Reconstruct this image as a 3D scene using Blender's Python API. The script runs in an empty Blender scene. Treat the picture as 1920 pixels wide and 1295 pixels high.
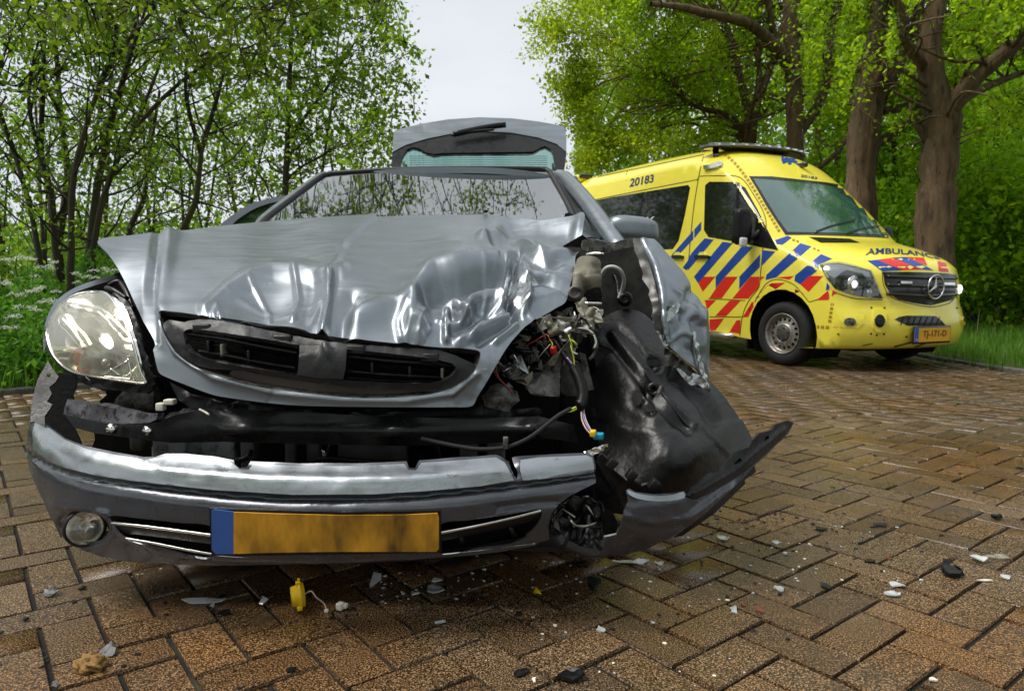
import bpy, bmesh, math, random
import numpy as np
from mathutils import Vector, Matrix
from mathutils.geometry import delaunay_2d_cdt
from mathutils.bvhtree import BVHTree

scene = bpy.context.scene
COL = scene.collection
R = random.Random(7)
RN = np.random.default_rng(7)
rad = math.radians

# ---------------------------------------------------------------- camera
F, H, HZ = 1330.0, 0.80, 545.0            # focal length in photo pixels, eye height, horizon row
PITCH = math.atan((647.5 - HZ) / F)
cd = bpy.data.cameras.new("camera")
cam = bpy.data.objects.new("camera", cd)
COL.objects.link(cam)
cam.location = (0, 0, H)
cam.rotation_euler = (math.pi / 2 - PITCH, 0, 0)
cd.sensor_width = 36
cd.lens = F / 1920 * 36
cd.clip_start = 0.05
cd.clip_end = 900
cd.dof.use_dof = True
cd.dof.focus_distance = 1.9
cd.dof.aperture_fstop = 9.0
scene.camera = cam

# ---------------------------------------------------------------- overcast sky + soft sun
SUN_EL, SUN_AZ = 58, 262                   # degrees; the sun stands behind the camera's left shoulder
w = bpy.data.worlds.new("World")
scene.world = w
w.use_nodes = True
n = w.node_tree.nodes
l = w.node_tree.links
n.clear()
sky = n.new("ShaderNodeTexSky")
sky.sky_type = 'NISHITA'
sky.sun_disc = False
sky.sun_elevation = rad(SUN_EL)
sky.sun_rotation = rad(SUN_AZ)
sky.air_density = 1.0
sky.dust_density = 4.0
tc = n.new("ShaderNodeTexCoord")
nz = n.new("ShaderNodeTexNoise")
nz.inputs['Scale'].default_value = 2.2
nz.inputs['Detail'].default_value = 5
mp = n.new("ShaderNodeMapping")
mp.inputs['Scale'].default_value = (1, 1, 2.6)
l.new(tc.outputs['Generated'], mp.inputs['Vector'])
l.new(mp.outputs['Vector'], nz.inputs['Vector'])
cr = n.new("ShaderNodeValToRGB")
cr.color_ramp.elements[0].position = 0.3
cr.color_ramp.elements[1].position = 0.72
cr.color_ramp.elements[0].color = (5.3, 5.7, 6.1, 1)
cr.color_ramp.elements[1].color = (6.9, 7.2, 7.4, 1)
l.new(nz.outputs['Fac'], cr.inputs['Fac'])
mx = n.new("ShaderNodeMix")
mx.data_type = 'RGBA'
mx.inputs['Factor'].default_value = 0.93
l.new(sky.outputs['Color'], mx.inputs['A'])
l.new(cr.outputs['Color'], mx.inputs['B'])
bg = n.new("ShaderNodeBackground")
bg.inputs['Strength'].default_value = 0.05
l.new(mx.outputs['Result'], bg.inputs['Color'])
wo = n.new("ShaderNodeOutputWorld")
l.new(bg.outputs['Background'], wo.inputs['Surface'])

sl = bpy.data.lights.new("sun", 'SUN')
sl.energy = 1.5
sl.angle = rad(32)
sl.color = (1.0, 0.96, 0.90)
so = bpy.data.objects.new("sun", sl)
COL.objects.link(so)
_a, _e = rad(SUN_AZ), rad(SUN_EL)
sd = Vector((math.sin(_a) * math.cos(_e), math.cos(_a) * math.cos(_e), math.sin(_e)))
so.rotation_euler = sd.to_track_quat('Z', 'Y').to_euler()
so.location = sd * 30

vs = scene.view_settings
vs.view_transform = 'Standard'
vs.look = 'None'
vs.exposure = 1.42
vs.gamma = 1
vs.use_curve_mapping = False
scene.cycles.max_bounces = 8
scene.cycles.transparent_max_bounces = 16

# ---------------------------------------------------------------- geometry helpers
CAM = np.array([0, 0, H])
_c, _s = math.cos(PITCH), math.sin(PITCH)

def rays(U, V):
    """unit-depth directions from the eye through photo pixels"""
    x = (np.asarray(U, float) - 960) / F
    y = (647.5 - np.asarray(V, float)) / F
    return np.stack([x, _c + _s * y, -_s + _c * y], -1)

def PT(u, v, Y):
    r = rays(u, v)
    return CAM + r * (np.asarray(Y, float) / r[..., 1])[..., None]

def GP(u, v, z=0.0):
    r = rays(u, v)
    return CAM + r * ((z - H) / r[..., 2])[..., None]

def catmull(pts, step, closed):
    P = np.asarray(pts, float)
    n_ = len(P)
    out = []
    rng = range(n_ if closed else n_ - 1)
    for i in rng:
        if closed:
            a, b, c, d = P[(i - 1) % n_], P[i], P[(i + 1) % n_], P[(i + 2) % n_]
        else:
            a, b, c, d = P[max(i - 1, 0)], P[i], P[i + 1], P[min(i + 2, n_ - 1)]
        m = max(1, int(round(np.linalg.norm(c - b) / step)))
        for k in range(m):
            t = k / m
            # centripetal-ish: plain Catmull-Rom with tension .5, damped so corners do not overshoot
            m1, m2 = (c - a) * .5, (d - b) * .5
            lim = np.linalg.norm(c - b) * 1.0
            for mm in (m1, m2):
                q = np.linalg.norm(mm)
                if q > lim:
                    mm *= lim / q
            t2, t3 = t * t, t * t * t
            out.append((2*t3 - 3*t2 + 1) * b + (t3 - 2*t2 + t) * m1 + (-2*t3 + 3*t2) * c + (t3 - t2) * m2)
    if not closed:
        out.append(P[-1])
    return np.array(out)

def linear(pts, step, closed):
    P = np.asarray(pts, float)
    out = []
    n_ = len(P)
    for i in range(n_ if closed else n_ - 1):
        b, c = P[i], P[(i + 1) % n_]
        m = max(1, int(round(np.linalg.norm(c - b) / step)))
        for k in range(m):
            out.append(b + (c - b) * k / m)
    if not closed:
        out.append(P[-1])
    return np.array(out)

def inside(poly, Q):
    x, y = Q[:, 0], Q[:, 1]
    r = np.zeros(len(Q), bool)
    a = poly
    b = np.roll(poly, -1, 0)
    for (x1, y1), (x2, y2) in zip(a, b):
        if y1 == y2:
            continue
        c = ((y1 > y) != (y2 > y)) & (x < (x2 - x1) * (y - y1) / (y2 - y1) + x1)
        r ^= c
    return r

def segdist(pts, Q):
    """distance of points Q to an open polyline"""
    P = np.asarray(pts, float)
    d = np.full(len(Q), 1e9)
    for a, b in zip(P[:-1], P[1:]):
        ab = b - a
        t = np.clip(((Q - a) @ ab) / max(ab @ ab, 1e-12), 0, 1)
        d = np.minimum(d, np.linalg.norm(Q - a - t[:, None] * ab, axis=1))
    return d

def sidedist(pts, Q):
    """signed distance (positive on the left of the direction of travel, as seen with v downwards: above when going right)"""
    P = np.asarray(pts, float)
    best = np.full(len(Q), 1e9)
    sg = np.zeros(len(Q))
    for a, b in zip(P[:-1], P[1:]):
        ab = b - a
        t = np.clip(((Q - a) @ ab) / max(ab @ ab, 1e-12), 0, 1)
        dd = Q - a - t[:, None] * ab
        d = np.linalg.norm(dd, axis=1)
        s = np.sign(ab[1] * (Q[:, 0] - a[0]) - ab[0] * (Q[:, 1] - a[1]))
        m = d < best
        best = np.where(m, d, best)
        sg = np.where(m, s, sg)
    return best * sg

def cdt(outline, holes=(), step=8.0):
    """constrained triangulation of a plane outline with holes; returns points, triangles"""
    o = np.asarray(outline, float)
    loops = [o] + [np.asarray(h, float) for h in holes]
    lo, hi = o.min(0), o.max(0)
    xs = np.arange(lo[0], hi[0], step)
    ys = np.arange(lo[1], hi[1], step * .866)
    gx, gy = np.meshgrid(xs, ys)
    gx = gx + (np.arange(len(ys)) % 2)[:, None] * step * .5
    G_ = np.stack([gx.ravel(), gy.ravel()], 1)
    G_ = G_ + RN.uniform(-.08, .08, G_.shape) * step
    if len(G_):
        ok = inside(o, G_)
        for h in loops[1:]:
            ok &= ~inside(h, G_)
        G_ = G_[ok]
    if len(G_):
        d = np.full(len(G_), 1e9)
        for h in loops:
            d = np.minimum(d, segdist(np.vstack([h, h[:1]]), G_))
        G_ = G_[d > step * .45]
    pts = []
    eds = []
    for h in loops:
        k = len(pts)
        m = len(h)
        pts += [tuple(p) for p in h]
        eds += [(k + i, k + (i + 1) % m) for i in range(m)]
    pts += [tuple(p) for p in G_]
    r = delaunay_2d_cdt([Vector(p) for p in pts], eds, [], 0, 1e-7)
    V = np.array([(p[0], p[1]) for p in r[0]])
    T = np.array([f for f in r[2] if len(f) == 3], int)
    c = V[T].mean(1)
    ok = inside(o, c)
    for h in loops[1:]:
        ok &= ~inside(h, c)
    T = T[ok]
    a, b, c = V[T[:, 0]], V[T[:, 1]], V[T[:, 2]]
    ar = (b[:, 0]-a[:, 0]) * (c[:, 1]-a[:, 1]) - (b[:, 1]-a[:, 1]) * (c[:, 0]-a[:, 0])
    T[ar < 0] = T[ar < 0][:, ::-1]
    T = T[np.abs(ar) > 2e-3 * step * step]
    used = np.unique(T)
    mp_ = -np.ones(len(V), int)
    mp_[used] = np.arange(len(used))
    return V[used], mp_[T]

def vnormals(P, T):
    fn = np.cross(P[T[:, 1]] - P[T[:, 0]], P[T[:, 2]] - P[T[:, 0]])
    N = np.zeros_like(P)
    for k in range(3):
        np.add.at(N, T[:, k], fn)
    return N / np.maximum(np.linalg.norm(N, axis=1), 1e-12)[:, None]

ROOT = {}

def rootloc(o):
    while o is not None and o.parent is not None:
        o = o.parent
    return np.array(o.location) if o is not None else np.zeros(3)

def mesh_from(name, V, polys, smooth=True):
    """polys: an (n,k) int array or a list of index lists"""
    me = bpy.data.meshes.new(name)
    V = np.asarray(V, np.float32)
    if isinstance(polys, np.ndarray):
        n_, k = polys.shape
        me.vertices.add(len(V))
        me.vertices.foreach_set("co", V.ravel())
        me.loops.add(n_ * k)
        me.loops.foreach_set("vertex_index", polys.astype(np.int32).ravel())
        me.polygons.add(n_)
        me.polygons.foreach_set("loop_start", np.arange(0, n_ * k, k, dtype=np.int32))
        me.update(calc_edges=True)
    else:
        me.from_pydata([tuple(map(float, v)) for v in V], [], [tuple(map(int, p)) for p in polys])
        me.update()
    if smooth is True:
        me.polygons.foreach_set("use_smooth", np.ones(len(me.polygons), bool))
    elif smooth is not False:
        me.polygons.foreach_set("use_smooth", np.asarray(smooth, bool))
    return me

def obj(name, V, polys, mat, parent=None, smooth=True):
    """link ONE mesh object; V in world metres"""
    V = np.asarray(V, float)
    if parent is not None:
        V = V - rootloc(parent)
    me = mesh_from(name, V, polys, smooth)
    o = bpy.data.objects.new(name, me)
    COL.objects.link(o)
    if mat is not None:
        me.materials.append(mat)
    if parent is not None:
        o.parent = parent
    return o

def thing(name, label, cat, loc, group=None):
    o = bpy.data.objects.new(name, None)
    COL.objects.link(o)
    o.location = tuple(map(float, loc))
    o.empty_display_size = .1
    o['label'] = label
    o['category'] = cat
    if group:
        o['group'] = group
    return o

def tag(o, label, cat, group=None):
    o['label'] = label
    o['category'] = cat
    if group:
        o['group'] = group
    return o

def thicken(P, T, N, th, soft=.0):
    """closed panel from a triangulated skin: front, back (th behind it) and a rim"""
    n_ = len(P)
    B = P - N * th
    e = {}
    for a, b, c in T:
        for i, j in ((a, b), (b, c), (c, a)):
            e[(i, j)] = 1
    rim = [(i, j) for (i, j) in e if (j, i) not in e]
    V = [P, B]
    polys = [tuple(t) for t in T] + [(c + n_, b + n_, a + n_) for a, b, c in T]
    sm = [True] * len(polys)
    k = 2 * n_
    ids = sorted({i for ij in rim for i in ij})
    m = {v: k + q for q, v in enumerate(ids)}
    V += [P[ids], B[ids]]
    L = len(ids)
    for i, j in rim:
        polys.append((m[i], m[i] + L, m[j] + L, m[j]))
        sm.append(False)
    return np.vstack(V), polys, sm

def sheet(name, mat, parent, outline, depth, holes=(), step=8, thick=.004, soft=True, bumps=None, hsoft=True, flipcheck=True):
    """a curved, dented panel: outline in photo pixels, distance from the eye depth(u,v), bumps(u,v) metres along its normal"""
    f = catmull if soft else linear
    o = f(outline, step, True)
    hs = [(catmull if hsoft else linear)(h, step, True) for h in holes]
    Q, T = cdt(o, hs, step)
    P = PT(Q[:, 0], Q[:, 1], depth(Q[:, 0], Q[:, 1]))
    N = vnormals(P, T)
    if (N * (CAM - P)).sum() < 0:
        T = T[:, ::-1]
        N = -N
    if bumps is not None:
        P = P + N * bumps(Q)[:, None]
        N = vnormals(P, T)
    V, polys, sm = thicken(P, T, N, thick)
    return obj(name, V, polys, mat, parent, sm)

def tps(ctrl, reg=1e-3):
    C = np.asarray(ctrl, float)
    X = C[:, :2] / 100.0
    n_ = len(X)
    def U(r2):
        return np.where(r2 > 1e-12, r2 * np.log(np.maximum(r2, 1e-12)), 0)
    K = U(((X[:, None] - X[None]) ** 2).sum(-1)) + reg * np.eye(n_)
    Pm = np.hstack([np.ones((n_, 1)), X])
    A = np.zeros((n_ + 3, n_ + 3))
    A[:n_, :n_] = K
    A[:n_, n_:] = Pm
    A[n_:, :n_] = Pm.T
    s = np.linalg.solve(A, np.concatenate([C[:, 2], np.zeros(3)]))
    def f(u, v):
        q = np.stack([np.asarray(u, float), np.asarray(v, float)], -1) / 100.0
        sh = q.shape[:-1]
        q = q.reshape(-1, 2)
        k = U(((q[:, None] - X[None]) ** 2).sum(-1))
        return (k @ s[:n_] + s[n_] + q @ s[n_ + 1:]).reshape(sh)
    return f

def dents(lst):
    """('g',poly,width,amp) rounded ridge or valley; ('t',..) sharp fold; ('s',poly,width,amp,reach) one-sided step; ('b',(u,v),(ru,rv),amp[,deg]) bulge"""
    def f(Q):
        h = np.zeros(len(Q))
        for it in lst:
            k = it[0]
            if k == 'b':
                (cu, cv), (ru, rv), amp = it[1], it[2], it[3]
                an = rad(it[4]) if len(it) > 4 else 0
                du, dv = Q[:, 0] - cu, Q[:, 1] - cv
                a = (du * math.cos(an) + dv * math.sin(an)) / ru
                b = (-du * math.sin(an) + dv * math.cos(an)) / rv
                h += amp * np.exp(-(a * a + b * b))
            elif k == 'g':
                d = segdist(it[1], Q)
                h += it[3] * np.exp(-(d / it[2]) ** 2)
            elif k == 't':
                d = segdist(it[1], Q)
                h += it[3] * np.maximum(0, 1 - d / it[2])
            elif k == 's':
                sd_ = sidedist(it[1], Q)
                d = np.abs(sd_)
                h += it[3] * (1 / (1 + np.exp(-sd_ / it[2] * 2))) * np.exp(-(d / it[4]) ** 2)
        return h
    return f

def pnoise(Q, scale, seed=0):
    """cheap smooth noise in the plane, about -1..1"""
    r = np.random.default_rng(seed)
    h = np.zeros(len(Q))
    for k in range(7):
        a = r.uniform(0, math.tau)
        fr = r.uniform(.6, 1.7) / scale
        ph = r.uniform(0, math.tau)
        h += np.sin((Q[:, 0] * math.cos(a) + Q[:, 1] * math.sin(a)) * fr * math.tau + ph
                    + 1.5 * np.sin((Q[:, 0] * math.sin(a) - Q[:, 1] * math.cos(a)) * fr * 3.1 + ph * 2))
    return h / 3.5

def tube_data(pts, r, k=8, caps=True):
    P = np.asarray(pts, float)
    n_ = len(P)
    rr = np.broadcast_to(np.asarray(r, float), (n_,)) if np.ndim(r) else np.full(n_, float(r))
    Tn = np.gradient(P, axis=0)
    Tn /= np.maximum(np.linalg.norm(Tn, axis=1), 1e-12)[:, None]
    up = np.array([0, 0, 1.0]) if abs(Tn[0][2]) < .9 else np.array([1.0, 0, 0])
    A = np.zeros_like(P)
    a = np.cross(Tn[0], up)
    a /= np.linalg.norm(a)
    for i in range(n_):
        a = a - Tn[i] * (a @ Tn[i])
        a /= max(np.linalg.norm(a), 1e-9)
        A[i] = a
    B = np.cross(Tn, A)
    th = np.arange(k) / k * math.tau
    ring = A[:, None] * np.cos(th)[None, :, None] + B[:, None] * np.sin(th)[None, :, None]
    V = (P[:, None] + ring * rr[:, None, None]).reshape(-1, 3)
    i = np.arange(n_ - 1)[:, None] * k
    j = np.arange(k)[None]
    j2 = (j + 1) % k
    Q = np.stack([i + j, i + j2, i + k + j2, i + k + j], -1).reshape(-1, 4)
    return V, Q

def smooth_path(pts, n_=12):
    P = np.asarray(pts, float)
    L = np.linalg.norm(np.diff(P, axis=0), axis=1).sum()
    return catmull(P, max(L / n_, 1e-4), False)

def tube(name, pts, r, mat, parent=None, k=8, n_=14):
    p = smooth_path(pts, n_) if n_ else np.asarray(pts, float)
    V, Q = tube_data(p, r, k)
    polys = [tuple(q) for q in Q]
    polys.append(tuple(range(k))[::-1])
    polys.append(tuple(range(len(V) - k, len(V))))
    return obj(name, V, polys, mat, parent, [True] * len(Q) + [False] * 2)

class MB:
    """collects boxes, tubes and strips into ONE mesh"""
    def __init__(s):
        s.v = []
        s.f = []
        s.s = []
    def add(s, V, polys, smooth=True):
        k = len(s.v)
        s.v += [tuple(map(float, x)) for x in V]
        for p in polys:
            s.f.append(tuple(int(i) + k for i in p))
            s.s.append(smooth)
    def box(s, c, sz, M3=None, bev=.0):
        x, y, z = [q / 2 for q in sz]
        b = min(bev, x * .9, y * .9, z * .9)
        M3 = np.eye(3) if M3 is None else np.asarray(M3)
        if b <= 0:
            V = np.array([(a * x, e * y, g * z) for a in (-1, 1) for e in (-1, 1) for g in (-1, 1)])
            Fc = [(0, 1, 3, 2), (4, 6, 7, 5), (0, 4, 5, 1), (2, 3, 7, 6), (0, 2, 6, 4), (1, 5, 7, 3)]
        else:
            bm = bmesh.new()
            bmesh.ops.create_cube(bm, size=1)
            for q in bm.verts:
                q.co = Vector((q.co.x * 2 * x, q.co.y * 2 * y, q.co.z * 2 * z))
            bmesh.ops.bevel(bm, geom=bm.edges[:], offset=b, segments=2, affect='EDGES', profile=.6)
            bm.verts.index_update()
            V = np.array([q.co[:] for q in bm.verts])
            Fc = [[q.index for q in f.verts] for f in bm.faces]
            bm.free()
        s.add(V @ M3.T + np.asarray(c, float), Fc, bev > 0)
        return s
    def tube(s, pts, r, k=8, n_=10):
        p = smooth_path(pts, n_) if n_ else np.asarray(pts, float)
        V, Q = tube_data(p, r, k)
        o = len(s.v)
        s.add(V, Q)
        s.f += [tuple(range(o, o + k))[::-1], tuple(range(o + len(V) - k, o + len(V)))]
        s.s += [False, False]
        return s
    def lathe(s, c, axis, prof, k=32, a0=None):
        """prof: (distance along axis, radius)"""
        ax = np.asarray(axis, float)
        ax /= np.linalg.norm(ax)
        a = np.cross(ax, (0, 0, 1.0) if abs(ax[2]) < .9 else (1.0, 0, 0))
        a /= np.linalg.norm(a)
        b = np.cross(ax, a)
        th = np.arange(k) / k * math.tau
        ring = a[None] * np.cos(th)[:, None] + b[None] * np.sin(th)[:, None]
        V = np.vstack([np.asarray(c) + ax * d + ring * r for d, r in prof])
        m = len(prof)
        Q = [(i * k + j, i * k + (j + 1) % k, (i + 1) * k + (j + 1) % k, (i + 1) * k + j) for i in range(m - 1) for j in range(k)]
        s.add(V, Q)
        return s
    def build(s, name, mat, parent=None):
        return obj(name, np.array(s.v), s.f, mat, parent, s.s)

def frame3(d, up=(0, 0, 1)):
    """3x3 with columns x (side), y (=d), z"""
    d = np.asarray(d, float)
    d = d / np.linalg.norm(d)
    x = np.cross(d, up)
    x /= np.linalg.norm(x)
    z = np.cross(x, d)
    return np.stack([x, d, z], 1)

# ---------------------------------------------------------------- materials
def mat(name, col, rough=.5, metal=0.0, var=.15, vscale=6.0, bump=0.0, bscale=60.0, coat=0.0, coat_rough=.05,
        dirt=None, rvar=0.0, rscale=12.0, spec=.5, stretch=None, island=0.0, trans=0.0, ior=1.45, alpha=1.0, coords='Object', droplets=0.0):
    m = bpy.data.materials.new(name)
    m.use_nodes = True
    nt = m.node_tree
    N, L = nt.nodes, nt.links
    b = N['Principled BSDF']
    b.inputs['Roughness'].default_value = rough
    b.inputs['Metallic'].default_value = metal
    b.inputs['Specular IOR Level'].default_value = spec
    b.inputs['IOR'].default_value = ior
    b.inputs['Coat Weight'].default_value = coat
    b.inputs['Coat Roughness'].default_value = coat_rough
    b.inputs['Transmission Weight'].default_value = trans
    b.inputs['Alpha'].default_value = alpha
    t = N.new("ShaderNodeTexCoord")
    vec = t.outputs[coords]
    if stretch is not None:
        mpn = N.new("ShaderNodeMapping")
        mpn.inputs['Scale'].default_value = stretch
        L.new(vec, mpn.inputs['Vector'])
        vec = mpn.outputs['Vector']
    def noise(sc, det=4, rough_=.6):
        q = N.new("ShaderNodeTexNoise")
        q.inputs['Scale'].default_value = sc
        q.inputs['Detail'].default_value = det
        q.inputs['Roughness'].default_value = rough_
        L.new(vec, q.inputs['Vector'])
        return q.outputs['Fac']
    def ramp(fac, p0, p1, c0, c1):
        q = N.new("ShaderNodeValToRGB")
        q.color_ramp.elements[0].position = p0
        q.color_ramp.elements[1].position = p1
        q.color_ramp.elements[0].color = (*c0, 1)
        q.color_ramp.elements[1].color = (*c1, 1)
        L.new(fac, q.inputs['Fac'])
        return q.outputs['Color']
    c0 = tuple(max(0, x * (1 - var)) for x in col)
    c1 = tuple(min(1, x * (1 + var)) for x in col)
    out = ramp(noise(vscale), .3, .7, c0, c1)
    if island:
        g = N.new("ShaderNodeNewGeometry")
        oi = N.new("ShaderNodeObjectInfo")
        ad = N.new("ShaderNodeMath")
        ad.operation = 'ADD'
        L.new(g.outputs['Random Per Island'], ad.inputs[0])
        L.new(oi.outputs['Random'], ad.inputs[1])
        fr = N.new("ShaderNodeMath")
        fr.operation = 'FRACT'
        L.new(ad.outputs[0], fr.inputs[0])
        mr = N.new("ShaderNodeMapRange")
        mr.inputs['To Min'].default_value = 1 - island
        mr.inputs['To Max'].default_value = 1 + island
        L.new(fr.outputs[0], mr.inputs['Value'])
        mm = N.new("ShaderNodeMix")
        mm.data_type = 'RGBA'
        mm.blend_type = 'MULTIPLY'
        mm.inputs['Factor'].default_value = 1
        L.new(out, mm.inputs['A'])
        L.new(mr.outputs['Result'], mm.inputs['B'])
        out = mm.outputs['Result']
    if dirt:
        for dcol, dsc, lo, hi in (dirt if isinstance(dirt, list) else [dirt]):
            fac = ramp(noise(dsc, 6, .7), lo, hi, (0, 0, 0), (1, 1, 1))
            mm = N.new("ShaderNodeMix")
            mm.data_type = 'RGBA'
            L.new(fac, mm.inputs['Factor'])
            L.new(out, mm.inputs['A'])
            mm.inputs['B'].default_value = (*dcol, 1)
            out = mm.outputs['Result']
    L.new(out, b.inputs['Base Color'])
    if rvar:
        q = N.new("ShaderNodeMapRange")
        q.inputs['From Min'].default_value = .3
        q.inputs['From Max'].default_value = .7
        q.inputs['To Min'].default_value = max(.02, rough - rvar)
        q.inputs['To Max'].default_value = min(1, rough + rvar)
        L.new(noise(rscale, 5), q.inputs['Value'])
        L.new(q.outputs['Result'], b.inputs['Roughness'])
    nrm = None
    if bump:
        q = N.new("ShaderNodeBump")
        q.inputs['Strength'].default_value = bump
        q.inputs['Distance'].default_value = .01
        L.new(noise(bscale, 6, .65), q.inputs['Height'])
        nrm = q
    if droplets:
        vo = N.new("ShaderNodeTexVoronoi")
        vo.inputs['Scale'].default_value = 190
        L.new(t.outputs[coords], vo.inputs['Vector'])
        hr = N.new("ShaderNodeMapRange")
        hr.inputs['From Min'].default_value = 0
        hr.inputs['From Max'].default_value = .33
        hr.inputs['To Min'].default_value = 1
        hr.inputs['To Max'].default_value = 0
        L.new(vo.outputs['Distance'], hr.inputs['Value'])
        q = N.new("ShaderNodeBump")
        q.inputs['Strength'].default_value = droplets
        q.inputs['Distance'].default_value = .004
        L.new(hr.outputs['Result'], q.inputs['Height'])
        if nrm:
            L.new(nrm.outputs['Normal'], q.inputs['Normal'])
        nrm = q
    if nrm:
        L.new(nrm.outputs['Normal'], b.inputs['Normal'])
    return m

def leafmat(name, c0, c1, transl=.45):
    m = bpy.data.materials.new(name)
    m.use_nodes = True
    N, L = m.node_tree.nodes, m.node_tree.links
    N.clear()
    g = N.new("ShaderNodeNewGeometry")
    r = N.new("ShaderNodeValToRGB")
    r.color_ramp.elements[0].color = (*c0, 1)
    r.color_ramp.elements[1].color = (*c1, 1)
    L.new(g.outputs['Random Per Island'], r.inputs['Fac'])
    p = N.new("ShaderNodeBsdfPrincipled")
    p.inputs['Roughness'].default_value = .55
    p.inputs['Specular IOR Level'].default_value = .2
    L.new(r.outputs['Color'], p.inputs['Base Color'])
    tr = N.new("ShaderNodeBsdfTranslucent")
    hs = N.new("ShaderNodeHueSaturation")
    hs.inputs['Hue'].default_value = .485
    hs.inputs['Value'].default_value = 1.7
    L.new(r.outputs['Color'], hs.inputs['Color'])
    L.new(hs.outputs['Color'], tr.inputs['Color'])
    mxs = N.new("ShaderNodeMixShader")
    mxs.inputs['Fac'].default_value = transl
    L.new(p.outputs[0], mxs.inputs[1])
    L.new(tr.outputs[0], mxs.inputs[2])
    o = N.new("ShaderNodeOutputMaterial")
    L.new(mxs.outputs[0], o.inputs['Surface'])
    return m

def glassmat(name, tint, see=.5, ior=2.0, rough=.03, bump=.0, bscale=30, floor_=.1, stretch=(1, 1, 1), haze=.15, hazecol=.05):
    """coated pane: clear tinted body, mirror share growing towards grazing"""
    m = bpy.data.materials.new(name)
    m.use_nodes = True
    N, L = m.node_tree.nodes, m.node_tree.links
    N.clear()
    tr = N.new("ShaderNodeBsdfTransparent")
    tr.inputs['Color'].default_value = (*[x * see for x in tint], 1)
    df = N.new("ShaderNodeBsdfDiffuse")
    df.inputs['Color'].default_value = (*[x * hazecol for x in tint], 1)
    m1 = N.new("ShaderNodeMixShader")
    m1.inputs['Fac'].default_value = haze
    L.new(tr.outputs[0], m1.inputs[1])
    L.new(df.outputs[0], m1.inputs[2])
    gl = N.new("ShaderNodeBsdfGlossy")
    gl.inputs['Roughness'].default_value = rough
    fr = N.new("ShaderNodeFresnel")
    fr.inputs['IOR'].default_value = ior
    ad = N.new("ShaderNodeMath")
    ad.operation = 'ADD'
    ad.use_clamp = True
    ad.inputs[1].default_value = floor_
    L.new(fr.outputs[0], ad.inputs[0])
    gq = N.new("ShaderNodeNewGeometry")
    iv = N.new("ShaderNodeMath")
    iv.operation = 'SUBTRACT'
    iv.inputs[0].default_value = 1
    L.new(gq.outputs['Backfacing'], iv.inputs[1])
    mu = N.new("ShaderNodeMath")
    mu.operation = 'MULTIPLY'
    L.new(ad.outputs[0], mu.inputs[0])
    L.new(iv.outputs[0], mu.inputs[1])
    m2 = N.new("ShaderNodeMixShader")
    L.new(mu.outputs[0], m2.inputs['Fac'])
    L.new(m1.outputs[0], m2.inputs[1])
    L.new(gl.outputs[0], m2.inputs[2])
    if bump:
        t = N.new("ShaderNodeTexCoord")
        mpn = N.new("ShaderNodeMapping")
        mpn.inputs['Scale'].default_value = stretch
        L.new(t.outputs['Object'], mpn.inputs['Vector'])
        q = N.new("ShaderNodeTexNoise")
        q.inputs['Scale'].default_value = bscale
        q.inputs['Detail'].default_value = 5
        L.new(mpn.outputs[0], q.inputs['Vector'])
        bp = N.new("ShaderNodeBump")
        bp.inputs['Strength'].default_value = bump
        bp.inputs['Distance'].default_value = .01
        L.new(q.outputs['Fac'], bp.inputs['Height'])
        L.new(bp.outputs[0], gl.inputs['Normal'])
    o = N.new("ShaderNodeOutputMaterial")
    L.new(m2.outputs[0], o.inputs['Surface'])
    return m

MT = {}
MT['paint'] = mat('silver_blue_paint', (.225, .252, .278), .37, .76, var=.07, vscale=5, rvar=.07, rscale=10, coat=.28, coat_rough=.14,
                  stretch=(.5, 3.0, 6), dirt=[((.46, .50, .54), 26, .66, .70), ((.15, .14, .12), 60, .66, .78)], droplets=.03)
MT['paint_low'] = mat('shaded_bumper_paint', (.075, .080, .092), .30, .65, var=.1, vscale=8, rvar=.1, rscale=18, coat=.4, coat_rough=.12,
                      dirt=[((.10, .085, .07), 60, .60, .72), ((.25, .22, .18), 140, .66, .72)], droplets=.04)  # darker copy of the silver paint: ground-facing shade put into the colour
MT['scraped'] = mat('bare_bent_metal', (.52, .54, .56), .28, .95, var=.25, vscale=18, rvar=.15, rscale=30, dirt=[((.12, .10, .07), 25, .55, .7)], bump=.15, bscale=50)
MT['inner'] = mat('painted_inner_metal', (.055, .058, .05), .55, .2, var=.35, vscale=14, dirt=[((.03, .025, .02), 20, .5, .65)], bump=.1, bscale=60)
MT['grime'] = mat('grimy_grey_metal', (.15, .147, .135), .5, .55, var=.4, vscale=22, dirt=[((.03, .025, .02), 30, .48, .62), ((.34, .33, .30), 70, .62, .68)], bump=.3, bscale=60, rvar=.2)
MT['black'] = mat('black_plastic', (.008, .008, .0085), .34, 0, var=.3, vscale=14, rvar=.14, rscale=20, dirt=[((.045, .04, .032), 60, .64, .78)], bump=.12, bscale=90, spec=.35)
MT['liner'] = mat('muddy_black_liner', (.0065, .006, .006), .36, 0, var=.3, vscale=8, rvar=.06, rscale=9, dirt=[((.016, .013, .010), 30, .58, .76)], bump=.26, bscale=60, spec=.5)
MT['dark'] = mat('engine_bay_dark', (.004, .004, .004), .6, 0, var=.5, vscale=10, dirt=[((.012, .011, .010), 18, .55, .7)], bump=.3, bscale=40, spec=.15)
MT['steel'] = mat('black_painted_steel', (.016, .016, .0175), .3, .2, var=.3, vscale=12, rvar=.15, dirt=[((.05, .045, .05), 40, .62, .74)], bump=.1, bscale=50, spec=.35)
MT['chrome'] = mat('chrome', (.75, .74, .70), .16, 1, var=.12, vscale=20, rvar=.08)
MT['reflector'] = mat('lamp_reflector', (.78, .77, .72), .14, 1, var=.1, vscale=12, rvar=.08, bump=.06, bscale=30)
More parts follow.
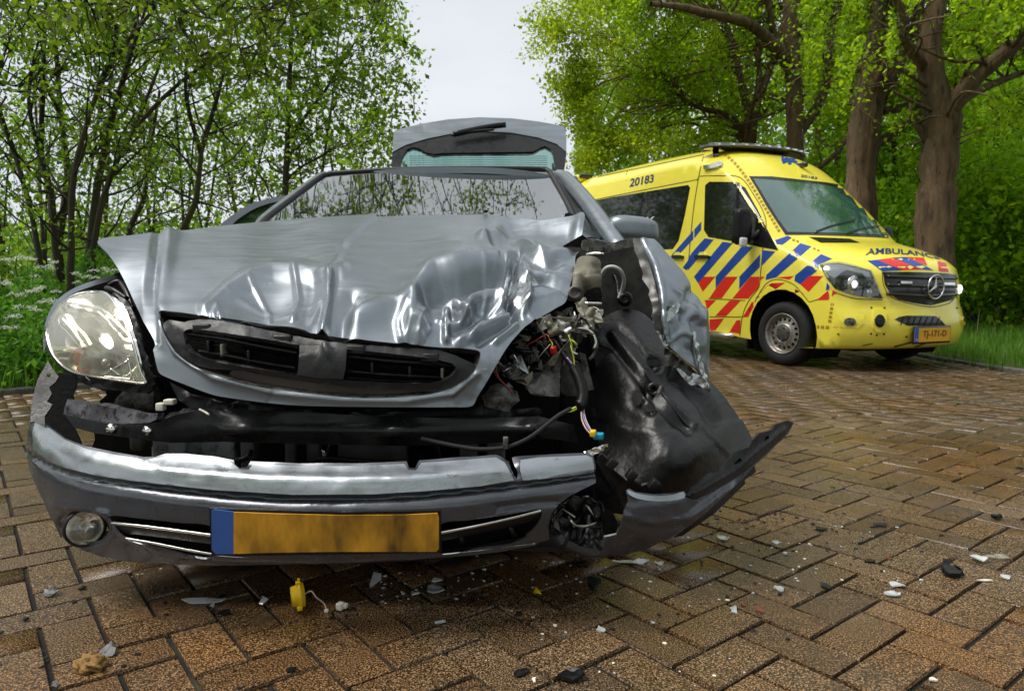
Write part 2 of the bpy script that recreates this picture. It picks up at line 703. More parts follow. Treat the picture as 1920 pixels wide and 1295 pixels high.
MT['rubber'] = mat('tyre_rubber', (.011, .011, .011), .75, 0, var=.3, vscale=20, bump=.2, bscale=120)
MT['seal'] = mat('rubber_seal', (.012, .012, .012), .5, 0)
MT['white'] = mat('white_plastic', (.72, .68, .58), .45, 0, var=.12, vscale=30)
MT['yellowp'] = mat('yellow_plastic', (.80, .52, .01), .4, 0, var=.15, vscale=40, dirt=[((.15, .1, .02), 80, .6, .7)])
MT['blueconn'] = mat('teal_plastic', (.01, .28, .42), .4, 0)
MT['redp'] = mat('red_plastic', (.42, .015, .012), .4, 0)
MT['wire_red'] = mat('red_wire', (.26, .03, .035), .45)
MT['wire_yg'] = mat('yellow_green_wire', (.45, .55, .04), .45)
MT['wire_lilac'] = mat('lilac_wire', (.28, .17, .38), .45)
MT['wire_pink'] = mat('pale_pink_wire', (.6, .42, .36), .45)
MT['wire_grey'] = mat('grey_wire', (.4, .4, .38), .4)
MT['amber'] = mat('amber_bulb', (.85, .22, .03), .2, 0, coat=.5)
MT['beige'] = mat('grimy_beige_plastic', (.22, .205, .15), .5, 0, var=.3, vscale=16, dirt=[((.06, .05, .035), 18, .5, .68)], bump=.1)
MT['screen'] = glassmat('windscreen_glass', (.78, .87, .86), .55, 2.4, .004, .008, 26, .26, (1, 1, .35), haze=.04)
MT['clear'] = glassmat('clear_glass', (.90, .97, .95), .93, 1.5, .02)
MT['aqua'] = glassmat('aqua_glass', (.72, .95, .90), .86, 1.45, .03, floor_=.03)
MT['lens'] = glassmat('hazed_lamp_lens', (.96, .94, .86), .94, 1.5, .05, .05, 26, .05, haze=.20, hazecol=.62)
MT['shard'] = glassmat('clear_plastic_shard', (.9, .93, .92), .85, 1.6, .08, .2, 60, .10, haze=.55, hazecol=.85)
MT['interior'] = mat('car_interior', (.012, .012, .013), .7, 0, var=.3)
# ---------------------------------------------------------------- ground
def structure(o):
    o['kind'] = 'structure'
    return o

def edge_curve(pts, step=.25):
    return catmull(np.array(pts, float), step, False)

LEFT_EDGE = edge_curve([(-14, -1.6), (-9, 1.6), (-5.6, 4.15), (-3.85, 5.5), (-2.7, 6.9), (-2.15, 9), (-1.9, 13), (-1.6, 20), (-1.2, 34)])
RIGHT_EDGE = edge_curve([(8.0, -1.0), (6.4, 3.0), (5.35, 5.6), (4.93, 7.2), (4.97, 9), (4.7, 12), (4.1, 16), (2.6, 24), (.9, 34)])

MT['soil'] = mat('forest_soil', (.035, .028, .018), .9, 0, var=.5, vscale=1.5, bump=.5, bscale=8)
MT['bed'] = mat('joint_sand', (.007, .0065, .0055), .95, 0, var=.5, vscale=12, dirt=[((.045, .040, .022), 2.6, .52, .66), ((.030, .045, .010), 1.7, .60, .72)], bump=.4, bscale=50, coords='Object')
MT['kerb'] = mat('kerb_concrete', (.10, .095, .08), .7, 0, var=.3, vscale=8, dirt=[((.03, .035, .015), 5, .45, .65)], bump=.3, bscale=60)

S_ = 260.0
g = obj('ground', [(-S_, -60, -.06), (S_, -60, -.06), (S_, 400, -.06), (-S_, 400, -.06)], [(0, 1, 2, 3)], MT['soil'], None, False)
structure(g)

def strip_mesh(name, curve, prof, material, parent=None):
    """sweep a profile (offset to the left of travel, z) along a ground curve"""
    c = np.asarray(curve)
    t = np.gradient(c, axis=0)
    t /= np.linalg.norm(t, axis=1)[:, None]
    nl = np.stack([-t[:, 1], t[:, 0]], 1)
    k = len(prof)
    V = []
    for i in range(len(c)):
        for o_, z in prof:
            V.append((c[i, 0] + nl[i, 0] * o_, c[i, 1] + nl[i, 1] * o_, z))
    Fc = [(i * k + j, i * k + j + 1, (i + 1) * k + j + 1, (i + 1) * k + j) for i in range(len(c) - 1) for j in range(k - 1)]
    return obj(name, V, Fc, material, parent, False)

# bedding under the pavers: the road's own outline
bed = np.vstack([LEFT_EDGE, RIGHT_EDGE[::-1]])
Qb, Tb = cdt(linear(bed, 1.0, True), [], 1.5)
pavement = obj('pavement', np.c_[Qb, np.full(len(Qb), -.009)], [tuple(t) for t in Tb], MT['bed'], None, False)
structure(pavement)
pavement['label'] = 'wet brown herringbone block paving of the road'

def paver_material():
    m = bpy.data.materials.new('wet_concrete_paver')
    m.use_nodes = True
    N, L = m.node_tree.nodes, m.node_tree.links
    b = N['Principled BSDF']
    g = N.new("ShaderNodeNewGeometry")
    oi = N.new("ShaderNodeObjectInfo")
    def noise(sc, det=3, r_=.6, src=None):
        q = N.new("ShaderNodeTexNoise")
        q.inputs['Scale'].default_value = sc
        q.inputs['Detail'].default_value = det
        q.inputs['Roughness'].default_value = r_
        L.new(g.outputs['Position'], q.inputs['Vector'])
        return q.outputs['Fac']
    def ramp(fac, stops):
        q = N.new("ShaderNodeValToRGB")
        e = q.color_ramp.elements
        while len(e) < len(stops):
            e.new(.5)
        for k, (p, c) in enumerate(stops):
            e[k].position = p
            e[k].color = (*c, 1)
        L.new(fac, q.inputs['Fac'])
        return q.outputs['Color']
    def mixc(fac, a, bb, mode='MIX', f=None):
        q = N.new("ShaderNodeMix")
        q.data_type = 'RGBA'
        q.blend_type = mode
        if fac is not None:
            L.new(fac, q.inputs['Factor'])
        else:
            q.inputs['Factor'].default_value = f
        for s, x in (('A', a), ('B', bb)):
            if isinstance(x, tuple):
                q.inputs[s].default_value = (*x, 1)
            else:
                L.new(x, q.inputs[s])
        return q.outputs['Result']
    # gravelly face: dark and pale grains 2-3 mm across
    grain = ramp(noise(250, 2, .8), [(.38, (.008, .006, .0045)), (.47, (.050, .035, .022)), (.55, (.135, .097, .060)), (.65, (.40, .325, .235))])
    sheen_tone = ramp(noise(1.1, 3), [(.34, (1.12, .78, .42)), (.62, (1.06, 1.0, .93))])  # golden patches put the warm sheen of wet blocks into the colour
    c = mixc(None, grain, sheen_tone, 'MULTIPLY', 1.0)
    ad = N.new("ShaderNodeMath")
    ad.operation = 'ADD'
    L.new(g.outputs['Random Per Island'], ad.inputs[0])
    L.new(oi.outputs['Random'], ad.inputs[1])
    fr = N.new("ShaderNodeMath")
    fr.operation = 'FRACT'
    L.new(ad.outputs[0], fr.inputs[0])
    per = ramp(fr.outputs[0], [(0, (.64, .61, .60)), (.3, (.98, .93, .86)), (.6, (.86, .85, .84)), (1, (1.26, 1.16, 1.02))])
    c = mixc(None, c, per, 'MULTIPLY', 1.0)
    st = ramp(noise(3.4, 6, .7), [(.56, (0, 0, 0)), (.70, (.75, .75, .75))])
    c = mixc(st, c, (.035, .026, .017))
    L.new(c, b.inputs['Base Color'])
    q = N.new("ShaderNodeMapRange")
    q.inputs['From Min'].default_value = .35
    q.inputs['From Max'].default_value = .65
    q.inputs['To Min'].default_value = .11
    q.inputs['To Max'].default_value = .36
    L.new(noise(1.8, 5, .65), q.inputs['Value'])
    L.new(q.outputs['Result'], b.inputs['Roughness'])
    b.inputs['Specular IOR Level'].default_value = .5
    bp = N.new("ShaderNodeBump")
    bp.inputs['Strength'].default_value = .32
    bp.inputs['Distance'].default_value = .004
    L.new(noise(260, 3, .7), bp.inputs['Height'])
    L.new(bp.outputs[0], b.inputs['Normal'])
    return m
MT['paver'] = paver_material()

PU = .1165                                  # laying unit: half a paver's length with its joint
ANG = rad(37.9)
E1 = np.array([math.cos(ANG), math.sin(ANG)])
E2 = np.array([-math.sin(ANG), math.cos(ANG)])
P0 = GP(1053.6, 1141.9)[:2]

def paver_shape(lx, ly, r):
    """one chamfered block, centre at 0, top at z=0"""
    g_, ch = .0050, .0014
    x, y = lx / 2 - g_, ly / 2 - g_
    rings = [(x, y, -.055), (x, y, -.0055), (x - ch, y - ch, 0)]
    V = []
    for (a, b, z) in rings:
        V += [(-a, -b, z), (a, -b, z), (a, b, z), (-a, b, z)]
    V = np.array(V) + np.c_[r.uniform(-.0012, .0012, (12, 2)), np.zeros(12)]
    Fc = [(k * 4 + j, k * 4 + (j + 1) % 4, k * 4 + 4 + (j + 1) % 4, k * 4 + 4 + j) for k in range(2) for j in range(4)] + [(8, 9, 10, 11)]
    return V, Fc

def in_road(p, m=.0):
    """inside the paved strip between its two edges"""
    ok = inside(bed, p)
    return ok

def proj(p):
    d = p - CAM
    f = d[:, 1] * _c - d[:, 2] * _s
    y = d[:, 1] * _s + d[:, 2] * _c
    return 960 + F * d[:, 0] / f, 647.5 - F * y / f, f

cells = []
NN = 190
for i in range(-NN, NN):
    for j in range(-NN, NN):
        m_ = (i - j) % 4
        if m_ == 0:
            cells.append((i + 1, j + .5, 0))
        elif m_ == 3:
            cells.append((i + .5, j + 1, 1))
cells = np.array(cells, float)
ctr = P0 + cells[:, :1] * PU * E1 + cells[:, 1:2] * PU * E2
dist_ = ctr[:, 1]
ok = (dist_ > -.3) & (dist_ < 15.5) & (np.abs(ctr[:, 0]) < .80 * np.maximum(dist_, 0) + 1.3) & in_road(ctr)
ctr, cells = ctr[ok], cells[ok]
u_, v_, f_ = proj(np.c_[ctr, np.zeros(len(ctr))])
shown = (f_ > .3) & (u_ > -40) & (u_ < 1960) & (v_ < 1340)
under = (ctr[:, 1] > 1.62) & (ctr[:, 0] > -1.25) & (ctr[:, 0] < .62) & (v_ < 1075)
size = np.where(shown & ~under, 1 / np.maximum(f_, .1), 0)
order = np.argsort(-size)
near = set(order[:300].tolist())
shapes = []
for k in range(5):
    V, Fc = paver_shape(2 * PU, PU, RN)
    me = mesh_from('paver', V, Fc, False)
    me.materials.append(MT['paver'])
    shapes.append(me)
restV, restF = [], []
for k in range(len(ctr)):
    ang = ANG + (math.pi / 2 if cells[k, 2] else 0)
    dz = RN.normal(0, .0013)
    tx, ty = RN.normal(0, .006, 2)
    if k in near:
        o = bpy.data.objects.new('paver', shapes[R.randrange(5)])
        COL.objects.link(o)
        o.parent = pavement
        o.location = (ctr[k, 0], ctr[k, 1], dz)
        o.rotation_euler = (tx, ty, ang + R.choice((0, math.pi)))
    else:
        V, Fc = paver_shape(2 * PU, PU, RN)
        c_, s_ = math.cos(ang), math.sin(ang)
        W = np.c_[V[:, 0] * c_ - V[:, 1] * s_ + ctr[k, 0], V[:, 0] * s_ + V[:, 1] * c_ + ctr[k, 1], V[:, 2] + dz + V[:, 0] * ty + V[:, 1] * tx]
        b0 = len(restV) * 12
        restV.append(W)
        restF += [tuple(q + b0 for q in f) for f in Fc]
fld = obj('paver_field', np.vstack(restV), np.array(restF), MT['paver'], pavement, False)
fld['kind'] = 'stuff'

# far road surface beyond the separately laid blocks
far_l = LEFT_EDGE[LEFT_EDGE[:, 1] > 15.2]
far_r = RIGHT_EDGE[RIGHT_EDGE[:, 1] > 15.2]
Qf, Tf = cdt(linear(np.vstack([far_l, far_r[::-1]]), 1.0, True), [], 1.5)
structure(obj('road', np.c_[Qf, np.full(len(Qf), -.006)], [tuple(t) for t in Tf], MT['paver'], None, False))

# kerb bands: short concrete kerb blocks, each a part
def kerb_line(name, curve, side, h, label):
    root = strip_mesh(name, curve, [(side * .0, -.03), (side * .16, -.03)][::(1 if side > 0 else -1)], MT['bed'])
    structure(root)
    root['label'] = label
    c = linear(curve, .5, False)
    cum = np.r_[0, np.cumsum(np.linalg.norm(np.diff(c, axis=0), axis=1))]
    L_ = cum[-1]
    p0 = 0
    while p0 < L_ - .5:
        a = np.array([np.interp(p0, cum, c[:, 0]), np.interp(p0, cum, c[:, 1])])
        b = np.array([np.interp(p0 + .5, cum, c[:, 0]), np.interp(p0 + .5, cum, c[:, 1])])
        d = (b - a) / np.linalg.norm(b - a)
        nrm = np.array([-d[1], d[0]]) * side
        mid = (a + b) / 2 + nrm * .07
        if -1 < mid[1] < 16:
            M3 = np.array([[d[0], -d[1], 0], [d[1], d[0], 0], [0, 0, 1.0]])
            q = MB().box((mid[0], mid[1], h - .09 + R.uniform(-.003, .003)), (.492, .11, .18), M3, .012).build('kerb_block', MT['kerb'], root)
        p0 += .5
    return root
kerb_line('kerb', LEFT_EDGE, 1, .035, 'grey concrete kerb along the undergrowth on the left')
kerb_line('kerb', RIGHT_EDGE, -1, .03, 'grey concrete kerb along the grass verge on the right')

MT['turf'] = mat('verge_soil', (.045, .05, .018), .9, 0, var=.5, vscale=3, bump=.5, bscale=10)
def bank(name, curve, side, width, rise, label):
    prof = [(side * .13, -.02), (side * .25, .03), (side * 1.2, rise * .5), (side * width * .5, rise), (side * width, rise)]
    o = strip_mesh(name, curve, prof if side > 0 else prof, MT['turf'])
    structure(o)
    o['label'] = label
    return o
bank('grass_verge', RIGHT_EDGE, -1, 5.5, .10, 'low earth bank under the grass on the right')
bank('woodland_bank', LEFT_EDGE, 1, 9, .12, 'low earth bank under the plants on the left')
# ---------------------------------------------------------------- ambulance
AX, AY, AZ, AYAW, APIT, AROL = 4.19, 7.06, -.035, -1.14716, -.029, .0029
_fw = np.array([math.cos(AYAW) * math.cos(APIT), math.sin(AYAW) * math.cos(APIT), math.sin(APIT)])
_lf = np.array([-math.sin(AYAW), math.cos(AYAW), 0]) * math.cos(AROL) + np.array([0, 0, 1]) * math.sin(AROL)
_up = np.cross(_fw, _lf)
A0 = np.array([AX, AY, AZ])

def aw(s, t, z):
    s, t, z = np.broadcast_arrays(np.asarray(s, float), np.asarray(t, float), np.asarray(z, float))
    return A0 + s[..., None] * _lf - t[..., None] * _fw + z[..., None] * _up

def al(P):
    d = np.asarray(P) - A0
    return d @ _lf, -(d @ _fw), d @ _up

AM = {}
AM['yellow'] = mat('ambulance_yellow', (.90, .78, .075), .26, 0, var=.03, vscale=3, coat=.6, coat_rough=.04, droplets=.04,
                   dirt=[((.55, .45, .05), 3.5, .66, .85)])
AM['blue'] = mat('reflective_blue', (.008, .055, .32), .35, 0, var=.05, coat=.3)
AM['red'] = mat('reflective_red', (.72, .022, .012), .35, 0, var=.05, coat=.3)
AM['gold'] = mat('reflective_gold_tape', (.42, .26, .01), .35, 0, var=.1)
AM['navy'] = mat('navy_print', (.012, .03, .12), .4, 0)
AM['seam'] = mat('panel_gap', (.10, .075, .008), .7, 0)
AM['glass'] = mat('privacy_glass', (.010, .012, .011), .06, 0, var=.2, spec=.55, coat=.4, coat_rough=.02)
AM['wscreen'] = mat('green_windscreen', (.022, .095, .075), .05, 0, var=.3, vscale=2.5, spec=1.0, coat=1.0, coat_rough=.03, bump=.05, bscale=30, stretch=(1, 1, .35), ior=1.7)
AM['black'] = MT['black']
AM['grille'] = mat('grille_black', (.012, .012, .013), .25, 0, coat=.4)
AM['plate'] = mat('number_plate_amber', (.80, .40, .015), .4, 0, var=.04)
AM['plateblue'] = mat('number_plate_blue', (.012, .11, .48), .4, 0)
AM['rim'] = mat('steel_rim', (.34, .32, .29), .38, .7, var=.2, vscale=10, dirt=[((.10, .06, .04), 24, .52, .7)], rvar=.1)
AM['hub'] = mat('hub_cap', (.07, .065, .06), .45, .2, var=.2)
AM['white'] = mat('white_print', (.75, .76, .75), .4, 0)
AM['lampglass'] = glassmat('headlamp_glass', (.96, .98, 1.0), .93, 1.5, .02)
AM['lit'] = mat('daytime_running_lamp', (.9, .9, .9), .3, 0)
AM['lit'].node_tree.nodes['Principled BSDF'].inputs['Emission Color'].default_value = (1, .98, .93, 1)
AM['lit'].node_tree.nodes['Principled BSDF'].inputs['Emission Strength'].default_value = .55

amb = thing('ambulance', 'yellow ambulance van with red and blue diagonal stripes standing on the wet road', 'ambulance', (*aw(0, 1.0, 0)[:2], 0))

def tumble(z):
    return np.interp(z, [.2, .5, 1.15, 1.7, 2.2, 2.5, 2.7], [.03, .0, .0, .055, .125, .175, .22])
def nose(t):
    q = np.clip((1.25 - t) / 1.25, 0, 1)
    return .17 * q ** 2.2
def tail(t):
    q = np.clip((t - 5.6) / .65, 0, 1)
    return .05 * q ** 2
def AW_(t, z):
    return 1.0 - tumble(z) - nose(t) - tail(t)

PROF = np.array([  # t, z, sweep, drop
    (.55, .22, .26, 0), (.16, .25, .28, 0), (.04, .30, .32, 0), (.0, .42, .34, 0), (.0, .54, .34, 0), (.03, .64, .36, 0), (.055, .70, .37, 0),
    (.05, .85, .40, .0), (.07, .98, .42, .02), (.10, 1.07, .44, .05), (.19, 1.145, .46, .08), (.36, 1.215, .40, .10), (.62, 1.295, .30, .10), (.90, 1.365, .26, .06),
    (.98, 1.40, .24, .045), (1.36, 1.76, .22, .04), (1.74, 2.115, .22, .045), (1.84, 2.20, .22, .06), (2.02, 2.34, .20, .10), (2.26, 2.46, .16, .15), (2.6, 2.56, .10, .20), (3.1, 2.615, .04, .24),
    (3.8, 2.63, 0, .25), (4.6, 2.63, 0, .25), (5.4, 2.62, 0, .25), (5.9, 2.60, -.02, .25), (6.12, 2.54, -.04, .24), (6.2, 2.40, -.03, .15), (6.24, 2.0, -.02, .0), (6.26, 1.2, -.02, 0), (6.26, .40, -.02, 0), (6.2, .34, -.02, 0)])
prof = catmull(np.c_[PROF], .09, False)
nS = 49
sig = np.sin(np.linspace(-math.pi / 2, math.pi / 2, nS)) * .5 + np.linspace(-1, 1, nS) * .5
Vb = []
edge_t, edge_z = [], []
for t0, z0, sw, dr in prof:
    te, ze = t0 + sw, z0 - dr
    wd = AW_(te, ze)
    a = np.abs(sig)
    tt = t0 + sw * a ** 2.8
    zz = z0 - dr * a ** 3.5
    Vb.append(np.c_[sig * wd, tt, zz])
    edge_t.append(te)
    edge_z.append(ze)
Vb = np.array(Vb)
nP = len(Vb)
front_faces = np.array([(i * nS + j, i * nS + j + 1, (i + 1) * nS + j + 1, (i + 1) * nS + j) for i in range(nP - 1) for j in range(nS - 1)])
Vb = Vb.reshape(-1, 3)
edge = np.c_[edge_t, edge_z]

def arch(c, r, z0, n_=16):
    """front to back over a wheel, in (t, z)"""
    a0 = math.asin((c[1] - z0) / r)
    th = np.linspace(math.pi + a0, -a0, n_)
    return np.c_[c[0] + r * np.cos(th), c[1] + r * np.sin(th)]
WF, WR, WRAD = 1.03, 4.69, .345
sill = .335
bottom = np.vstack([[(6.0, sill)], arch((WR, .37), .43, sill)[::-1], [(3.0, sill)], arch((WF, .37), .455, .25)[::-1]])
poly = np.vstack([edge, linear(bottom, .09, False)])
Qs, Ts = cdt(poly, [], .09)
Vside = np.c_[AW_(Qs[:, 0], Qs[:, 1]), Qs]
bv = np.vstack([Vb, Vside * [-1, 1, 1], Vside])
n0 = len(Vb)
n1 = n0 + len(Vside)
polys = [tuple(q) for q in front_faces] + [tuple(q + n0) for q in Ts] + [tuple(q[::-1] + n1) for q in Ts]
bm = bmesh.new()
bvw = aw(bv[:, 0], bv[:, 1], bv[:, 2])
vs_ = [bm.verts.new(p) for p in bvw]
for p in polys:
    try:
        bm.faces.new([vs_[i] for i in p])
    except ValueError:
        pass
bmesh.ops.remove_doubles(bm, verts=bm.verts[:], dist=.004)
bmesh.ops.recalc_face_normals(bm, faces=bm.faces[:])
bm.verts.index_update()
BV = np.array([v.co[:] for v in bm.verts])
BP = [[v.index for v in f.verts] for f in bm.faces]
bm.free()
body = obj('body', BV, BP, AM['yellow'], amb)
abvh = BVHTree.FromPolygons([Vector(v) for v in BV], BP)

def cast(U, V, eps=.0):
    D = rays(U, V)
    P = np.full((len(D), 3), np.nan)
    N = np.zeros((len(D), 3))
    o = Vector(CAM)
    for i, d in enumerate(D):
        h = abvh.ray_cast(o, Vector(d))
        if h[0] is not None:
            P[i] = h[0]
            nn = np.array(h[1])
            N[i] = nn if nn @ d < 0 else -nn
    return P, N

def lift(P, N, T=None):
    bad = np.isnan(P[:, 0])
    if bad.any() and not bad.all():
        good = np.where(~bad)[0]
        return P, N, bad
    return P, N, bad

def drape(name, material, outline, eps=.003, holes=(), step=9, soft=False, parent=None, th=None, hsoft=True):
    """a thin piece lying on the ambulance's skin: outline in photo pixels"""
    o = (catmull if soft else linear)(outline, step, True)
    hs = [(catmull if hsoft else linear)(h, step, True) for h in holes]
    Q, T = cdt(o, hs, step)
    P, N = cast(Q[:, 0], Q[:, 1])
    bad = np.isnan(P[:, 0])
    if bad.any():
        keep = ~bad[T].any(1)
        T = T[keep]
        if len(T) == 0:
            return None
        P[bad] = P[~bad].mean(0)
    Nn = vnormals(P, T)
    if (Nn * (CAM - P)).sum() < 0:
        T = T[:, ::-1]
        Nn = -Nn
    V, polys, sm = thicken(P + Nn * eps, T, Nn, th or (eps + .004))
    return obj(name, V, polys, material, parent or amb, sm)

def drape_line(name, pts, wpx, material, eps=.002, parent=None, soft=True):
    p = (catmull if soft else linear)(pts, 9, False)
    t = np.gradient(p, axis=0)
    t /= np.linalg.norm(t, axis=1)[:, None]
    nl = np.stack([-t[:, 1], t[:, 0]], 1) * wpx / 2
    V = []
    A_, nA = cast(*(p - nl).T)
    B_, nB = cast(*(p + nl).T)
    Fc = []
    ok_ = ~(np.isnan(A_[:, 0]) | np.isnan(B_[:, 0]))
    A_, B_ = np.nan_to_num(A_), np.nan_to_num(B_)
    A_ += nA * eps
    B_ += nB * eps
    k = len(p)
    for i in range(k - 1):
        if ok_[i] and ok_[i + 1]:
            Fc.append((i, i + 1, k + i + 1, k + i))
    if not Fc:
        return None
    return obj(name, np.vstack([A_, B_]), Fc, material, parent or amb)

c6 = lambda pts: [(1040 + x / 2.7545, 230 + y / 2.7545) for x, y in pts]
c7 = lambda pts: [(1380 + x / 2.698, 240 + y / 2.698) for x, y in pts]
c9 = lambda pts: [(1600 + x / 4.796, 430 + y / 4.796) for x, y in pts]

# glazing
drape('side_window', AM['glass'], c6([(120, 420), (300, 385), (500, 352), (690, 322), (700, 335), (672, 480), (640, 610), (610, 652), (450, 660), (250, 664), (160, 600)]), .004, soft=False, step=10)
dwin = drape('door_window', AM['glass'], c6([(800, 305), (935, 307), (985, 338), (1045, 445), (1085, 525), (1155, 658), (1080, 645), (920, 612), (795, 590), (772, 555), (778, 325)]), .004, step=8)
drape('quarter_trim', AM['black'], c6([(1040, 520), (1078, 515), (1153, 656), (1080, 640), (1035, 620)]), .009, step=7, parent=dwin)
drape_line('window_divider', c6([(948, 312), (945, 450), (935, 600)]), 5, AM['black'], .008, dwin)
wsc = drape('windscreen_surround', AM['grille'], c7([(65, 245), (180, 246), (330, 262), (450, 275), (560, 293), (590, 306), (645, 368), (700, 432), (760, 497), (818, 560), (700, 553), (500, 545), (350, 541), (250, 541), (205, 475), (150, 390), (105, 310)]), .004, step=9)
drape('windscreen', AM['wscreen'], c7([(90, 258), (330, 278), (450, 292), (565, 314), (690, 440), (790, 545), (640, 537), (480, 532), (262, 528), (215, 465), (160, 375)]), .008, step=9, parent=wsc)
for a, b in ((c7([(400, 530), (480, 500), (600, 470)]), 2.2), (c7([(560, 537), (640, 512), (725, 500)]), 2.0)):
    drape_line('wiper', a, b, AM['black'], .02, wsc)

# red and blue stripes (flat reflective foil)
blue6 = [[(605, 683), (716, 558), (716, 602), (640, 683)], [(722, 552), (757, 512), (757, 552), (722, 596)], [(662, 748), (705, 690), (705, 735), (680, 762)],
         [(712, 668), (775, 597), (822, 604), (712, 735), (690, 760), (690, 700)], [(720, 795), (868, 615), (920, 622), (770, 795), (742, 830)],
         [(832, 795), (970, 636), (1025, 642), (880, 795), (832, 855)], [(955, 795), (1062, 680), (1060, 745), (1010, 795), (953, 860)], [(1072, 658), (1140, 665), (1072, 737)]]
red6 = [[(742, 828), (770, 795), (830, 795), (765, 872)], [(800, 905), (832, 858), (882, 795), (945, 795), (862, 907)], [(918, 908), (1012, 795), (1058, 795), (1055, 850), (1000, 908)],
        [(1062, 795), (1085, 795), (1062, 815)], [(775, 915), (835, 915), (788, 962)], [(830, 997), (905, 918), (962, 918), (885, 999)], [(970, 1004), (1025, 930), (1028, 948), (1000, 1002)],
        [(800, 1015), (875, 1010), (815, 1093), (800, 1093)], [(888, 1106), (940, 1020), (960, 1018), (955, 1112)]]
blue7 = [[(197, 568), (262, 546), (282, 556), (214, 606)], [(150, 768), (155, 742), (325, 583), (382, 600), (203, 755)], [(296, 772), (300, 745), (430, 638), (488, 662), (415, 692), (422, 712), (325, 790)],
         [(455, 822), (460, 782), (482, 812)]]
red7 = [[(98, 862), (150, 806), (180, 784), (248, 782), (200, 815), (140, 850)], [(260, 852), (300, 812), (347, 842), (311, 876)], [(326, 790), (370, 748), (441, 748), (367, 828)],
        [(410, 870), (476, 812), (509, 830), (466, 869)], [(205, 755), (292, 748), (270, 766)], [(35, 955), (80, 880), (92, 880), (60, 950)]]
for p in blue6:
    drape('blue_stripe', AM['blue'], c6(p), .0025, step=9)
for p in red6:
    drape('red_stripe', AM['red'], c6(p), .0025, step=9)
for p in blue7:
    drape('blue_stripe', AM['blue'], c7(p), .0025, step=9)
for p in red7:
    drape('red_stripe', AM['red'], c7(p), .0025, step=9)
bn = [('blue', [(665, 672), (712, 667), (842, 719), (740, 725)]), ('red', [(712, 667), (790, 657), (937, 716), (842, 719)]), ('blue', [(790, 657), (857, 653), (930, 684), (998, 719), (937, 716)]),
      ('red', [(857, 653), (950, 657), (968, 697), (930, 684)]), ('red', [(1018, 672), (1062, 684), (1075, 728), (1026, 724)])]
for c, p in bn:
    drape(c + '_stripe', AM[c], c7(p), .003, step=6)

# panel gaps
for pts in ([(690, 760), (700, 620), (720, 430), (745, 280), (762, 200), (780, 140)], [(735, 300), (745, 278), (880, 275), (960, 285), (1020, 360), (1090, 500), (1075, 655), (1062, 800), (1055, 850), (1000, 925), (970, 1000), (955, 1115)],
            [(150, 410), (450, 350), (735, 295)], [(390, 210), (370, 270), (372, 300)], [(120, 300), (390, 245), (770, 165)], [(795, 908), (985, 918)], [(800, 1003), (965, 1003)]):
    drape_line('panel_gap', c6(pts), 1.6, AM['seam'])
for pts in ([(95, 880), (150, 790), (210, 765), (290, 790), (345, 850), (370, 880)], [(740, 725), (745, 790), (780, 850), (850, 880), (985, 905), (1080, 885), (1110, 850)], [(510, 835), (600, 862), (740, 868)], [(372, 880), (510, 835)]):
    drape_line('panel_gap', c7(pts), 1.5, AM['seam'])

# gold reflective dashes: up the A-pillar, round the front corner
def dashes(pts, n_, wpx, duty=.65):
    p = catmull(np.array(pts, float), 2, False)
    cum = np.r_[0, np.cumsum(np.linalg.norm(np.diff(p, axis=0), axis=1))]
    for k in range(n_):
        s0, s1 = cum[-1] * k / n_, cum[-1] * (k + duty) / n_
        q = [(np.interp(s, cum, p[:, 0]), np.interp(s, cum, p[:, 1])) for s in np.linspace(s0, s1, 4)]
        drape_line('gold_reflector', q, wpx, AM['gold'], .003)
dashes(c6([(860, 150), (930, 210), (1000, 300), (1080, 430), (1165, 570)]), 24, 5.5)
dashes(c7([(345, 890), (395, 985)]), 6, 5.5)
dashes(c7([(405, 1005), (480, 1008)]), 3, 5.5)
dashes(c7([(488, 885), (473, 990)]), 5, 5.5)
dashes(c7([(285, 565), (325, 578)]), 2, 4)
dashes(c7([(390, 608), (430, 625)]), 2, 4)
dashes(c7([(228, 815), (268, 822)]), 2, 4)
dashes(c6([(842, 1098), (870, 1099)]), 2, 4)

# lettering
def text_mesh(body_, bold=0.0, shear=0.0):
    cu = bpy.data.curves.new('lettering', 'FONT')
    cu.body = body_
    cu.size = 1
    cu.offset = bold
    cu.shear = shear
    cu.resolution_u = 3
    o = bpy.data.objects.new('lettering', cu)
    COL.objects.link(o)
    bpy.context.view_layer.update()
    dg = bpy.context.evaluated_depsgraph_get()
    me = bpy.data.meshes.new_from_object(o.evaluated_get(dg))
    V = np.array([v.co[:] for v in me.vertices])
    Fc = [tuple(p.vertices) for p in me.polygons]
    bpy.data.objects.remove(o)
    bpy.data.curves.remove(cu)
    bpy.data.meshes.remove(me)
    lo, hi = V.min(0), V.max(0)
    uv = (V[:, :2] - lo[:2]) / np.maximum(hi[:2] - lo[:2], 1e-9)
    return uv, Fc

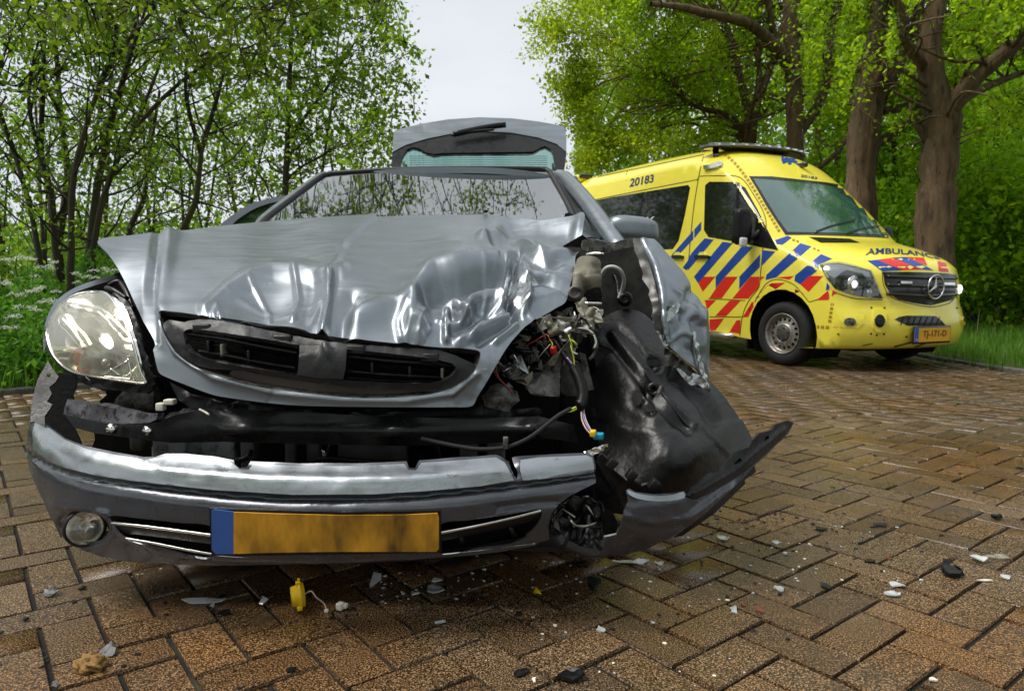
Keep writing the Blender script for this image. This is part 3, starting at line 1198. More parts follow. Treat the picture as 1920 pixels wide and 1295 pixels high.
def drape_text(name, body_, quad, material, bold=.0, eps=.004, parent=None, shear=0.0, arc=0.0):
    """quad in photo pixels: lower left, lower right, upper right, upper left"""
    uv, Fc = text_mesh(body_, bold, shear)
    q = np.array(quad, float)
    a, b = uv[:, :1], uv[:, 1:]
    px = q[0] * (1 - a) * (1 - b) + q[1] * a * (1 - b) + q[2] * a * b + q[3] * (1 - a) * b
    px[:, 1] -= arc * 4 * uv[:, 0] * (1 - uv[:, 0])
    P, N = cast(px[:, 0], px[:, 1])
    okv = ~np.isnan(P[:, 0])
    Fc = [f for f in Fc if all(okv[i] for i in f)]
    P = np.nan_to_num(P) + N * eps
    if not Fc:
        return None
    # face the viewer
    f0 = Fc[0]
    nrm = sum(np.cross(P[f[1]] - P[f[0]], P[f[2]] - P[f[0]]) @ (CAM - P[f[0]]) for f in Fc)
    if nrm < 0:
        Fc = [f[::-1] for f in Fc]
    return obj(name, P, Fc, material, parent or amb, False)

drape_text('fleet_number', '20183', c6([(386, 334), (513, 308), (513, 266), (390, 290)]), AM['navy'], .02, shear=.12)
drape_text('fleet_number', '20183', c7([(327, 249), (408, 262), (411, 250), (329, 236)]), AM['navy'], .02)
drape_text('lettering', 'AMBULANCE', c7([(655, 645), (1035, 668), (1020, 648), (662, 612)]), AM['navy'], .025, arc=6)
drape_text('lettering', 'RAV', [(1176, 428), (1220, 424), (1228, 406), (1184, 410)], AM['white'], .03, .008, shear=.3)
drape_line('logo_stripe', [(1200, 424), (1208, 408)], 4, AM['gold'], .007)

# star of life on the roof front
def px_star(cx, cy, r):
    for k in range(3):
        a = math.pi / 2 + k * math.pi / 3
        dx, dy = r * math.cos(a) * 1.0, -r * math.sin(a) * .62
        nx, ny = -dy * .30, dx * .30
        drape('star_of_life_bar', AM['blue'], [(cx - dx - nx, cy - dy - ny), (cx + dx - nx, cy + dy - ny), (cx + dx + nx, cy + dy + ny), (cx - dx + nx, cy - dy + ny)], .003 + .001 * k, step=5)
px_star(*c7([(272, 157)])[0], 17)

# grille, emblem, lamps, bumper openings
grl = drape('grille', AM['grille'], c7([(742, 728), (860, 727), (960, 730), (1060, 735), (1114, 742), (1112, 800), (1108, 835), (1093, 868), (985, 897), (900, 885), (820, 868), (782, 842), (752, 790)]), .004, step=7)
for y0, y1, y2 in ((752, 757, 762), (795, 800, 803), (838, 848, 842)):
    P_, N_ = cast(*np.array(c7([(760, y0), (850, (y0 + y1) / 2), (940, y1), (1030, (y1 + y2) / 2), (1106, y2)])).T)
    tube('grille_bar', P_ + N_ * .014, .016, AM['grille'], grl, 8, 14)
for x, y in ((850, 782), (1063, 789)):
    drape('grille_flasher', MT['chrome'], c7([(x - 28, y - 6), (x + 28, y - 5), (x + 28, y + 8), (x - 28, y + 7)]), .035, step=6, parent=grl)
ec, en = cast(*np.array(c7([(992, 803)])).T)
ec, en = ec[0], -np.array(-_fw)
M3 = frame3(_fw, _up)
mb = MB()
ER = .125
ec = ec + _fw * .035
mb.lathe(ec, _fw, [(0, ER - .014), (.008, ER - .017), (.014, ER - .008), (.008, ER), (0, ER - .004)], 40)
emb = mb.build('emblem', MT['chrome'], grl)
for k in range(3):
    a = math.pi / 2 + k * math.tau / 3
    d = M3[:, 0] * math.cos(a) + M3[:, 2] * math.sin(a)
    p = np.cross(_fw, d)
    tip = ec + d * (ER - .012)
    b0 = ec + p * .020
    b1 = ec - p * .020
    V = [b0, tip, b1, ec + _fw * .016, tip + _fw * .004, ec - d * .012]
    obj('emblem_point', V, [(0, 1, 4, 3), (1, 2, 3, 4), (0, 3, 5), (3, 2, 5)], MT['chrome'], grl, False)
def headlamp(outl, inner, drl, proj_, turn):
    hb = drape('headlight', AM['grille'], outl, .003, step=7)
    if drl:
        drape('daytime_lamp', MT['reflector'], drl, .008, step=6, parent=hb)
    if proj_:
        P_, N_ = cast(*np.array([proj_]).T)
        mb = MB().lathe(P_[0] - _fw * -.004, _fw, [(0, .085), (.012, .088), (.016, .075), (.008, .05), (.012, .045), (.020, .03), (.023, .0)], 28)
        mb.build('projector', AM['lit'] if False else MT['reflector'], hb)
        MB().lathe(P_[0] + _fw * .02, _fw, [(0, .04), (.012, .03), (.018, 0)], 20).build('lit_bulb', AM['lit'], hb)
    if turn:
        P_, N_ = cast(*np.array([turn]).T)
        MB().lathe(P_[0] + _fw * .002, _fw, [(0, .045), (.008, .045), (.006, .025), (.012, .0)], 20).build('fog_bulb', MT['chrome'], hb)
    if inner:
        drape('lens', AM['lampglass'], inner, .030, step=8, parent=hb, th=.004)
    return hb
hl7 = [(422, 692), (470, 686), (520, 683), (600, 700), (680, 722), (692, 745), (715, 805), (740, 862), (680, 858), (620, 850), (555, 832), (500, 812), (455, 755)]
headlamp(c7(hl7), c7(hl7), c7([(440, 694), (520, 690), (600, 708), (672, 728), (690, 775), (660, 768), (640, 738), (560, 720), (530, 735), (500, 760), (470, 745)]), c7([(592, 790)])[0], c7([(678, 835)])[0])
headlamp(c7([(1119, 775), (1133, 778), (1143, 815), (1144, 862), (1116, 866), (1113, 820)]), None, None, None, None)
P_, N_ = cast(*np.array(c7([(1130, 815)])).T)
if not np.isnan(P_[0, 0]):
    MB().lathe(P_[0], N_[0], [(0, .05), (.02, .04), (.03, 0)], 18).build('lit_bulb', AM['lit'], amb)
fr_ = drape('fog_recess', AM['yellow'], c7([(490, 1005), (512, 962), (560, 946), (650, 944), (648, 988), (620, 1012)]), .004, step=7)
drape('fog_lamp', MT['grime'], c7([(545, 982), (552, 966), (577, 960), (600, 966), (608, 982), (598, 997), (572, 999), (552, 994)]), .012, step=5, soft=True)
for outl, ctr_ in (([(692, 925), (705, 918), (748, 920), (757, 932), (755, 1010), (742, 1030), (705, 1030), (692, 1010)], (722, 976)), ([(1142, 905), (1165, 912), (1172, 940), (1168, 1000), (1152, 1015), (1140, 1000), (1136, 940)], (1153, 975))):
    hd = drape('siren_housing', AM['yellow'], c7(outl), .022, step=6, soft=True)
    cx, cy = ctr_
    rx = 25 if cx < 1000 else 14
    drape('siren_ring', AM['grille'], c7([(cx + rx * math.cos(a), cy + 31 * math.sin(a)) for a in np.linspace(0, math.tau, 17)[:-1]]), .027, step=5, parent=hd)
    P_, N_ = cast(*np.array(c7([(cx, cy)])).T)
    if not np.isnan(P_[0, 0]):
        MB().lathe(P_[0] + N_[0] * .026, N_[0], [(0, .05), (.012, .046), (.004, .035), (.01, .02), (.012, 0)], 18).build('siren_horn', MT['steel'], hd)
for x, y in ((685, 908), (750, 910), (683, 1040), (711, 1046), (748, 1042), (518, 1042), (862, 1054), (1075, 1052), (1118, 910), (1150, 1040)):
    drape('bolt', AM['grille'], c7([(x + 5 * math.cos(a), y + 5 * math.sin(a)) for a in np.linspace(0, math.tau, 7)[:-1]]), .006, step=3)
lg = drape('lower_grille', AM['grille'], c7([(802, 968), (825, 955), (860, 949), (940, 949), (1010, 951), (1040, 975), (1062, 1001), (960, 1001), (868, 999)]), .004, step=6)
for k in range(7):
    x = 830 + k * 30
    drape_line('grille_rib', c7([(x, 998), (x + 18, 955)]), 1.6, MT['steel'], .010, lg)
for a, b in (([(800, 1105), (860, 1090), (905, 1078)], 3), ([(880, 1112), (930, 1098), (975, 1080)], 3), ([(640, 1100), (690, 1090)], 2)):
    drape_line('bumper_rib', c7(a), b, AM['seam'], .003)
# hood vents
for p in ([(368, 552), (575, 561), (628, 581), (430, 581)], [(792, 574), (870, 581), (908, 599), (850, 596)]):
    drape('hood_vent', AM['grille'], c7(p), .004, step=6)

# number plate TJ-171-D, its own flat panel on the bumper
pc, pn = cast(*np.array(c7([(979, 1044)])).T)
pcen = pc[0] + _fw * .03
ss = aw(np.array([0.]), 0, 0)
PW, PH = .50, .115
# follow the bumper's curve: yaw the plate to the local skin
q1, _ = cast(*np.array(c7([(905, 1044)])).T)
q2, _ = cast(*np.array(c7([(1055, 1042)])).T)
dx = (q2[0] - q1[0])
dx = dx - _up * (dx @ _up)
PW = np.linalg.norm(dx) * (178 / 150)
PH = PW * .27
dx /= np.linalg.norm(dx)
dn = np.cross(dx, _up)
if dn @ (CAM - pcen) < 0:
    dn = -dn
pl = MB().box(pcen - dn * .008, (PW + .03, .012, PH + .035), np.stack([dx, dn, _up], 1), .004).build('plate_holder', AM['grille'], amb)
def plate_quad(name, a0, a1, b0, b1, off, material):
    V = [pcen + dx * (a * PW / 2) + _up * (b * PH / 2) + dn * off for a, b in ((a0, b0), (a1, b0), (a1, b1), (a0, b1))]
    V += [v - dn * .003 for v in V]
    return obj(name, V, [(0, 1, 2, 3), (7, 6, 5, 4), (0, 4, 5, 1), (1, 5, 6, 2), (2, 6, 7, 3), (3, 7, 4, 0)], material, pl, False)
plate_quad('number_plate', -1, 1, -.95, 1, .003, AM['plate'])
plate_quad('country_band', -1, -.79, -.95, 1, .0045, AM['plateblue'])
def plate_text(body_, a0, a1, b0, b1, material, off=.006, bold=.01):
    uv, Fc = text_mesh(body_, bold)
    V = pcen + dx * ((a0 + (a1 - a0) * uv[:, :1]) * PW / 2) + _up * ((b0 + (b1 - b0) * uv[:, 1:]) * PH / 2) + dn * off
    return obj('lettering', V, Fc, material, pl, False)
plate_text('TJ-171-D', -.55, .78, -.55, .62, MT['seal'])
plate_text('NL', -.96, -.83, -.78, -.42, AM['white'], .007)

# lightbar, side lamp, roof fittings
def am_box(name, s, t, z, sz, material, bev=.02, parent=None):
    return MB().box(aw(s, t, z), sz, np.stack([_lf, _fw, _up], 1), bev).build(name, material, parent or amb)
def roof_z(s, t):
    h = abvh.ray_cast(Vector(aw(s, t, 3.6)), Vector(-_up))
    return al(np.array(h[0]))[2]
LB_T, LB_W = 2.42, .80
lbz = roof_z(0, LB_T) + .026
lb = thing('roof_lightbar', '', '', aw(0, LB_T, lbz))
for k_ in ('label', 'category'):
    del lb[k_]
lb.parent = amb
lb.location = Vector(aw(0, LB_T, lbz) - np.array(amb.location))
def lb_obj(o):
    # children were built in ambulance space: hang them one level down
    o.parent = lb
    o.location = -lb.location
    return o
xs = np.linspace(-LB_W, LB_W, 21)
def bar_section(z0, z1, d0, d1, name, material):
    V = []
    for x in xs:
        bow = .20 * (abs(x) / LB_W) ** 2.2
        taper = 1 - .35 * (abs(x) / LB_W) ** 4
        for dt, zz in ((-d0, z0), (-d1, z1), (d1, z1), (d0, z0)):
            V.append(aw(x, LB_T + bow + dt * taper, zz))
    Fc = [(i * 4 + j, i * 4 + (j + 1) % 4, (i + 1) * 4 + (j + 1) % 4, (i + 1) * 4 + j) for i in range(len(xs) - 1) for j in range(4)]
    Fc += [(0, 1, 2, 3), tuple(range(len(V) - 4, len(V)))[::-1]]
    return lb_obj(obj(name, V, Fc, material, amb, False))
bar_section(lbz - .006, lbz + .010, .145, .155, 'lightbar_base', AM['grille'])
bar_section(lbz + .013, lbz + .046, .150, .135, 'lightbar_lens', mat('smoked_lamp_cover', (.16, .16, .14), .12, 0, var=.3, vscale=12, coat=.5))
bar_section(lbz + .048, lbz + .060, .135, .10, 'lightbar_lid', AM['grille'])
for k in range(10):
    x = -LB_W * .92 + k * LB_W * 1.84 / 9
    bow = .20 * (abs(x) / LB_W) ** 2.2
    lb_obj(am_box('lamp_module', x, LB_T + bow - .142, lbz + .030, (.085, .016, .026), MT['chrome'], .004))
drape('side_flasher', MT['chrome'], c6([(776, 224), (868, 208), (864, 232), (778, 246)]), .03, step=6)
drape('roof_camera', AM['grille'], c6([(818, 157), (850, 154), (850, 176), (820, 181)]), .04, step=5)
drape('roof_seam_cover', AM['yellow'], c6([(818, 145), (852, 140), (860, 150), (822, 156)]), .05, step=5)
for s_ in (-.62, .62):
    am_box('rear_beacon', s_, 6.0, roof_z(s_, 6.0) + .05, (.34, .30, .12), AM['yellow'], .04)
    am_box('rear_beacon_lamp', s_ * 1.02, 5.86, roof_z(s_, 5.9) + .06, (.24, .10, .07), AM['grille'], .02)
# aerial
P_, N_ = cast(*np.array(c7([(328, 198)])).T)
MB().box(P_[0] + N_[0] * .025, (.05, .16, .06), np.stack([_lf, _fw, _up], 1), .02).build('aerial_foot', AM['grille'], amb)
tube('aerial', [P_[0] + N_[0] * .04, P_[0] + N_[0] * .04 + _up * .22, P_[0] + N_[0] * .04 + _up * .42 - _fw * .03], .005, AM['grille'], amb, 6)

# door mirrors, handles, step bar
def mirror(side):
    c = aw(side * 1.14, 1.52, 1.50 if side < 0 else 1.44)
    h = MB()
    bm_ = bmesh.new()
    bmesh.ops.create_icosphere(bm_, subdivisions=4, radius=1)
    V = np.array([v.co[:] for v in bm_.verts])
    Fc = [[v.index for v in f.verts] for f in bm_.faces]
    bm_.free()
    V = np.sign(V) * np.abs(V) ** .45 * ([.105, .08, .20] if side < 0 else [.085, .07, .13])
    V[:, 1] = np.where(V[:, 1] < 0, V[:, 1] * .45, V[:, 1])
    h.add(V @ np.stack([_lf, _fw, _up], 0) + c, Fc)
    mo = h.build('door_mirror', AM['black'], amb)
    mb = MB()
    mb.tube([aw(side * .90, 1.42, 1.50), aw(side * 1.0, 1.46, 1.40), aw(side * 1.10, 1.50, 1.38)], .04, 10)
    mb.build('mirror_arm', AM['black'], mo)
    MB().box(aw(side * 1.18, 1.435, 1.33), (.09, .045, .10), np.stack([_lf, _fw, _up], 1), .02).build('indicator', AM['white'], mo)
    obj('mirror_glass', [aw(side * 1.14 + a * (.09 if side < 0 else .07), 1.562, (1.50 if side < 0 else 1.44) + b * (.18 if side < 0 else .11)) for a, b in ((-1, -1), (1, -1), (1, 1), (-1, 1))], [(0, 1, 2, 3)], MT['chrome'], mo, False)
mirror(-1)
mirror(1)
for x0, y0, x1, y1 in ((608, 690, 670, 703), (727, 690, 804, 703)):
    hb = drape('door_handle', AM['grille'], c6([(x0, y0), (x0 + 8, y0 - 5), (x1 - 8, y0 - 5), (x1, y0), (x1 - 6, y1), (x0 + 6, y1)]), .028, step=5)
    xm = (x0 + x1) / 2
    drape('handle_cup', AM['yellow'], c6([(xm - 22, y0 - 4), (xm - 12, y0 - 20), (xm + 4, y0 - 22), (xm + 16, y0 - 12), (xm + 20, y0 - 4)]), .016, step=5, parent=hb)
tube('side_step', [aw(-.93, 1.75, .27), aw(-1.0, 1.80, .26), aw(-1.0, 2.2, .26), aw(-1.0, 3.6, .26), aw(-.93, 3.7, .27)], .032, MT['chrome'], amb, 10)
MB().box(aw(-.96, 2.7, .275), (.14, 1.5, .03), np.stack([_lf, _fw, _up], 1), .01).build('step_board', MT['grime'], amb)

# wheels, arches and underside
def wheel(s, t, steer=0.0):
    side = math.copysign(1, s)
    c = np.array(aw(s, t, 0))
    c[2] = WRAD - .004
    ax = _lf * side
    ax = ax - np.array([0, 0, 1]) * ax[2]
    ca, sa = math.cos(steer), math.sin(steer)
    ax = np.array([ax[0] * ca - ax[1] * sa, ax[0] * sa + ax[1] * ca, 0])
    ax /= np.linalg.norm(ax)
    wname = MB()
    r = WRAD
    wname.lathe(c, ax, [(-.23, .20), (-.225, .27), (-.215, r - .025), (-.19, r - .004), (-.12, r), (-.06, r), (-.03, r - .006), (-.008, r - .028), (.004, r - .06), (.002, .25), (-.008, .222), (-.03, .212), (-.06, .20)], 56)
    wo = wname.build('wheel', MT['rubber'], amb)
    rm = MB()
    rm.lathe(c, ax, [(-.06, .205), (-.012, .214), (-.004, .220), (.002, .216), (-.012, .203), (-.045, .196), (-.06, .188), (-.055, .180)], 48)
    rm.lathe(c, ax, [(-.05, .125), (-.032, .112), (-.022, .105), (-.018, .096), (-.024, .088)], 48)
    rm.build('rim', AM['rim'], wo)
    # vented disc with 16 round holes
    th = np.linspace(0, math.tau, 49)[:-1]
    outer = np.c_[.186 * np.cos(th), .186 * np.sin(th)]
    hls = []
    for k in range(16):
        a = k / 16 * math.tau
        p = np.array([math.cos(a), math.sin(a)]) * .153
        q = np.linspace(0, math.tau, 9)[:-1]
        hls.append(p + .0175 * np.c_[np.cos(q), np.sin(q)])
    inn = np.c_[.110 * np.cos(th[::2]), .110 * np.sin(th[::2])]
    Q, T = cdt(outer, hls + [inn], .03)
    a1 = np.cross(ax, (0, 0, 1.0))
    a1 /= np.linalg.norm(a1)
    a2 = np.cross(ax, a1)
    rr = np.linalg.norm(Q, axis=1)
    off = np.interp(rr, [.11, .15, .186], [-.034, -.044, -.058])
    P = c + Q[:, :1] * a1 + Q[:, 1:] * a2 + off[:, None] * ax
    Nn = np.broadcast_to(ax, P.shape)
    n_ = np.cross(P[T[0, 1]] - P[T[0, 0]], P[T[0, 2]] - P[T[0, 0]])
    if n_ @ ax < 0:
        T = T[:, ::-1]
    V, polys, sm = thicken(P, T, Nn, .012)
    obj('wheel_disc', V, polys, AM['rim'], wo, sm)
    MB().lathe(c, ax, [(-.16, .20), (-.13, .12), (-.125, 0)], 24).build('brake', MT['dark'], wo)
    hb = MB()
    hb.lathe(c, ax, [(-.04, .092), (-.024, .09), (-.012, .07), (-.006, .035), (-.004, 0)], 28)
    for k in range(6):
        a = k / 6 * math.tau + .3
        hb.lathe(c + (a1 * math.cos(a) + a2 * math.sin(a)) * .068, ax, [(-.02, .012), (-.004, .012), (-.001, .006), (0, 0)], 8)
    hb.build('hub_cap', AM['hub'], wo)
    return wo
wheel(-.955, WF, .10)
wheel(.94, WF, .10)
wheel(-.94, WR)
wheel(.94, WR)
for s_ in (-1, 1):
    for tc_ in (WF, WR):
        a = arch((tc_, .37), .45, .12, 20)
        V = []
        for p in a:
            V += [aw(s_ * .96, p[0], p[1]), aw(s_ * .55, p[0], p[1])]
        V = np.array(V)
        obj('wheel_arch', V, [(2 * i, 2 * i + 1, 2 * i + 3, 2 * i + 2) for i in range(len(a) - 1)], MT['dark'], amb)
ub = MB()
ub.box(aw(0, 2.8, .42), (1.25, 5.0, .34), np.stack([_lf, _fw, _up], 1), .02)
ub.box(aw(0, 1.0, .26), (1.2, 1.2, .10), np.stack([_lf, _fw, _up], 1), .02)
ub.build('underbody', MT['dark'], amb)
mf = MB().box(aw(-.80, 1.56, .30), (.30, .03, .34), np.stack([_lf, _fw, _up], 1), .01)
mf.build('mud_flap', MT['black'], amb)
# far side: window band and two stripes so the van is whole from elsewhere
def side_sheet(name, material, pts, off=.004):
    Q, T = cdt(linear(pts, .1, True), [], .12)
    P = aw(AW_(Q[:, 0], Q[:, 1]) + off, Q[:, 0], Q[:, 1])
    return obj(name, P, [tuple(t) for t in T], material, amb)
side_sheet('side_window', AM['glass'], [(2.6, 1.42), (5.8, 1.42), (5.8, 1.95), (2.6, 1.95)])
side_sheet('door_window', AM['glass'], [(1.5, 1.38), (2.4, 1.38), (2.4, 2.0), (2.0, 2.05)])
for k in range(9):
    t0 = 1.8 + k * .45
    side_sheet('blue_stripe', AM['blue'], [(t0, 1.0), (t0 + .2, 1.0), (t0 + .5, 1.3), (t0 + .3, 1.3)])
    side_sheet('red_stripe', AM['red'], [(t0, .97), (t0 + .2, .97), (t0 - .05, .72), (t0 - .25, .72)])
# ---------------------------------------------------------------- wrecked hatchback
_b = np.array([.047, .9989, 0])
_r = np.array([.9989, -.047, 0])
O_ = np.array([-.428, 1.58, 0])
UPV = np.array([0, 0, 1.0])

def cw(s, t, z):
    s, t, z = np.broadcast_arrays(np.asarray(s, float), np.asarray(t, float), np.asarray(z, float))
    return O_ + s[..., None] * _r + t[..., None] * _b + z[..., None] * UPV

car = thing('wrecked_car', 'silver hatchback with crushed front, buckled bonnet and raised tailgate on the brick road', 'car', (*cw(0, 1.2, 0)[:2], 0))
CM3 = np.stack([_r, _b, UPV], 1)

def spline1(xs, ys):
    xs, ys = np.asarray(xs, float), np.asarray(ys, float)
    h = np.diff(xs)
    d = np.diff(ys) / h
    m = np.r_[d[0], (d[:-1] * h[1:] + d[1:] * h[:-1]) / (h[1:] + h[:-1]), d[-1]]
    def f(x):
        x = np.clip(np.asarray(x, float), xs[0], xs[-1])
        i = np.clip(np.searchsorted(xs, x) - 1, 0, len(xs) - 2)
        t = (x - xs[i]) / h[i]
        t2, t3 = t * t, t * t * t
        return (2*t3-3*t2+1)*ys[i] + (t3-2*t2+t)*h[i]*m[i] + (-2*t3+3*t2)*ys[i+1] + (t3-t2)*h[i]*m[i+1]
    return f

# ---- bonnet -----------------------------------------------------------------
hood_outline = [(183, 455), (192, 447), (240, 441), (300, 435), (310, 431), (322, 434), (420, 423), (520, 414), (660, 408), (800, 403), (930, 402), (1040, 402), (1082, 401), (1096, 403), (1094, 420),
                (1087, 455), (1079, 482), (1078, 500), (1069, 535), (1060, 568), (1040, 580), (1010, 596), (985, 612), (962, 636), (940, 668), (915, 712), (896, 742), (884, 761),
                (840, 763), (740, 763), (640, 762), (560, 760), (500, 755), (440, 747), (400, 740), (350, 722), (304, 703), (296, 694), (288, 660), (278, 625), (262, 588), (240, 540), (222, 505), (204, 478)]
grille_hole = [(297, 590), (310, 584), (345, 586), (400, 593), (450, 600), (540, 616), (640, 633), (740, 643), (830, 651), (893, 655), (901, 661), (898, 680), (886, 702), (866, 718), (838, 731), (800, 740),
               (740, 745), (680, 746), (610, 741), (540, 733), (470, 721), (410, 705), (365, 688), (335, 667), (314, 640), (302, 615)]
hood_depth = tps([(183, 455, 2.25), (300, 437, 2.48), (420, 423, 2.66), (520, 414, 2.78), (800, 403, 2.86), (950, 402, 2.78), (1095, 402, 2.60),
                  (222, 505, 2.14), (262, 588, 1.93), (290, 670, 1.78), (290, 480, 2.20), (290, 540, 2.02),
                  (300, 590, 1.84), (450, 600, 1.76), (640, 632, 1.73), (780, 647, 1.745), (900, 655, 1.78), (980, 612, 1.88),
                  (300, 650, 1.79), (365, 690, 1.74), (450, 718, 1.71), (640, 746, 1.69), (880, 715, 1.75), (884, 761, 1.75), (740, 763, 1.70),
                  (640, 762, 1.69), (500, 755, 1.70), (400, 740, 1.72), (300, 700, 1.76),
                  (1040, 580, 1.98), (1060, 560, 2.02), (1078, 490, 2.24), (1000, 480, 2.22), (1000, 540, 2.04), (1000, 430, 2.50),
                  (640, 500, 2.08), (640, 450, 2.42), (450, 500, 2.13), (450, 455, 2.42), (860, 500, 2.10), (860, 450, 2.40), (640, 570, 1.88), (450, 555, 1.92), (800, 580, 1.88), (900, 600, 1.86), (360, 520, 2.06)])
_hd = dents([
    # wing crease on the left and the rolled lip beside it
    ('t', [(300, 437), (293, 480), (285, 530), (284, 590), (286, 640)], 16, -.016),
    ('g', [(318, 440), (312, 490), (306, 540), (300, 575)], 13, .010),
    ('b', (312, 440), (22, 12), .012),
    # centre fold
    ('s', [(560, 650), (625, 540), (627, 500), (648, 452), (700, 410)], 4, .010, 90),
    ('t', [(700, 408), (650, 452), (627, 505), (620, 545), (612, 620)], 9, .007),
    # left push-in: flat facet under a curved edge
    ('t', [(385, 576), (430, 535), (470, 510), (510, 500), (560, 503), (600, 512), (640, 505)], 18, .016),
    ('b', (510, 556), (80, 36), -.055, -8),
    ('t', [(552, 506), (556, 545), (550, 600)], 9, .012),
    ('t', [(620, 520), (616, 560), (606, 628)], 11, .022),
    ('g', [(588, 520), (580, 560), (572, 605)], 14, -.012),
    ('g', [(660, 560), (645, 600), (638, 630)], 16, -.022),
    ('t', [(400, 588), (408, 572), (412, 590)], 7, .010),
    ('g', [(460, 598), (490, 590), (540, 588)], 8, .008),
    ('b', (690, 590), (48, 32), .014),
    # the long dark fold of the middle
    ('g', [(670, 602), (720, 580), (775, 572)], 20, .024),
    ('g', [(770, 606), (786, 550), (818, 514), (870, 500), (930, 500)], 19, .044),
    ('b', (850, 520), (80, 26), .014, -8),
    ('g', [(800, 566), (840, 546), (900, 530), (945, 522)], 19, -.058),
    # crumpled lower right, a field of lumps
    ('t', [(785, 632), (800, 590), (825, 566), (850, 562), (866, 580), (872, 594)], 16, .026),
    ('t', [(876, 594), (882, 562), (900, 548), (930, 545), (946, 558)], 15, .030),
    ('b', (845, 590), (16, 14), -.022),
    ('b', (912, 578), (26, 14), -.030),
    ('t', [(838, 582), (836, 610), (836, 638)], 9, .020),
    ('t', [(862, 640), (890, 625), (925, 603), (948, 596)], 14, .016),
    ('g', [(850, 620), (890, 600), (920, 590)], 8, -.018),
    ('t', [(900, 640), (935, 620), (970, 590)], 13, -.016),
    ('t', [(930, 640), (965, 610), (985, 575), (990, 545)], 9, .014),
    ('t', [(760, 636), (775, 615), (800, 618)], 14, .012),
    ('t', [(750, 636), (745, 610), (760, 590)], 8, .010),
    # torn vertical crease and the deep fold by the corner
    ('t', [(970, 462), (961, 500), (961, 540), (952, 566), (972, 598)], 10, -.034),
    ('g', [(986, 500), (988, 540), (985, 570)], 9, .018),
    ('t', [(942, 540), (948, 510), (955, 490)], 14, .020),
    ('t', [(905, 441), (930, 470), (958, 502)], 10, .012),
    ('t', [(905, 444), (940, 432), (980, 438), (1006, 470), (1030, 480), (1062, 472)], 16, .022),
    ('g', [(925, 452), (955, 446), (985, 462), (1000, 488), (1040, 496)], 14, -.018),
    ('g', [(960, 427), (1010, 420), (1060, 428), (1078, 446)], 21, -.050),
    ('t', [(985, 530), (1020, 524), (1050, 540), (1070, 548)], 13, -.020),
    ('t', [(990, 520), (1030, 515), (1075, 525)], 8, .010),
    ('b', (1035, 560), (34, 18), .012),
    ('g', [(1090, 404), (1078, 430), (1070, 455)], 8, .010),
    # sharp secondary folds
    ('t', [(880, 470), (905, 500), (925, 540)], 7, .006), ('t', [(820, 600), (858, 606), (900, 600), (940, 570)], 7, .008), ('t', [(700, 560), (745, 575), (785, 570)], 8, .006),
    ('t', [(955, 590), (1000, 560), (1050, 552)], 7, .007), ('t', [(1000, 600), (970, 560), (962, 530)], 6, .008), ('t', [(880, 640), (905, 600), (912, 560)], 6, .007),
    ('t', [(640, 470), (740, 462), (860, 452)], 9, .004), ('t', [(470, 520), (500, 560), (505, 600)], 7, .006), ('t', [(1010, 470), (1030, 500), (1070, 505)], 7, .009), ('t', [(430, 545), (520, 565), (600, 560)], 7, .005),
    # rim of the grille opening
    ('g', [(300, 600), (330, 662), (400, 708), (520, 738), (640, 750), (760, 752), (850, 738), (895, 700)], 5, .006),
])
def hood_bumps(Q):
    h = _hd(Q)
    wr = 1 / (1 + np.exp(-((Q[:, 0] - 800) / 50 + (Q[:, 1] - 545) / 40)))
    wr *= np.exp(-((Q[:, 0] - 930) / 150) ** 2)
    h += wr * (.0026 * pnoise(Q, 62, 3) + .0006 * pnoise(Q, 26, 4))
    h += .0010 * pnoise(Q, 170, 5) + .0008 * np.sin((Q[:, 0] - Q[:, 1] * 2.3) / 17.) * np.clip((Q[:, 1] - 420) / 80, 0, 1) * .35
    return h
MT['hood'] = MT['paint']
hood = sheet('bonnet', MT['paint'], car, hood_outline, hood_depth, [grille_hole], 3.3, .004, True, hood_bumps)
hood['label'] = 'buckled silver bonnet'

# rolled inner flange of the opening, brown primer showing below the grille
def offset_band(name, material, loop, d0, depth, y0, y1, parent, step=7, closed=False):
    p = catmull(loop, step, closed)
    t = np.gradient(p, axis=0)
    t /= np.maximum(np.linalg.norm(t, axis=1), 1e-9)[:, None]
    nl = np.stack([-t[:, 1], t[:, 0]], 1)
    q = p + nl * d0
    A_ = PT(p[:, 0], p[:, 1], depth(p[:, 0], p[:, 1]) + y0)
    B_ = PT(q[:, 0], q[:, 1], depth(p[:, 0], p[:, 1]) + y1)
    k = len(p)
    return obj(name, np.vstack([A_, B_]), [(i, i + 1, k + i + 1, k + i) for i in range(k - 1)], material, parent)
gl_loop = grille_hole + [grille_hole[0], grille_hole[1]]
offset_band('opening_flange', MT['grime'], gl_loop, 9, hood_depth, .003, .035, hood)
MT['primer'] = mat('brown_primer_strip', (.075, .055, .045), .45, 0, var=.25, bump=.1)
sheet('primer_strip', MT['primer'], hood, [(430, 704), (500, 722), (600, 735), (700, 742), (800, 738), (858, 722), (850, 712), (780, 722), (680, 726), (580, 716), (490, 702), (440, 692)], lambda u, v: hood_depth(u, v) + .03, step=9)

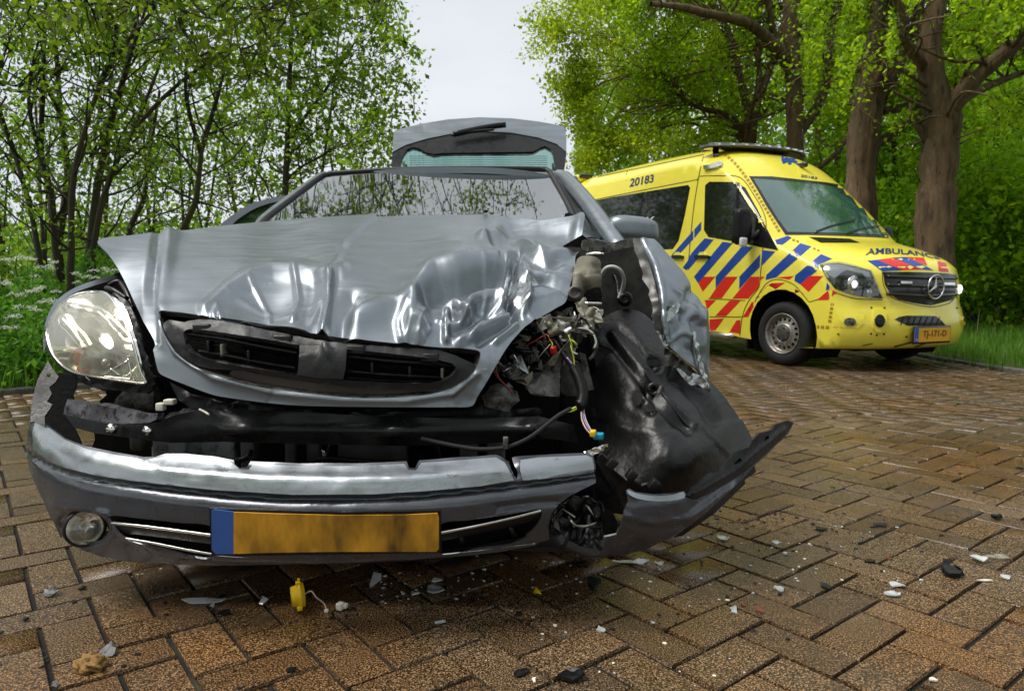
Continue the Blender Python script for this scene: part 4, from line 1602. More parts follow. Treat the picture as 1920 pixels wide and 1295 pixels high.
# scratched bare patches where the sheet tore
for k, pl_ in enumerate([[(957, 515), (966, 505), (972, 520), (984, 548), (985, 572), (972, 580), (962, 560)], [(966, 462), (972, 460), (976, 474), (970, 480)], [(985, 525), (1000, 521), (1012, 526), (998, 531)]]):
    # they follow the dented skin, 1.5 mm proud
    o_ = catmull(pl_, 4, True)
    Q, T = cdt(o_, [], 4.5)
    P = PT(Q[:, 0], Q[:, 1], hood_depth(Q[:, 0], Q[:, 1]))
    Qh = np.vstack([Q, Q + [1, 0], Q + [0, 1]])
    n3 = len(Q)
    Pa = PT(Qh[:, 0], Qh[:, 1], hood_depth(Qh[:, 0], Qh[:, 1]))
    Nn = np.cross(Pa[n3:2*n3] - Pa[:n3], Pa[2*n3:] - Pa[:n3])
    Nn /= np.linalg.norm(Nn, axis=1)[:, None]
    Nn *= np.sign((Nn * (CAM - P)).sum(1))[:, None]
    P = P + Nn * (hood_bumps(Q) + .002)[:, None]
    V, polys, sm = thicken(P, T, Nn, .0025)
    obj('scraped_patch', V, polys, MT['scraped'], hood, sm)

# ---- grille in the bonnet ----------------------------------------------------
def gd(off):
    return lambda u, v: hood_depth(u, v) + off
g_out = [(306, 606), (318, 600), (345, 603), (372, 598), (420, 602), (520, 622), (600, 638), (680, 646), (760, 652), (830, 658), (888, 682), (893, 686), (890, 694), (868, 718), (820, 734), (740, 730), (650, 724), (560, 714), (500, 704), (470, 696), (440, 694), (390, 690), (345, 674), (318, 644)]
g_in = [(346, 625), (356, 618), (420, 625), (520, 641), (558, 648), (640, 655), (720, 663), (800, 672), (848, 682), (855, 690), (848, 703), (820, 716), (760, 718), (640, 712), (560, 704), (480, 690), (400, 676), (360, 660), (349, 642)]
MT['gplastic'] = mat('dusty_grille_plastic', (.011, .011, .0115), .42, 0, var=.3, vscale=16, rvar=.12, dirt=[((.05, .044, .033), 48, .60, .72)], bump=.15, bscale=80)
grille = sheet('grille', MT['gplastic'], car, g_out, gd(.010), [g_in], 8, .012, bumps=lambda Q: .004 * np.exp(-(segdist(np.array(g_in + [g_in[0]]), Q) / 5) ** 2) + .0015 * pnoise(Q, 30, 9))
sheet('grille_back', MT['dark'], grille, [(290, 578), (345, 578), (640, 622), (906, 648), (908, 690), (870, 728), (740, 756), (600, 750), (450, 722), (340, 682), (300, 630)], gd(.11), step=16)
sheet('badge_plate', MT['gplastic'], grille, [(562, 647), (600, 648), (612, 640), (622, 650), (650, 655), (648, 690), (643, 711), (600, 709), (557, 703), (560, 680)], gd(.004), step=7, thick=.01, soft=False,
      bumps=dents([('t', [(612, 645), (590, 690)], 5, .004), ('t', [(614, 648), (632, 692)], 5, .004), ('g', [(608, 642), (616, 665)], 6, .008), ('t', [(560, 672), (590, 662)], 4, .003)]))
def px_tube(name, pts, r, material, parent, depth=None, k=8, n_=16):
    p = np.array([q[:2] for q in pts], float)
    if depth is None:
        Y = np.array([q[2] for q in pts])
    else:
        Y = depth(p[:, 0], p[:, 1])
    return tube(name, PT(p[:, 0], p[:, 1], Y), r, material, parent, k, n_)
def slat(pts, w_=8, off=.012):
    p = catmull(pts, 12, False)
    up_ = p + [0, -w_ / 2]
    dn = p + [0, w_ / 2]
    fd = gd(off)
    A_ = PT(up_[:, 0], up_[:, 1], fd(up_[:, 0], up_[:, 1]) + .025)
    B_ = PT(p[:, 0], p[:, 1], fd(p[:, 0], p[:, 1]) - .004)
    C_ = PT(dn[:, 0], dn[:, 1], fd(dn[:, 0], dn[:, 1]) + .012)
    k = len(p)
    Fc = [(i + a * k, i + 1 + a * k, i + 1 + (a + 1) * k, i + (a + 1) * k) for a in range(2) for i in range(k - 1)]
    Fc += [(i + 2 * k, i + 1 + 2 * k, i + 1, i) for i in range(k - 1)] + [(0, k, 2 * k), (k - 1, 3 * k - 1, 2 * k - 1)]
    return obj('slat', np.vstack([A_, B_, C_]), Fc, MT['gplastic'], grille, False)
slat([(352, 626), (420, 636), (500, 652), (556, 662)])
slat([(356, 640), (420, 650), (500, 664), (552, 672)], 11, .028)
slat([(372, 658), (430, 668), (500, 682), (552, 690)])
slat([(652, 668), (720, 676), (800, 682), (848, 686)])
slat([(652, 682), (720, 688), (800, 694), (840, 698)], 11, .028)
slat([(650, 696), (720, 702), (790, 706), (828, 708)])
slat([(400, 676), (470, 690), (556, 702)], 6, .010)
slat([(650, 708), (740, 714), (810, 714)], 6, .010)
for x, y in ((382, 615), (532, 636), (668, 655), (806, 670)):
    q = PT(x, y, hood_depth(x, y) + .02)
    MB().box(q, (.045, .03, .022), CM3, .004).build('clip_block', MT['gplastic'], grille)
for x, y in ((420, 656), (470, 668), (700, 690), (770, 697), (830, 700), (395, 650)):
    q = PT(x, y, hood_depth(x, y) + .03)
    MB().box(q, (.006, .03, .03), CM3, .001).build('slat_web', MT['beige'] if x in (420, 830) else MT['black'], grille)

# ---- front bumper ------------------------------------------------------------
bplan = spline1([40, 60, 90, 130, 200, 320, 460, 640, 820, 960, 1060, 1130], [2.00, 1.88, 1.80, 1.735, 1.675, 1.625, 1.595, 1.585, 1.60, 1.63, 1.665, 1.70])
groove = spline1([40, 60, 90, 120, 180, 250, 300, 400, 550, 700, 800, 900, 1000, 1120], [830, 853, 872, 884, 899, 909, 915, 926, 936, 935, 929, 919, 907, 890])
bprof = spline1([-120, -85, -60, -40, -20, -5, 0, 5, 14, 40, 80, 120, 150, 190], [.13, .085, .055, .022, .006, .003, .010, .0, -.012, -.018, -.012, .012, .045, .10])
def bumper_depth(u, v):
    return bplan(u) + bprof(v - groove(u))
b_out = [(64, 775), (72, 783), (90, 798), (120, 820), (160, 836), (220, 848), (268, 856), (290, 856), (310, 850), (350, 850), (400, 855), (438, 862), (441, 872), (452, 877), (463, 874), (470, 864), (560, 868), (680, 868), (762, 864),
         (767, 876), (778, 877), (786, 862), (850, 858), (930, 852), (944, 858), (948, 862), (954, 862), (958, 876), (965, 890), (970, 897), (972, 884), (964, 868), (960, 855), (1010, 852), (1060, 850), (1102, 848), (1112, 854), (1117, 872), (1117, 905),
         (1090, 918), (1068, 930), (1048, 945), (1034, 962), (1028, 985), (1030, 1010), (1010, 1017), (1002, 1020), (940, 1030), (860, 1040), (760, 1048), (640, 1054), (520, 1058), (400, 1060), (300, 1056), (240, 1052), (190, 1043), (150, 1030), (120, 1005), (95, 970), (74, 925), (55, 880), (48, 850), (52, 815), (58, 785)]
slotL = [(206, 967), (260, 971), (330, 979), (398, 989), (398, 1042), (330, 1032), (270, 1018), (236, 1008), (216, 990)]
slotR = [(826, 984), (880, 975), (950, 965), (1008, 955), (1016, 960), (1012, 975), (1000, 992), (985, 1005), (994, 1003), (960, 1018), (900, 1026), (826, 1036)]
foghole = [(157 + 40 * math.cos(a), 991 + 29 * math.sin(a) + 5 * math.cos(a)) for a in np.linspace(0, math.tau, 21)[:-1]]
def bumper_bumps(Q):
    h = np.zeros(len(Q))
    gr = Q[:, 1] - groove(Q[:, 0])
    h -= .007 * np.exp(-(gr / 3.2) ** 2)
    h += .003 * np.exp(-((gr - 7) / 4) ** 2)
    fh = np.hypot((Q[:, 0] - 157) / 40, (Q[:, 1] - 991) / 29)
    h -= .012 * np.exp(-((fh - 1.0) / .22) ** 2)
    h += dents([('t', [(900, 962), (940, 950), (1000, 942), (1045, 940)], 9, -.006), ('t', [(150, 960), (200, 962), (230, 1000), (300, 1035), (420, 1048), (640, 1050), (900, 1036), (1000, 1022)], 8, .006),
                ('t', [(100, 945), (140, 955), (200, 963)], 6, .005), ('g', [(960, 860), (968, 895)], 8, -.006), ('b', (985, 884), (14, 8), -.006), ('b', (700, 885), (90, 8), -.004), ('t', [(300, 868), (500, 884), (760, 886), (950, 872)], 6, .004)])(Q)
    return h + .0009 * pnoise(Q, 90, 11)
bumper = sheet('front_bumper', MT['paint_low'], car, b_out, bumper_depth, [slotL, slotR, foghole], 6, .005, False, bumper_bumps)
bumper['label'] = 'silver front bumper split at its right end'
# ledge skin above the groove, its paint brightened for the sky it reflects
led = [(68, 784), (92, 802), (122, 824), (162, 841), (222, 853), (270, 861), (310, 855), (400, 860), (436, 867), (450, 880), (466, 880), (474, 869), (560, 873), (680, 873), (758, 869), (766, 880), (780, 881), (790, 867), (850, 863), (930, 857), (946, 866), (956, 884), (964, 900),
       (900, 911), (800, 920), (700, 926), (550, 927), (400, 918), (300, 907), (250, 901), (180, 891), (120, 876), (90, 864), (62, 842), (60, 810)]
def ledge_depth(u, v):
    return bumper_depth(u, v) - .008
MT['ledge'] = mat('skylit_silver_paint', (.32, .345, .37), .30, .75, var=.1, vscale=10, rvar=.1, rscale=16, coat=.6, coat_rough=.08,
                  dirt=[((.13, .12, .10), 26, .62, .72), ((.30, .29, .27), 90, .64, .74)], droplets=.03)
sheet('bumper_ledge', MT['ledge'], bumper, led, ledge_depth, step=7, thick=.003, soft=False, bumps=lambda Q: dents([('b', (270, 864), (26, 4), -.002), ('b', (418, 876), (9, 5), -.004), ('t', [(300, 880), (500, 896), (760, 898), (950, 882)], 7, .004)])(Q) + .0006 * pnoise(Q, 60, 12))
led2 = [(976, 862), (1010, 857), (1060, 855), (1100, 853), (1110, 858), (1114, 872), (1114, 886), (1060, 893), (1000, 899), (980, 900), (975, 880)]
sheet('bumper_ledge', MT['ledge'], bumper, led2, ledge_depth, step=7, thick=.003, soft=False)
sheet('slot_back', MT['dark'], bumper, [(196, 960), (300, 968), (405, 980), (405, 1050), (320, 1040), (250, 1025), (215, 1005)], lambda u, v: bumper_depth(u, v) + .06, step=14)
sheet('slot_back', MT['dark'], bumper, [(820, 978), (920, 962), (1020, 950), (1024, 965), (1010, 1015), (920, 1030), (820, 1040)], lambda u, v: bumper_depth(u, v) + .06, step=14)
def slot_bar(pts, h=5, fin=12):
    p = catmull(pts, 14, False)
    rows = [(p + [0, -h / 2], .006), (p + [0, -h * .1], -.004), (p + [0, h / 2], .004)]
    V = np.vstack([PT(q[:, 0], q[:, 1], bumper_depth(p[:, 0], p[:, 1]) + o_) for q, o_ in rows])
    k = len(p)
    c = obj('chrome_strip', V, [(i + a * k, i + 1 + a * k, i + 1 + (a + 1) * k, i + (a + 1) * k) for a in range(2) for i in range(k - 1)], MT['chrome'], bumper)
    q = p + [0, h / 2]
    q2 = p + [0, h / 2 + fin]
    V = np.vstack([PT(q[:, 0], q[:, 1], bumper_depth(p[:, 0], p[:, 1]) + .004), PT(q2[:, 0], q2[:, 1], bumper_depth(p[:, 0], p[:, 1]) + .012), PT(q2[:, 0], q2[:, 1], bumper_depth(p[:, 0], p[:, 1]) + .04)])
    obj('slot_fin', V, [(i + a * k, i + 1 + a * k, i + 1 + (a + 1) * k, i + (a + 1) * k) for a in range(2) for i in range(k - 1)], MT['black'], bumper)
slot_bar([(208, 980), (270, 986), (340, 995), (399, 1003)], 6, 14)
slot_bar([(236, 1009), (290, 1018), (350, 1030), (404, 1039)], 6, 5)
slot_bar([(826, 998), (880, 988), (950, 973), (1014, 957)], 6, 13)
slot_bar([(404, 1041), (520, 1049), (640, 1049), (760, 1045), (880, 1034), (1003, 1019)], 6, 4)
for a, b in (((862, 1003), (868, 1016)), ((955, 985), (965, 1005))):
    px_tube('slot_web', [(*a, bumper_depth(*a) + .02), (*b, bumper_depth(*b) + .02)], .006, MT['black'], bumper, n_=0)
sheet('lower_strip', MT['black'], bumper, [(826, 1036), (900, 1024), (985, 1008), (995, 1001), (996, 1012), (930, 1028), (826, 1044)], lambda u, v: bumper_depth(u, v) + .012, step=9, soft=False)
sheet('tow_cover', MT['paint_low'], bumper, [(891, 951), (928, 946), (930, 961), (928, 965), (893, 970), (890, 966)], lambda u, v: bumper_depth(u, v) - .002, step=6, thick=.002)

# front fog lamp
def lamp(u, v, Y, ru, parent, name='fog_lamp'):
    c = PT(u, v, Y)
    ax = (CAM - c) * [1, 1, .5]
    ax /= np.linalg.norm(ax)
    r = ru / F * Y
    mb = MB().lathe(c, ax, [(-.05, r * .3), (-.03, r * .7), (-.004, r * .97)], 36)
    lo = mb.build(name, MT['reflector'], parent)
    MB().lathe(c, ax, [(-.006, r * .96), (.003, r), (.003, r * 1.06), (-.006, r * 1.16), (-.03, r * 1.2)], 36).build('bezel', MT['black'], lo)
    MB().lathe(c + ax * .004, ax, [(0, r * .96), (.006, r * .8), (.010, r * .5), (.012, 0)], 36).build('lens', MT['lens'], lo)
    MB().lathe(c - ax * .03, ax, [(0, r * .25), (.02, r * .22), (.026, 0)], 16).build('bulb', MT['chrome'], lo)
    return lo
lamp(159, 990, float(bumper_depth(157, 991)) + .030, 32, bumper)

# the licence plate, its print unreadable in the photograph
def plate_mat():
    m = mat('blurred_amber_plate', (.36, .175, .010), .55, 0, var=.85, vscale=13, stretch=(1, 1, .4))
    return m
def plate_depth(u, v):
    return 1.553 + ((u - 609) / 214) ** 2 * .008 + (v - 955) * .00009
pb = sheet('number_plate', plate_mat(), bumper, [(438, 960), (520, 963), (640, 966), (760, 965), (820, 962), (823, 970), (823, 1028), (818, 1034), (740, 1034), (620, 1034), (500, 1036), (438, 1038)], plate_depth, step=16, thick=.004, soft=False)
sheet('country_band', mat('plate_blue', (.035, .10, .34), .4, 0), pb, [(396, 957), (402, 955), (438, 959.5), (438, 1038.5), (404, 1038), (397, 1030)], plate_depth, step=12, thick=.004, soft=False)
sheet('plate_holder', MT['black'], bumper, [(392, 953), (440, 955), (640, 960), (826, 957), (828, 1036), (640, 1039), (440, 1042), (396, 1041)], lambda u, v: plate_depth(u, v) + .006, step=20, thick=.012, soft=False)

# ---- left headlight and wing -------------------------------------------------
hl_out = [(180, 548), (192, 547), (206, 556), (222, 580), (238, 612), (250, 645), (258, 675), (265, 700), (275, 716), (270, 719), (230, 714), (180, 706), (140, 698), (118, 686), (99, 664), (90, 640), (88, 618), (96, 596), (112, 572), (134, 556), (158, 549)]
hl_depth = tps([(180, 548, 2.02), (112, 572, 2.02), (88, 618, 2.00), (92, 650, 1.96), (118, 686, 1.90), (206, 556, 1.98), (238, 612, 1.88), (258, 675, 1.82), (273, 716, 1.80), (180, 706, 1.82), (170, 630, 1.85), (210, 660, 1.80), (140, 600, 1.93), (130, 650, 1.87)])
head = sheet('headlight', MT['black'], car, [(176, 544), (210, 552), (240, 600), (262, 650), (276, 718), (284, 728), (230, 724), (170, 716), (125, 698), (92, 664), (82, 620), (100, 578), (140, 550)], lambda u, v: hl_depth(u, v) + .15, step=12, thick=.01)
sheet('reflector', MT['reflector'], head, hl_out, lambda u, v: hl_depth(u, v) + .115 - .07 * np.clip((np.hypot((u - 175) / 95, (v - 630) / 90)) ** 2, 0, 1), step=7, thick=.002,
      bumps=dents([('b', (200, 675), (38, 22), -.045), ('b', (155, 640), (40, 34), -.02), ('t', [(120, 600), (150, 640), (150, 700)], 9, .02), ('t', [(100, 660), (170, 655), (240, 655)], 6, .018), ('t', [(130, 575), (190, 590), (235, 640)], 8, .015)]))
sheet('lens', MT['lens'], head, hl_out, hl_depth, step=9, thick=.003)
def bowl(u, v, Y, r, material, parent, name, dep=.5):
    c = PT(u, v, Y)
    ax = (CAM - c) / np.linalg.norm(CAM - c)
    prof_ = [(-dep * r, .05 * r), (-dep * .92 * r, .3 * r), (-dep * .6 * r, .7 * r), (0, r), (.05 * r, 1.04 * r), (.04 * r, 1.08 * r)]
    return MB().lathe(c, ax, prof_, 36).build(name, material, parent)
bowl(198, 680, 1.89, .055, MT['reflector'], head, 'main_beam_bowl', .7)
bowl(158, 676, 1.91, .034, MT['reflector'], head, 'indicator_bowl', .6)
px_tube('indicator_bulb', [(150, 656, 1.885), (147, 668, 1.88), (150, 682, 1.88)], .011, MT['amber'], head, k=10, n_=8)
px_tube('indicator_bulb', [(152, 688, 1.88), (157, 694, 1.875), (158, 700, 1.87)], .012, MT['amber'], head, k=10, n_=8)
c_ = PT(198, 680, 1.88)
MB().lathe(c_, CAM - c_, [(-.02, .012), (.012, .012), (.018, .006), (.02, 0)], 14).build('bulb', MT['chrome'], head)
px_tube('lens_rim', [(q[0], q[1], float(hl_depth(*q)) + .004) for q in hl_out + hl_out[:1]], .0035, MT['chrome'], head, k=6, n_=60)
px_tube('bracket_wire', [(193, 704, 1.80), (215, 690, 1.80), (240, 676, 1.795)], .0025, MT['chrome'], head, k=6, n_=6)
px_tube('bracket_wire', [(194, 705, 1.80), (245, 710, 1.79), (246, 700, 1.79), (240, 672, 1.80)], .002, MT['chrome'], head, k=6, n_=20)
px_tube('bracket_wire', [(206, 690, 1.80), (225, 704, 1.795)], .002, MT['chrome'], head, k=6, n_=4)
# torn side of the lamp: clear flange, dark housing behind
sheet('lamp_flange', MT['reflector'], head, [(206, 556), (222, 562), (236, 580), (250, 620), (262, 665), (270, 700), (275, 718), (262, 716), (256, 680), (244, 638), (226, 590)], lambda u, v: hl_depth(u, v) + .012, step=6, thick=.003, bumps=lambda Q: .003 * pnoise(Q, 22, 21))
sheet('lamp_housing', MT['black'], head, [(222, 558), (240, 566), (262, 620), (278, 680), (290, 712), (286, 722), (275, 716), (266, 690), (250, 630), (236, 585)], lambda u, v: hl_depth(u, v) + .03, step=7, thick=.01, bumps=lambda Q: .006 * pnoise(Q, 18, 22))
sheet('lamp_bracket', MT['black'], head, [(138, 698), (180, 708), (240, 716), (284, 720), (287, 728), (276, 736), (238, 734), (180, 726), (150, 716)], lambda u, v: hl_depth(u, np.minimum(v, 716)) + .03, step=8, thick=.02, bumps=lambda Q: .005 * pnoise(Q, 20, 23))
# wing: thin bright edge round the lamp, running back under the bonnet
wing = sheet('front_wing', MT['paint'], car, [(82, 625), (88, 596), (102, 568), (128, 546), (158, 532), (196, 520), (226, 511), (300, 470), (330, 450), (330, 470), (280, 520), (230, 520), (205, 527), (168, 538), (140, 549), (116, 565), (98, 588), (88, 615), (87, 640), (82, 660)],
             tps([(84, 625, 2.04), (100, 570, 2.12), (150, 535, 2.22), (226, 512, 2.34), (320, 460, 2.8), (300, 490, 2.62), (230, 520, 2.34), (120, 562, 2.15), (88, 615, 2.04), (84, 655, 2.02)]), step=7, thick=.004)
sheet('wing_inner', MT['dark'], wing, [(150, 545), (200, 522), (250, 505), (300, 560), (310, 700), (262, 712), (230, 600), (190, 560)], lambda u, v: 2.32 + 0 * u, step=14, thick=.01)
for pts in ([(200, 540, 2.15), (215, 545, 2.12), (238, 560, 2.1)], [(215, 552, 2.05), (236, 570, 2.02), (255, 610, 1.98), (270, 660, 1.93)], [(226, 530, 2.2), (238, 548, 2.15), (250, 580, 2.1)], [(205, 535, 2.2), (222, 528, 2.2), (240, 540, 2.2)]):
    px_tube('lamp_hose', pts, .008, MT['black'], head, n_=12)

MT['edge'] = mat('scuffed_bumper_edge', (.018, .019, .021), .45, .2, var=.4, vscale=40, dirt=[((.06, .06, .06), 70, .6, .7)], bump=.15)
# bumper end bracket on the left, with holes
sheet('bumper_bracket', MT['black'], bumper, [(90, 676), (98, 690), (110, 706), (104, 716), (92, 726), (97, 738), (88, 752), (98, 758), (92, 768), (84, 780), (84, 800), (64, 790), (56, 792), (60, 750), (70, 712)], lambda u, v: 1.985 - (v - 680) * .0010, holes=[[(88, 700), (95, 701), (94, 707), (87, 706)]], step=7, thick=.004, soft=False, hsoft=False)
sheet('arch_liner', MT['liner'], car, [(100, 700), (140, 706), (142, 728), (136, 740), (140, 760), (134, 780), (138, 800), (152, 836), (120, 826), (84, 800), (80, 760), (88, 735)], lambda u, v: 2.15 + 0 * u, step=14, thick=.006)

# ---- structure behind the bumper ---------------------------------------------
eng = MB()
eng.box(cw(.02, .62, .42), (1.05, .05, .50), CM3, .01)
eng.build('radiator', MT['dark'], car)
sheet('bay_shade_sheet', MT['dark'], car, [(300, 700), (420, 600), (1090, 560), (1120, 700), (1120, 1040), (300, 1040), (150, 900), (190, 790), (282, 745)], lambda u, v: 2.22 + 0 * u, step=60, thick=.03, soft=False)  # added black sheet standing in for the dark cavity, stops light peeking through
beam = MB()
# crash beam: flat plate end on the left, round bar across
bp = [(118, 757, 1.86), (180, 772, 1.80), (240, 783, 1.765), (292, 790, 1.75)]
sheet('crash_beam_end', mat('worn_beam_end', (.15, .145, .16), .4, .5, var=.3, vscale=30, dirt=[((.03, .03, .03), 45, .5, .6)], bump=.1), car,
      [(126, 748), (160, 754), (220, 766), (280, 776), (296, 774), (294, 786), (280, 792), (240, 794), (200, 793), (150, 782), (121, 777)], lambda u, v: 1.87 - (u - 120) * .0007, step=8, thick=.02, soft=False,
      bumps=lambda Q: .004 * pnoise(Q, 70, 31))
cb = sheet('crash_beam', MT['steel'], car, [(122, 778), (200, 794), (280, 793), (300, 790), (330, 778), (380, 768), (430, 766), (560, 772), (740, 782), (900, 784), (1010, 780), (1075, 796), (1085, 830), (1030, 822), (900, 832), (740, 836), (560, 832), (420, 828), (320, 830), (250, 822), (180, 812), (140, 802)],
           tps([(122, 778, 1.86), (200, 800, 1.80), (300, 800, 1.755), (460, 768, 1.76), (460, 800, 1.70), (460, 832, 1.76), (740, 782, 1.75), (740, 808, 1.69), (740, 836, 1.75), (1000, 782, 1.80), (1000, 805, 1.74), (1000, 824, 1.80), (1080, 810, 1.86)]), step=9, thick=.03, soft=False,
           bumps=dents([('t', [(300, 790), (340, 775), (400, 770)], 6, .006), ('g', [(420, 806), (560, 806), (740, 808), (1000, 802)], 7, .010), ('g', [(420, 790), (740, 794), (980, 790)], 6, -.004)]))
for u, v in ((210, 804), (278, 807)):
    c_ = PT(u, v, 1.765)
    MB().lathe(c_, CAM - c_, [(-.01, .014), (.002, .014), (.004, .009), (.011, .009), (.013, .005), (.013, 0)], 12).build('bolt', MT['chrome'], cb)
MT['mount'] = mat('blue_grey_bracket', (.36, .39, .42), .5, .2, var=.25, vscale=14, dirt=[((.05, .05, .05), 20, .5, .65)])
MT['mount2'] = mat('dull_black_bracket', (.10, .10, .104), .4, .2, var=.3, vscale=14, dirt=[((.12, .115, .10), 40, .6, .7)])
# tray added under the bumper to block light and darken the ground
shade_tray = MB()
shade_tray.box(cw(0, .55, .165), (1.30, .80, .012), CM3, .0)
shade_tray.build('under_tray', MT['black'], car)
# upper slam panel under the bonnet lip
sheet('slam_panel', MT['steel'], car, [(318, 716), (360, 738), (420, 752), (520, 766), (640, 772), (870, 770), (905, 760), (905, 788), (640, 790), (500, 784), (420, 776), (360, 768), (335, 750)], lambda u, v: 1.86 - (v - 716) * .0005, step=12, thick=.02, soft=False,
      bumps=dents([('t', [(345, 745), (420, 760), (640, 778)], 6, .012), ('b', (450, 770), (20, 8), -.02), ('b', (700, 780), (30, 8), -.015)]))
sheet('rail_end', MT['grime'], car, [(225, 738), (250, 726), (284, 728), (288, 745), (280, 772), (215, 764)], lambda u, v: 1.93 + 0 * u, step=9, thick=.03, bumps=lambda Q: .006 * pnoise(Q, 30, 32) + dents([('t', [(218, 752), (285, 758)], 7, .01)])(Q))
for (u, v, Y, sz) in ((319, 753, 1.80, (.026, .022, .014)), (302, 762, 1.80, (.02, .02, .02))):
    MB().box(PT(u, v, Y), sz, CM3, .003).build('connector', MT['white'], car)
px_tube('broken_clip', [(374, 767, 1.74), (384, 772, 1.735), (392, 777, 1.73)], .003, MT['white'], car, k=5, n_=6)
MB().box(PT(265, 826, 1.95), (.045, .05, .05), CM3, .012).build('tow_eye_cover', MT['inner'], car)
for args in (((470, 845, 1.98), (.04, .05, .10)), ((546, 842, 1.96), (.025, .04, .12)), ((590, 850, 2.0), (.035, .05, .10)), ((320, 840, 2.0), (.10, .03, .12)), ((395, 848, 2.05), (.16, .03, .10)), ((880, 845, 1.95), (.05, .05, .16)), ((930, 830, 1.95), (.05, .05, .18)), ((700, 845, 2.05), (.2, .05, .08))):
    (u, v, Y), sz = args
    MB().box(PT(u, v, Y), sz, CM3, .008).build('radiator_mount', MT['mount'] if u < 420 else MT['mount2'], car)
sheet('dark_gap_sheet', MT['dark'], car, [(186, 702), (300, 706), (310, 800), (250, 800), (196, 770), (186, 752), (200, 740)], lambda u, v: 2.10 + 0 * u, step=16, thick=.01, soft=False)  # added dark sheets fill the see-through gaps around the beam end
sheet('dark_gap_sheet', MT['dark'], car, [(176, 806), (300, 812), (310, 880), (180, 850)], lambda u, v: 2.08 + 0 * u, step=16, thick=.01, soft=False)
px_tube('coolant_hose', [(420, 866, 1.9), (450, 862, 1.88), (466, 856, 1.88), (470, 846, 1.9)], .008, MT['black'], car, n_=10)
px_tube('wiring_loom', [(590, 862, 1.88), (620, 858, 1.86), (680, 864, 1.86), (740, 866, 1.86)], .006, MT['black'], car, n_=12)
px_tube('metal_strut', [(605, 842, 1.9), (608, 852, 1.9), (606, 864, 1.9)], .004, MT['chrome'], car, n_=5)
# fan rings
for u, r in ((720, .17),):
    c_ = PT(u, 870, 2.15)
    th = np.linspace(0, math.tau, 41)
    tube('fan_ring', c_ + r * np.c_[np.cos(th), 0 * th, np.sin(th)], .012, MT['steel'], car, 8, 0)
    for k in range(7):
        a = k / 7 * math.tau
        d = np.array([math.cos(a), 0, math.sin(a)])
        e = np.array([-math.sin(a), .5, math.cos(a)])
        obj('fan_blade', [c_ + d * .04 - e * .02, c_ + d * .16 - e * .04, c_ + d * .16 + e * .04, c_ + d * .04 + e * .02], [(0, 1, 2, 3)], MT['steel'], car, False)
# drooping black cable across the right half of the opening
px_tube('brake_cable', [(790, 822, 1.72), (850, 835, 1.70), (900, 842, 1.69), (950, 838, 1.69), (990, 822, 1.70), (1020, 800, 1.72), (1048, 778, 1.74), (1070, 766, 1.76)], .0055, MT['rubber'], car, n_=26)
MB().box(PT(948, 830, 1.69), (.012, .012, .03), CM3, .002).build('cable_clip', MT['grime'], car)

# ---- torn bumper corner on the right -----------------------------------------
cplan = spline1([1020, 1060, 1120, 1200, 1280, 1350, 1420, 1490], [1.66, 1.62, 1.60, 1.60, 1.64, 1.71, 1.82, 1.96])
def corner_depth(u, v):
    return cplan(u) + .035 * ((v - 960) / 60) ** 2 * np.clip((1400 - u) / 200, 0, 1) + .0006 * (1000 - v) * np.clip((u - 1280) / 100, 0, 1) * .4
c_out = [(1174, 918), (1180, 915), (1192, 922), (1225, 926), (1260, 924), (1284, 920), (1292, 930), (1310, 918), (1330, 906), (1352, 890), (1372, 868), (1400, 846), (1440, 812), (1470, 792), (1484, 790), (1487, 796), (1478, 812), (1440, 850), (1400, 886), (1380, 906),
         (1352, 932), (1320, 962), (1290, 988), (1250, 1012), (1210, 1030), (1170, 1040), (1120, 1042), (1080, 1036), (1046, 1024), (1030, 1012), (1034, 1006), (1052, 1003), (1060, 1010), (1090, 1024), (1128, 1030), (1132, 1006), (1156, 1002), (1164, 985), (1170, 958), (1178, 938)]
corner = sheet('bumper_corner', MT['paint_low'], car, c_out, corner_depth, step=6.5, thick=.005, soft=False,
               bumps=lambda Q: dents([('t', [(1168, 968), (1200, 978), (1240, 982), (1290, 972), (1330, 945), (1370, 912)], 8, .007), ('g', [(1174, 976), (1220, 990), (1280, 982)], 7, -.006), ('g', [(1050, 1015), (1090, 1032), (1130, 1038)], 8, .008)])(Q) + .0008 * pnoise(Q, 60, 41))
corner['label'] = 'torn-off right corner of the bumper'
sheet('bumper_ledge', MT['ledge'], corner, [(1176, 918), (1192, 924), (1225, 929), (1260, 927), (1282, 922), (1284, 932), (1262, 938), (1225, 939), (1194, 934), (1178, 925)], lambda u, v: corner_depth(u, v) - .012, step=5, thick=.003)
sheet('mounting_strip', MT['black'], corner, [(1290, 928), (1300, 912), (1312, 906), (1318, 898), (1330, 886), (1352, 884), (1362, 866), (1380, 846), (1404, 838), (1412, 824), (1424, 812), (1448, 806), (1454, 796), (1478, 788), (1488, 792), (1476, 812), (1444, 842), (1404, 878), (1374, 900), (1340, 920), (1306, 936)], lambda u, v: corner_depth(u, v) - .014,
      holes=[[(1375, 866), (1388, 858), (1391, 863), (1378, 871)], [(1430, 822), (1440, 816), (1443, 820), (1433, 827)]], step=6, thick=.008, soft=False, hsoft=False, bumps=dents([('t', [(1300, 925), (1380, 880), (1470, 805)], 5, .006)]))
sheet('under_tray', MT['black'], corner, [(1260, 1008), (1330, 958), (1392, 898), (1414, 872), (1418, 884), (1404, 894), (1396, 900), (1398, 906), (1340, 962), (1280, 1004)], lambda u, v: corner_depth(u, v) + .05, step=9, thick=.006, soft=False)

